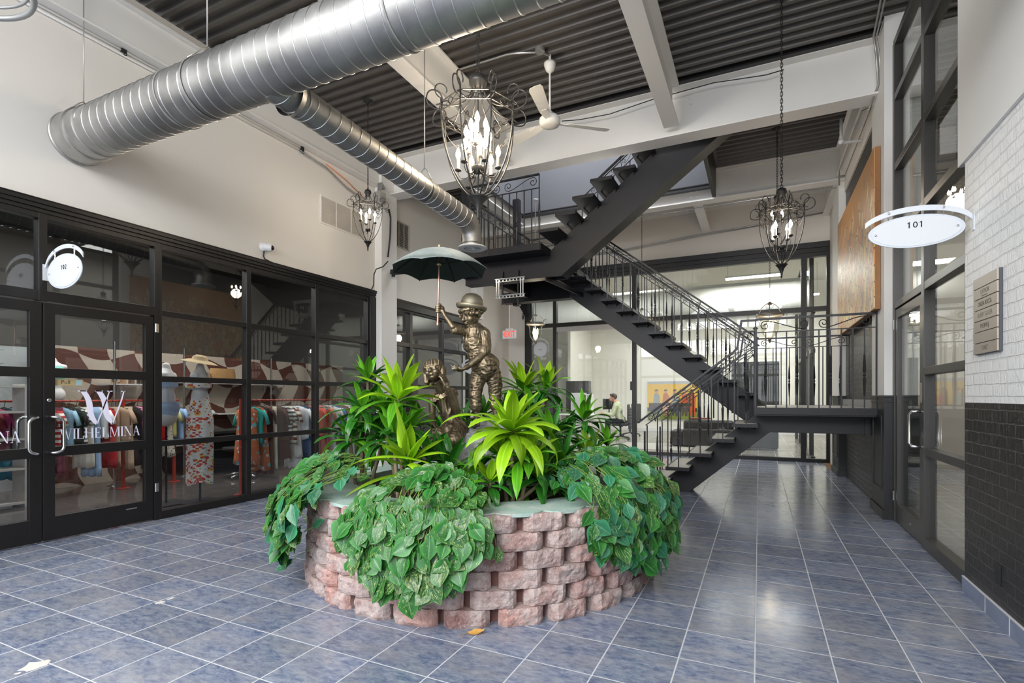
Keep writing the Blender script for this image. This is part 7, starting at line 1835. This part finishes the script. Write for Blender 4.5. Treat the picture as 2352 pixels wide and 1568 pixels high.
# exit sign on a rod
ex = onY(1170, 768, 10.9); t = thing('exit_sign', 'red lettered EXIT sign hung on a white rod in the rear corner', 'sign', (ex.x, ex.y, ex.z - .12))
b = MB(); b.box((ex.x - .17, ex.y - .02, ex.z - .10), (ex.x + .17, ex.y + .02, ex.z + .10)); b.build('housing', white_metal, t, bevel=.004)
text_mesh('letters', 'EXIT', .19, V((ex.x + .02, ex.y - .024, ex.z)), X1, UP, emis('exit_red', (255, 60, 40), 1.6), t, .002, sx=.72)
b = MB(); b.prism([(-.155, 0), (-.12, .035), (-.12, -.035)], V((ex.x, ex.y - .024, ex.z)), X1, UP, Y1v, .002); b.build('arrow', MC['exit_red'], t)
b = MB(); b.tube([(ex.x, ex.y, ex.z + .1), (ex.x, ex.y, ZC - .04)], .012, 8); b.box((ex.x - .08, ex.y - .04, ex.z + .10), (ex.x + .08, ex.y + .04, ex.z + .135)); b.build('rod', white_metal, t)
# cast iron bracket
b = MB(); sp_ = V((-5.28, YB - .02, 3.55))
for k in range(5): b.torus(sp_ + V((-.05 + .03 * k, -.10, -.06 * k)), .05 - .006 * k, .012, X1, UP, 14, 6); b.torus(sp_ + V((.05 - .02 * k, -.08, -.07 * k)), .04, .010, Y1v, UP, 14, 6)
b.prism([(-.16, .06), (.14, .06), (.16, -.35), (.06, -.42), (.0, -.2)], sp_ + V((0, -.05, 0)), X1, UP, Y1v, .05); b.box(sp_ + V((-.2, -.16, .06)), sp_ + V((.16, .02, .09)))
b.build('wall_bracket', iron, label='ornate black cast iron bracket high on the rear wall beside the lantern', cat='bracket', smooth=False)
# large painting over the landing
def painting_material():
    t = NT('mosaic_painting'); v = t.objc(); mp = t.n('ShaderNodeMapping', i={'Scale': (1, 7.0, 3.4)}); t.l(v, mp.inputs[0])
    nz = t.n('ShaderNodeTexNoise', i={'Scale': 1.4, 'Detail': 2}); t.l(mp.outputs[0], nz.inputs['Vector']); ad = t.n('ShaderNodeVectorMath', operation='ADD'); t.l(mp.outputs[0], ad.inputs[0]); sc_ = t.n('ShaderNodeVectorMath', operation='SCALE', i={'Scale': .7}); t.l(nz.outputs['Color'], sc_.inputs[0]); t.l(sc_.outputs[0], ad.inputs[1])
    vo = t.n('ShaderNodeTexVoronoi', feature='F1', i={'Scale': 1.5}); t.l(ad.outputs[0], vo.inputs['Vector']); ve = t.n('ShaderNodeTexVoronoi', feature='DISTANCE_TO_EDGE', i={'Scale': 1.5}); t.l(ad.outputs[0], ve.inputs['Vector'])
    sp = t.n('ShaderNodeSeparateXYZ'); t.l(vo.outputs['Color'], sp.inputs[0]); sz = t.n('ShaderNodeSeparateXYZ'); t.l(v, sz.inputs[0])
    c = t.ramp(sp.outputs[0], [(.0, lin((186, 150, 104))), (.18, lin((214, 190, 130))), (.34, lin((200, 120, 80))), (.46, lin((226, 208, 160))), (.6, lin((150, 116, 100))), (.72, lin((232, 200, 110))), (.85, lin((196, 160, 140))), (1, lin((216, 150, 80)))])
    hi = t.math('ADD', sz.outputs[2], t.math('MULTIPLY', t.math('SUBTRACT', sp.outputs[1], .5), .9)); f = t.ramp(hi, [(.52, (0, 0, 0, 1)), (.53, (1, 1, 1, 1))])
    # ground shows above the figures
    mr = t.n('ShaderNodeMapRange', i={'From Min': 1.15, 'From Max': 1.30}); t.l(hi, mr.inputs[0]); c = t.mix(mr.outputs[0], c, lin((186, 138, 86)))
    e = t.ramp(ve.outputs['Distance'], [(.02, (1, 1, 1, 1)), (.05, (0, 0, 0, 1))]); ef = t.math('MULTIPLY', e, t.math('SUBTRACT', 1.0, mr.outputs[0])); c = t.mix(ef, c, lin((84, 62, 44)))
    t.bsdf(c, .45); return t.m
PX = 1.135
pa, pb = onX(1924, 540, PX), onX(2007, 420, PX); z_lo = onX(1924, 772, PX).z; z_hi = 4.02
t = thing('painting', 'tall ochre mosaic painting of crowded figures over the landing', 'painting', (PX, 9.0, 2.27))
b = MB(); yb0, yb1 = onX(2007, 500, PX).y, onX(1924, 600, PX).y
b.box((PX, yb0, 2.27), (PX + .012, yb1, 4.04)); b.build('canvas', painting_material(), t)
b = MB(); b.box((PX + .012, yb0, 2.27), (PX + .06, yb1, 4.04)); b.box((PX - .002, yb0 - .004, 2.262), (PX + .062, yb1, 2.275)); b.build('stretcher', M('brown_wood', (150, 104, 62), .5, var=.2, vs=12), t)

# ---- office
b = MB(); b.box((-9.2, 20.3, 0), (9, 20.4, ZC)); b.box((-9.2, YB, 0), (-9.1, 20.4, ZC)); b.box((6.4, YB, 0), (6.5, 20.4, 1.5)); b.box((6.4, YB, 4.2), (6.5, 20.4, ZC)); struct('wall_office', b, M('office_wall', (236, 234, 226), .8, var=.01))
b = MB(); b.box((-9.1, 20.27, 0), (6.4, 20.3, .12)); struct('baseboard_office', b, white_metal)
b = MB(); b.box((-9.2, YB + .15, ZC - .1), (6.5, 20.4, ZC)); struct('ceiling_office', b, M('office_ceiling', (214, 212, 204), .8, var=.02))
b = MB(); b.box((-6.2, 17.7, 0), (-6.1, 20.3, 4.6)); struct('wall_office_left', b, MC['office_wall'])
wd = M('office_duct_white', (206, 206, 200), .5)
t = thing('office_duct', 'wide white painted round duct crossing above the office', 'duct', (-2, 15.6, 3.5))
spiral_duct('duct_pipe', (-9, 15.6, 3.95), (1.1, 15.6, 3.95), .48, .5, t, .006, 40)
for c_ in t.children: c_.data.materials.clear(); c_.data.materials.append(wd)
# fluorescent fittings
tube_m = emis('tube_light', (255, 252, 244), 9)
for i, (x, y, z, L) in enumerate(((-.15, 14.5, 4.32, 1.3), (-3.4, 17.4, 4.3, 1.4), (.9, 17.6, 4.3, 1.4))):
    t = thing('fluorescent_light', ['bright fluorescent batten hanging right above the office, nearest the glass', 'fluorescent batten hanging deep in the office at the left', 'fluorescent batten hanging deep in the office at the right'][i], 'ceiling light', (x, y, z), 'fluorescent battens in the office')
    b = MB(); b.box((x - L / 2, y - .06, z + .03), (x + L / 2, y + .06, z + .07)); b.build('housing', white_metal, t)
    b = MB()
    for s in (-.03, .03): b.tube([(x - L / 2 + .02, y + s, z), (x + L / 2 - .02, y + s, z)], .018, 8)
    b.build('tube', tube_m, t); b = MB()
    for s in (-.45, .45): b.tube([(x + L * s, y, z + .07), (x + L * s, y, ZC - .1)], .004, 4)
    b.build('suspension_wire', conduit_m, t)
b = MB(); b.tube([(-3.5, 13.6, 4.0), (1.1, 13.6, 4.0)], .035, 8); b.build('office_pipe', wd, label='thin white pipe running across the office below the ceiling', cat='pipe', smooth=True)
# bench painting: five seated figures on yellow and green
t = thing('bench_painting', 'yellow framed painting of people seated on a bench on the office wall', 'painting', (-2.9, 20.24, .7))
pL_, pR_ = onY(1487, 900, 20.24), onY(1607, 900, 20.24); zt_, zb_ = onY(1487, 876, 20.24).z, onY(1487, 961, 20.24).z
x0, x1 = pL_.x, pR_.x; W_ = x1 - x0; H_ = zt_ - zb_
def pbox(nm, u0, v0, u1, v1, m, dy, par=t): b = MB(); b.box((x0 + W_ * u0, 20.24 - dy, zb_ + H_ * v0), (x0 + W_ * u1, 20.27, zb_ + H_ * v1)); return b.build(nm, m, par)
pbox('ground_yellow', 0, .25, 1, .93, M('paint_yellow', (226, 184, 72), .7, var=.08, vs=4), 0)
pbox('ground_green', 0, 0, 1, .25, M('paint_green', (128, 140, 60), .7, var=.4, vs=10), 0.001)
pbox('border', 0, .93, 1, 1, M('paint_grey_border', (176, 180, 184), .7), .001)
pbox('shadow_band', .0, .2, .95, .3, M('paint_dark_green', (44, 54, 34), .7, var=.3), .003)
pbox('bench', .03, .28, .85, .42, M('paint_bench', (70, 60, 50), .7, var=.5, vs=20), .004)
for i, (u, cc, lc) in enumerate(((.18, (150, 156, 158), (50, 44, 44)), (.36, (190, 110, 70), (206, 150, 120)), (.54, (160, 158, 150), (70, 72, 84)), (.72, (206, 92, 58), (90, 80, 76)), (.86, (196, 96, 60), (206, 90, 50)))):
    b = MB(); y_ = 20.236; o = V((x0 + W_ * u, y_, zb_)); m1 = M('paint_coat_%d' % i, cc, .7, var=.3, vs=20); m2 = M('paint_leg_%d' % i, lc, .7, var=.2, vs=20)
    b.cur = 0; b.prism([(-.13, .5), (-.09, .95), (-.03, 1.02), (.05, 1.0), (.13, .85), (.12, .5)], o * 1, X1 * (W_ / 1.9), UP * (H_ / 1.45), Y1v, .01)
    b.cur = 1; b.prism([(-.12, .5), (.12, .5), (.10, .12), (.02, .10), (.0, .35), (-.05, .12), (-.10, .12)], o - V((0, .002, 0)), X1 * (W_ / 1.9), UP * (H_ / 1.45), Y1v, .01)
    b.cur = 2; b.prism([(.05 * math.cos(a), 1.05 + .065 * math.sin(a)) for a in [k * PI / 6 for k in range(12)]], o - V((0, .003, 0)), X1 * (W_ / 1.9), UP * (H_ / 1.45), Y1v, .01)
    b.cur = 3; b.prism([(-.07, 1.07), (.07, 1.09), (.03, 1.14), (-.04, 1.14)], o - V((0, .005, 0)), X1 * (W_ / 1.9), UP * (H_ / 1.45), Y1v, .01)
    b.build('figure', [m1, m2, M('paint_skin', (206, 150, 116), .7), M('paint_cap', (90, 92, 96), .7)], t)
# desk, screens, chair and seated person
des = at(1385, 952, 15.8); t = thing('office_desk', 'white desk in the glass office beside the seated person', 'desk', (-4.9, 15.6, 0)); dz_ = .76
b = MB(); b.box((-5.9, 15.2, dz_ - .03), (-4.15, 16.0, dz_)); b.build('top', white_metal, t, bevel=.004)
for q in ((-5.85, 15.25), (-5.85, 15.95), (-4.2, 15.25), (-4.2, 15.95)): b = MB(); b.box((q[0] - .025, q[1] - .025, 0), (q[0] + .025, q[1] + .025, dz_ - .03)); b.build('leg', white_metal, t)
mo = at(1393, 925, 15.6); t = thing('monitor', 'black computer monitor on the white desk facing the person', 'monitor', (mo.x, 15.6, dz_)); b = MB(); b.obox((mo.x, 15.6, dz_ + .32), V((.5, .87, 0)).normalized(), V((.87, -.5, 0)).normalized(), UP, .25, .015, .16); b.build('screen', M('monitor_black', (20, 21, 23), .3), t, bevel=.004)
b = MB(); b.tube([(mo.x, 15.6, dz_), (mo.x, 15.6, dz_ + .2)], .02, 8); b.box((mo.x - .1, 15.5, dz_), (mo.x + .1, 15.7, dz_ + .012)); b.build('stand', MC['monitor_black'], t)
t = thing('desk_organiser', 'white open desk organiser with small items behind the monitor', 'organiser', (-4.9, 15.75, dz_)); b = MB()
for k in range(3): b.box((-5.05 + k * .16, 15.65, dz_), (-5.03 + k * .16, 15.9, dz_ + .62))
for k in range(4): b.box((-5.05, 15.65, dz_ + k * .2), (-4.71, 15.9, dz_ + k * .2 + .015))
b.build('frame', white_metal, t)
blk = M('chair_black', (28, 28, 30), .6)
def swivel(label, x, y, rz):
    t = thing('swivel_chair', label, 'chair', (x, y, 0), 'black swivel chairs in the office'); ax = V((math.cos(rz), math.sin(rz), 0)); ay = V((-math.sin(rz), math.cos(rz), 0)); o = V((x, y, 0))
    b = MB(); b.obox(o + UP * .47, ax, ay, UP, .23, .23, .04); b.build('seat', blk, t, bevel=.03); b = MB(); b.obox(o + UP * .80 - ax * .24, ax, ay, UP, .03, .22, .28); b.build('backrest', blk, t, bevel=.03)
    b = MB(); b.tube([o + UP * .43, o + UP * .1], .03, 8); b.tube([o - ax * .15 + UP * .42, o - ax * .27 + UP * .5, o - ax * .25 + UP * .7], .02, 6)
    for k in range(5): e = o + ax * .3 * math.cos(k * 1.257) + ay * .3 * math.sin(k * 1.257); b.tube([o + UP * .12, e + UP * .07], .018, 6); b.sphere(e + UP * .03, .03, 8, 6)
    for sg in (-1, 1): b.tube([o + ay * .24 * sg + UP * .45, o + ay * .27 * sg + UP * .62, o + ay * .27 * sg + UP * .66 + ax * .1], .018, 6)
    b.build('base', blk, t, smooth=True); return t
cp = at(1425, 985, 15.7); swivel('black swivel chair the person sits on', cp.x, cp.y, PI + .15)
cp2 = at(1448, 985, 17.2); swivel('empty black swivel chair behind the seated person', cp2.x, cp2.y, PI - .5)
# person seated in profile, facing left
pe = V((cp.x, cp.y, 0)); pt = thing('person', 'person in a pale green long sleeved shirt seated at the desk looking left', 'person', tuple(pe)); fw = (-X1 + Y1v * -.12).normalized(); sd = fw.cross(UP)
skin = M('skin', (206, 150, 122), .6); shirt_m = M('pale_green_shirt', (206, 212, 176), .85, bump=.3, bs=40); pants = M('dark_trousers', (36, 38, 48), .8); hair_m = M('brown_hair', (62, 44, 32), .6)
hp = pe + UP * .56 - fw * .02; ch_ = pe + UP * .98 + fw * .10; hd = pe + UP * 1.27 + fw * .22
B = Blob(); B.ell(hd, (.072, .095, .115), (sd, fw, UP)); B.ell(hd + fw * .055 - UP * .055, (.05, .05, .055), (sd, fw, UP)); B.cap(hd + fw * .09 - UP * .0, hd + fw * .115 - UP * .025, .012, .016); B.ell(hd + fw * .085 - UP * .06, (.025, .014, .01), (sd, fw, UP)); B.cap(hd - UP * .07 - fw * .02, ch_ + UP * .12, .052, .058)
for sg in (-1, 1):
    B.ell(hd + sd * .072 * sg - fw * .01, (.012, .025, .032), (sd, fw, UP)); wr_ = pe + UP * .80 + fw * .50 + sd * .16 * sg
    Hb = Blob(); Hb.cap(wr_ - fw * .06, wr_, .03, .026); hand(Hb, wr_, fw - UP * .1, -UP, .17, (.15, .3, .3), sg); Hb.bake('hand', skin, pt, .006, 2)
B.bake('body', skin, pt, .008, 3)
B = Blob(); B.cap(hp, ch_ - UP * .08, .15, .16, .75); B.cap(ch_ - UP * .1, ch_ + UP * .06, .165, .12)
for sg in (-1, 1):
    s0 = ch_ + sd * .17 * sg + UP * .04; e0 = pe + UP * .76 + fw * .20 + sd * .22 * sg; B.cap(s0, e0, .07, .052); B.cap(e0, pe + UP * .80 + fw * .44 + sd * .17 * sg, .052, .038)
B.bake('shirt', shirt_m, pt, .010, 3, folds(16, 16, 10, .008))
B = Blob(); B.cap(hp - UP * .02, hp, .15, .15)
for sg in (-1, 1):
    k_ = pe + UP * .56 + fw * .42 + sd * .12 * sg; B.cap(hp + sd * .09 * sg, k_, .095, .07); B.cap(k_, pe + UP * .12 + fw * .36 + sd * .12 * sg, .068, .05)
B.bake('trousers', pants, pt, .012, 3)
B = Blob()
for sg in (-1, 1): q = pe + UP * .06 + fw * .36 + sd * .12 * sg; B.cap(q - fw * .05, q + fw * .13, .045, .035)
B.bake('shoes', M('grey_trainer', (150, 150, 154), .6), pt, .010, 2)
B = Blob(); B.ell(hd + UP * .035 - fw * .022, (.082, .098, .10), (sd, fw, UP)); B.ell(hd + UP * .09 + fw * .05, (.06, .05, .035), (sd, fw, UP)); B.bake('hair', hair_m, pt, .008, 2, folds(60, 60, 60, .004))
b = MB()      # quilted jacket over the chair back
jc = pe - fw * .29 + UP * .56; B = Blob(); B.ell(jc + UP * .14, (.24, .07, .30), (sd, fw, UP)); B.ell(jc - UP * .1, (.22, .06, .22), (sd, fw, UP))
jo = B.bake('quilted_jacket', M('black_quilting', (30, 32, 38), .5), None, .010, 2, lambda p, n: .010 * math.sin(p.z * 75)); setp(jo, 'black quilted jacket hung over the back of the occupied chair', 'jacket')
# cabinets and dark screens at the left of the office
scr = M('office_dark_panel', (78, 76, 74), .35)
p = at(1325, 880, 17); 
def slab(name, px0, py0, px1, py1, y, m, th, label, cat):
    a_, c_ = onY(px0, py0, y), onY(px1, py1, y); b = MB(); b.box((a_.x, y, max(0, c_.z)), (c_.x, y + th, a_.z)); return b.build(name, m, label=label, cat=cat, bevel=.005)
slab('dark_cabinet', 1300, 875, 1352, 962, 17.4, scr, .3, 'dark glass cabinet behind the white screen in the office', 'cabinet')
slab('white_screen', 1311, 902, 1346, 1000, 16.9, white_metal, .05, 'white desk screen in front of the dark cabinet', 'screen')
slab('speaker_tower', 1336, 905, 1353, 945, 16.7, M('tower_black', (30, 30, 32), .5), .2, 'black box standing against the white desk screen', 'speaker')
slab('grey_partition', 1236, 858, 1276, 985, 13.2, scr, .06, 'grey partition panel behind the left end of the office glass', 'partition')
slab('bar_counter', 1680, 832, 1790, 950, 14.6, M('bar_panel', (86, 84, 82), .4), .5, 'grey panelled bar counter in the right part of the office', 'counter')
# sofa
sf = M('sofa_grey', (72, 70, 70), .8, bump=.3, bs=120); t = thing('sofa', 'low grey fabric sofa facing away in the office', 'sofa', (-1.4, 14.2, 0))
s0 = at(1568, 1000, 13.4); b = MB(); b.box((s0.x, s0.y, .04), (s0.x + 2.2, s0.y + .22, .48)); b.build('back', sf, t, bevel=.04)
b = MB(); b.box((s0.x, s0.y + .1, .42), (s0.x + 1.2, s0.y + .4, .70)); b.build('back_cushion', sf, t, bevel=.06); b = MB(); b.box((s0.x + 1.22, s0.y + .1, .42), (s0.x + 2.2, s0.y + .4, .70)); b.build('back_cushion', sf, t, bevel=.06)
b = MB(); b.box((s0.x - .32, s0.y + .05, .04), (s0.x - .0, s0.y + .85, .42)); b.build('armrest', sf, t, bevel=.04); b = MB(); b.box((s0.x, s0.y + .2, .04), (s0.x + 2.2, s0.y + .9, .36)); b.build('seat', sf, t, bevel=.04)
b = MB(); b.box((s0.x + .15, s0.y + .15, .72), (s0.x + .65, s0.y + .35, .76)); b.build('red_cushion', M('red_cushion', (150, 84, 78), .8), label='flat reddish cushion lying on top of the sofa back', cat='cushion', bevel=.015)
b = MB(); b.box((-3.4, 13.0, 0), (-1.2, 14.8, .012)); b.build('rug', M('grey_rug', (170, 166, 158), .95, bump=.5, bs=200), label='pale grey rug under the sofa behind the office glass', cat='rug')
b = MB(); q = at(1592, 900, 14.9)
for xx in (0, .14): b.tube([(q.x + xx, q.y, .4), (q.x + xx, q.y, 1.5)], .018, 6)
b.box((q.x - .06, q.y, .4), (q.x + .2, q.y + .06, .5)); b.tube([(q.x + .3, q.y, .7), (q.x + .3, q.y, 1.45), (q.x + .55, q.y, 1.45), (q.x + .55, q.y, .7)], .02, 6); b.build('coat_stand', blk, label='black metal stand behind the sofa in the office', cat='stand')
# glazed partitions at the right of the office
b = MB()
for y in (12.6, 14.2, 15.8, 17.4): b.box((.95, y - .05, 0), (1.03, y + .05, 4.6))
for z in (0, 2.2, 3.0, 4.5): b.box((.95, 12.2, z), (1.03, 17.5, z + .08))
fr = struct('window_8', b, bronze_frame); g = MB(); g.box((.985, 12.2, .05), (.993, 17.4, 4.5)); g.build('glass', pane, fr)
b = MB(); b.box((2.6, 12.1, 0), (2.7, 20.3, 4.8)); struct('wall_office_right', b, MC['office_wall'])
# ================================================================== LIGHT
w = bpy.data.worlds.new('world'); sc.world = w; w.use_nodes = True
bg = w.node_tree.nodes['Background']; bg.inputs[0].default_value = (.86, .92, 1, 1); bg.inputs[1].default_value = 2.6
# daylight through the glazed front behind the camera
area('daylight_front', (-2.3, Y0 - .25, 4.3), (PI / 2, 0, 0), 7.0, 1.7, 480, (.97, .98, 1))
area('overhead_fill', (-2.3, -2.2, 5.25), (0, 0, 0), 6.4, 2.6, 330, (.98, .985, 1))  # unseen overhead panel, added to light the floor and the plants from above
# skylight over the stair shaft
area('skylight', (-2.6, 8.56, 7.1), (0, 0, 0), 3.4, 2.3, 170, (.97, .98, 1))
# tubes in the office
for x, y in ((-3.8, 13.6), (-.1, 14.5), (-3.5, 17.5), (.6, 18.0)):
    area('office_light', (x, y, 4.3), (0, 0, 0), 2.2, .5, 110, (1, .985, .95))
# shop and store lamps
area('shop_light', (3.0, 8.5, 5.0), (0, 0, 0), 1.6, 3, 90, (1, .97, .93))
area('store_light', (-8.6, 3.5, 4.25), (0, 0, 0), 3.0, 4.0, 200, (1, .98, .95))
area('store_front_fill', (-6.4, 5.6, 4.25), (0, 0, 0), .5, 2.4, 100, (1, .98, .95))  # unseen ceiling strip, added to brighten the clothes behind the panes
# daylight from the side entrance of the rear bay
vs = sc.view_settings; vs.view_transform = 'Standard'; vs.look = 'None'; vs.gamma = 1; vs.exposure = 0.17; vs.use_curve_mapping = False
sc.display_settings.display_device = 'sRGB'
cy = sc.cycles; cy.max_bounces = 10; cy.transparent_max_bounces = 24; cy.glossy_bounces = 5; cy.diffuse_bounces = 5; cy.caustics_reflective = False; cy.caustics_refractive = False
cy.sample_clamp_indirect = 6
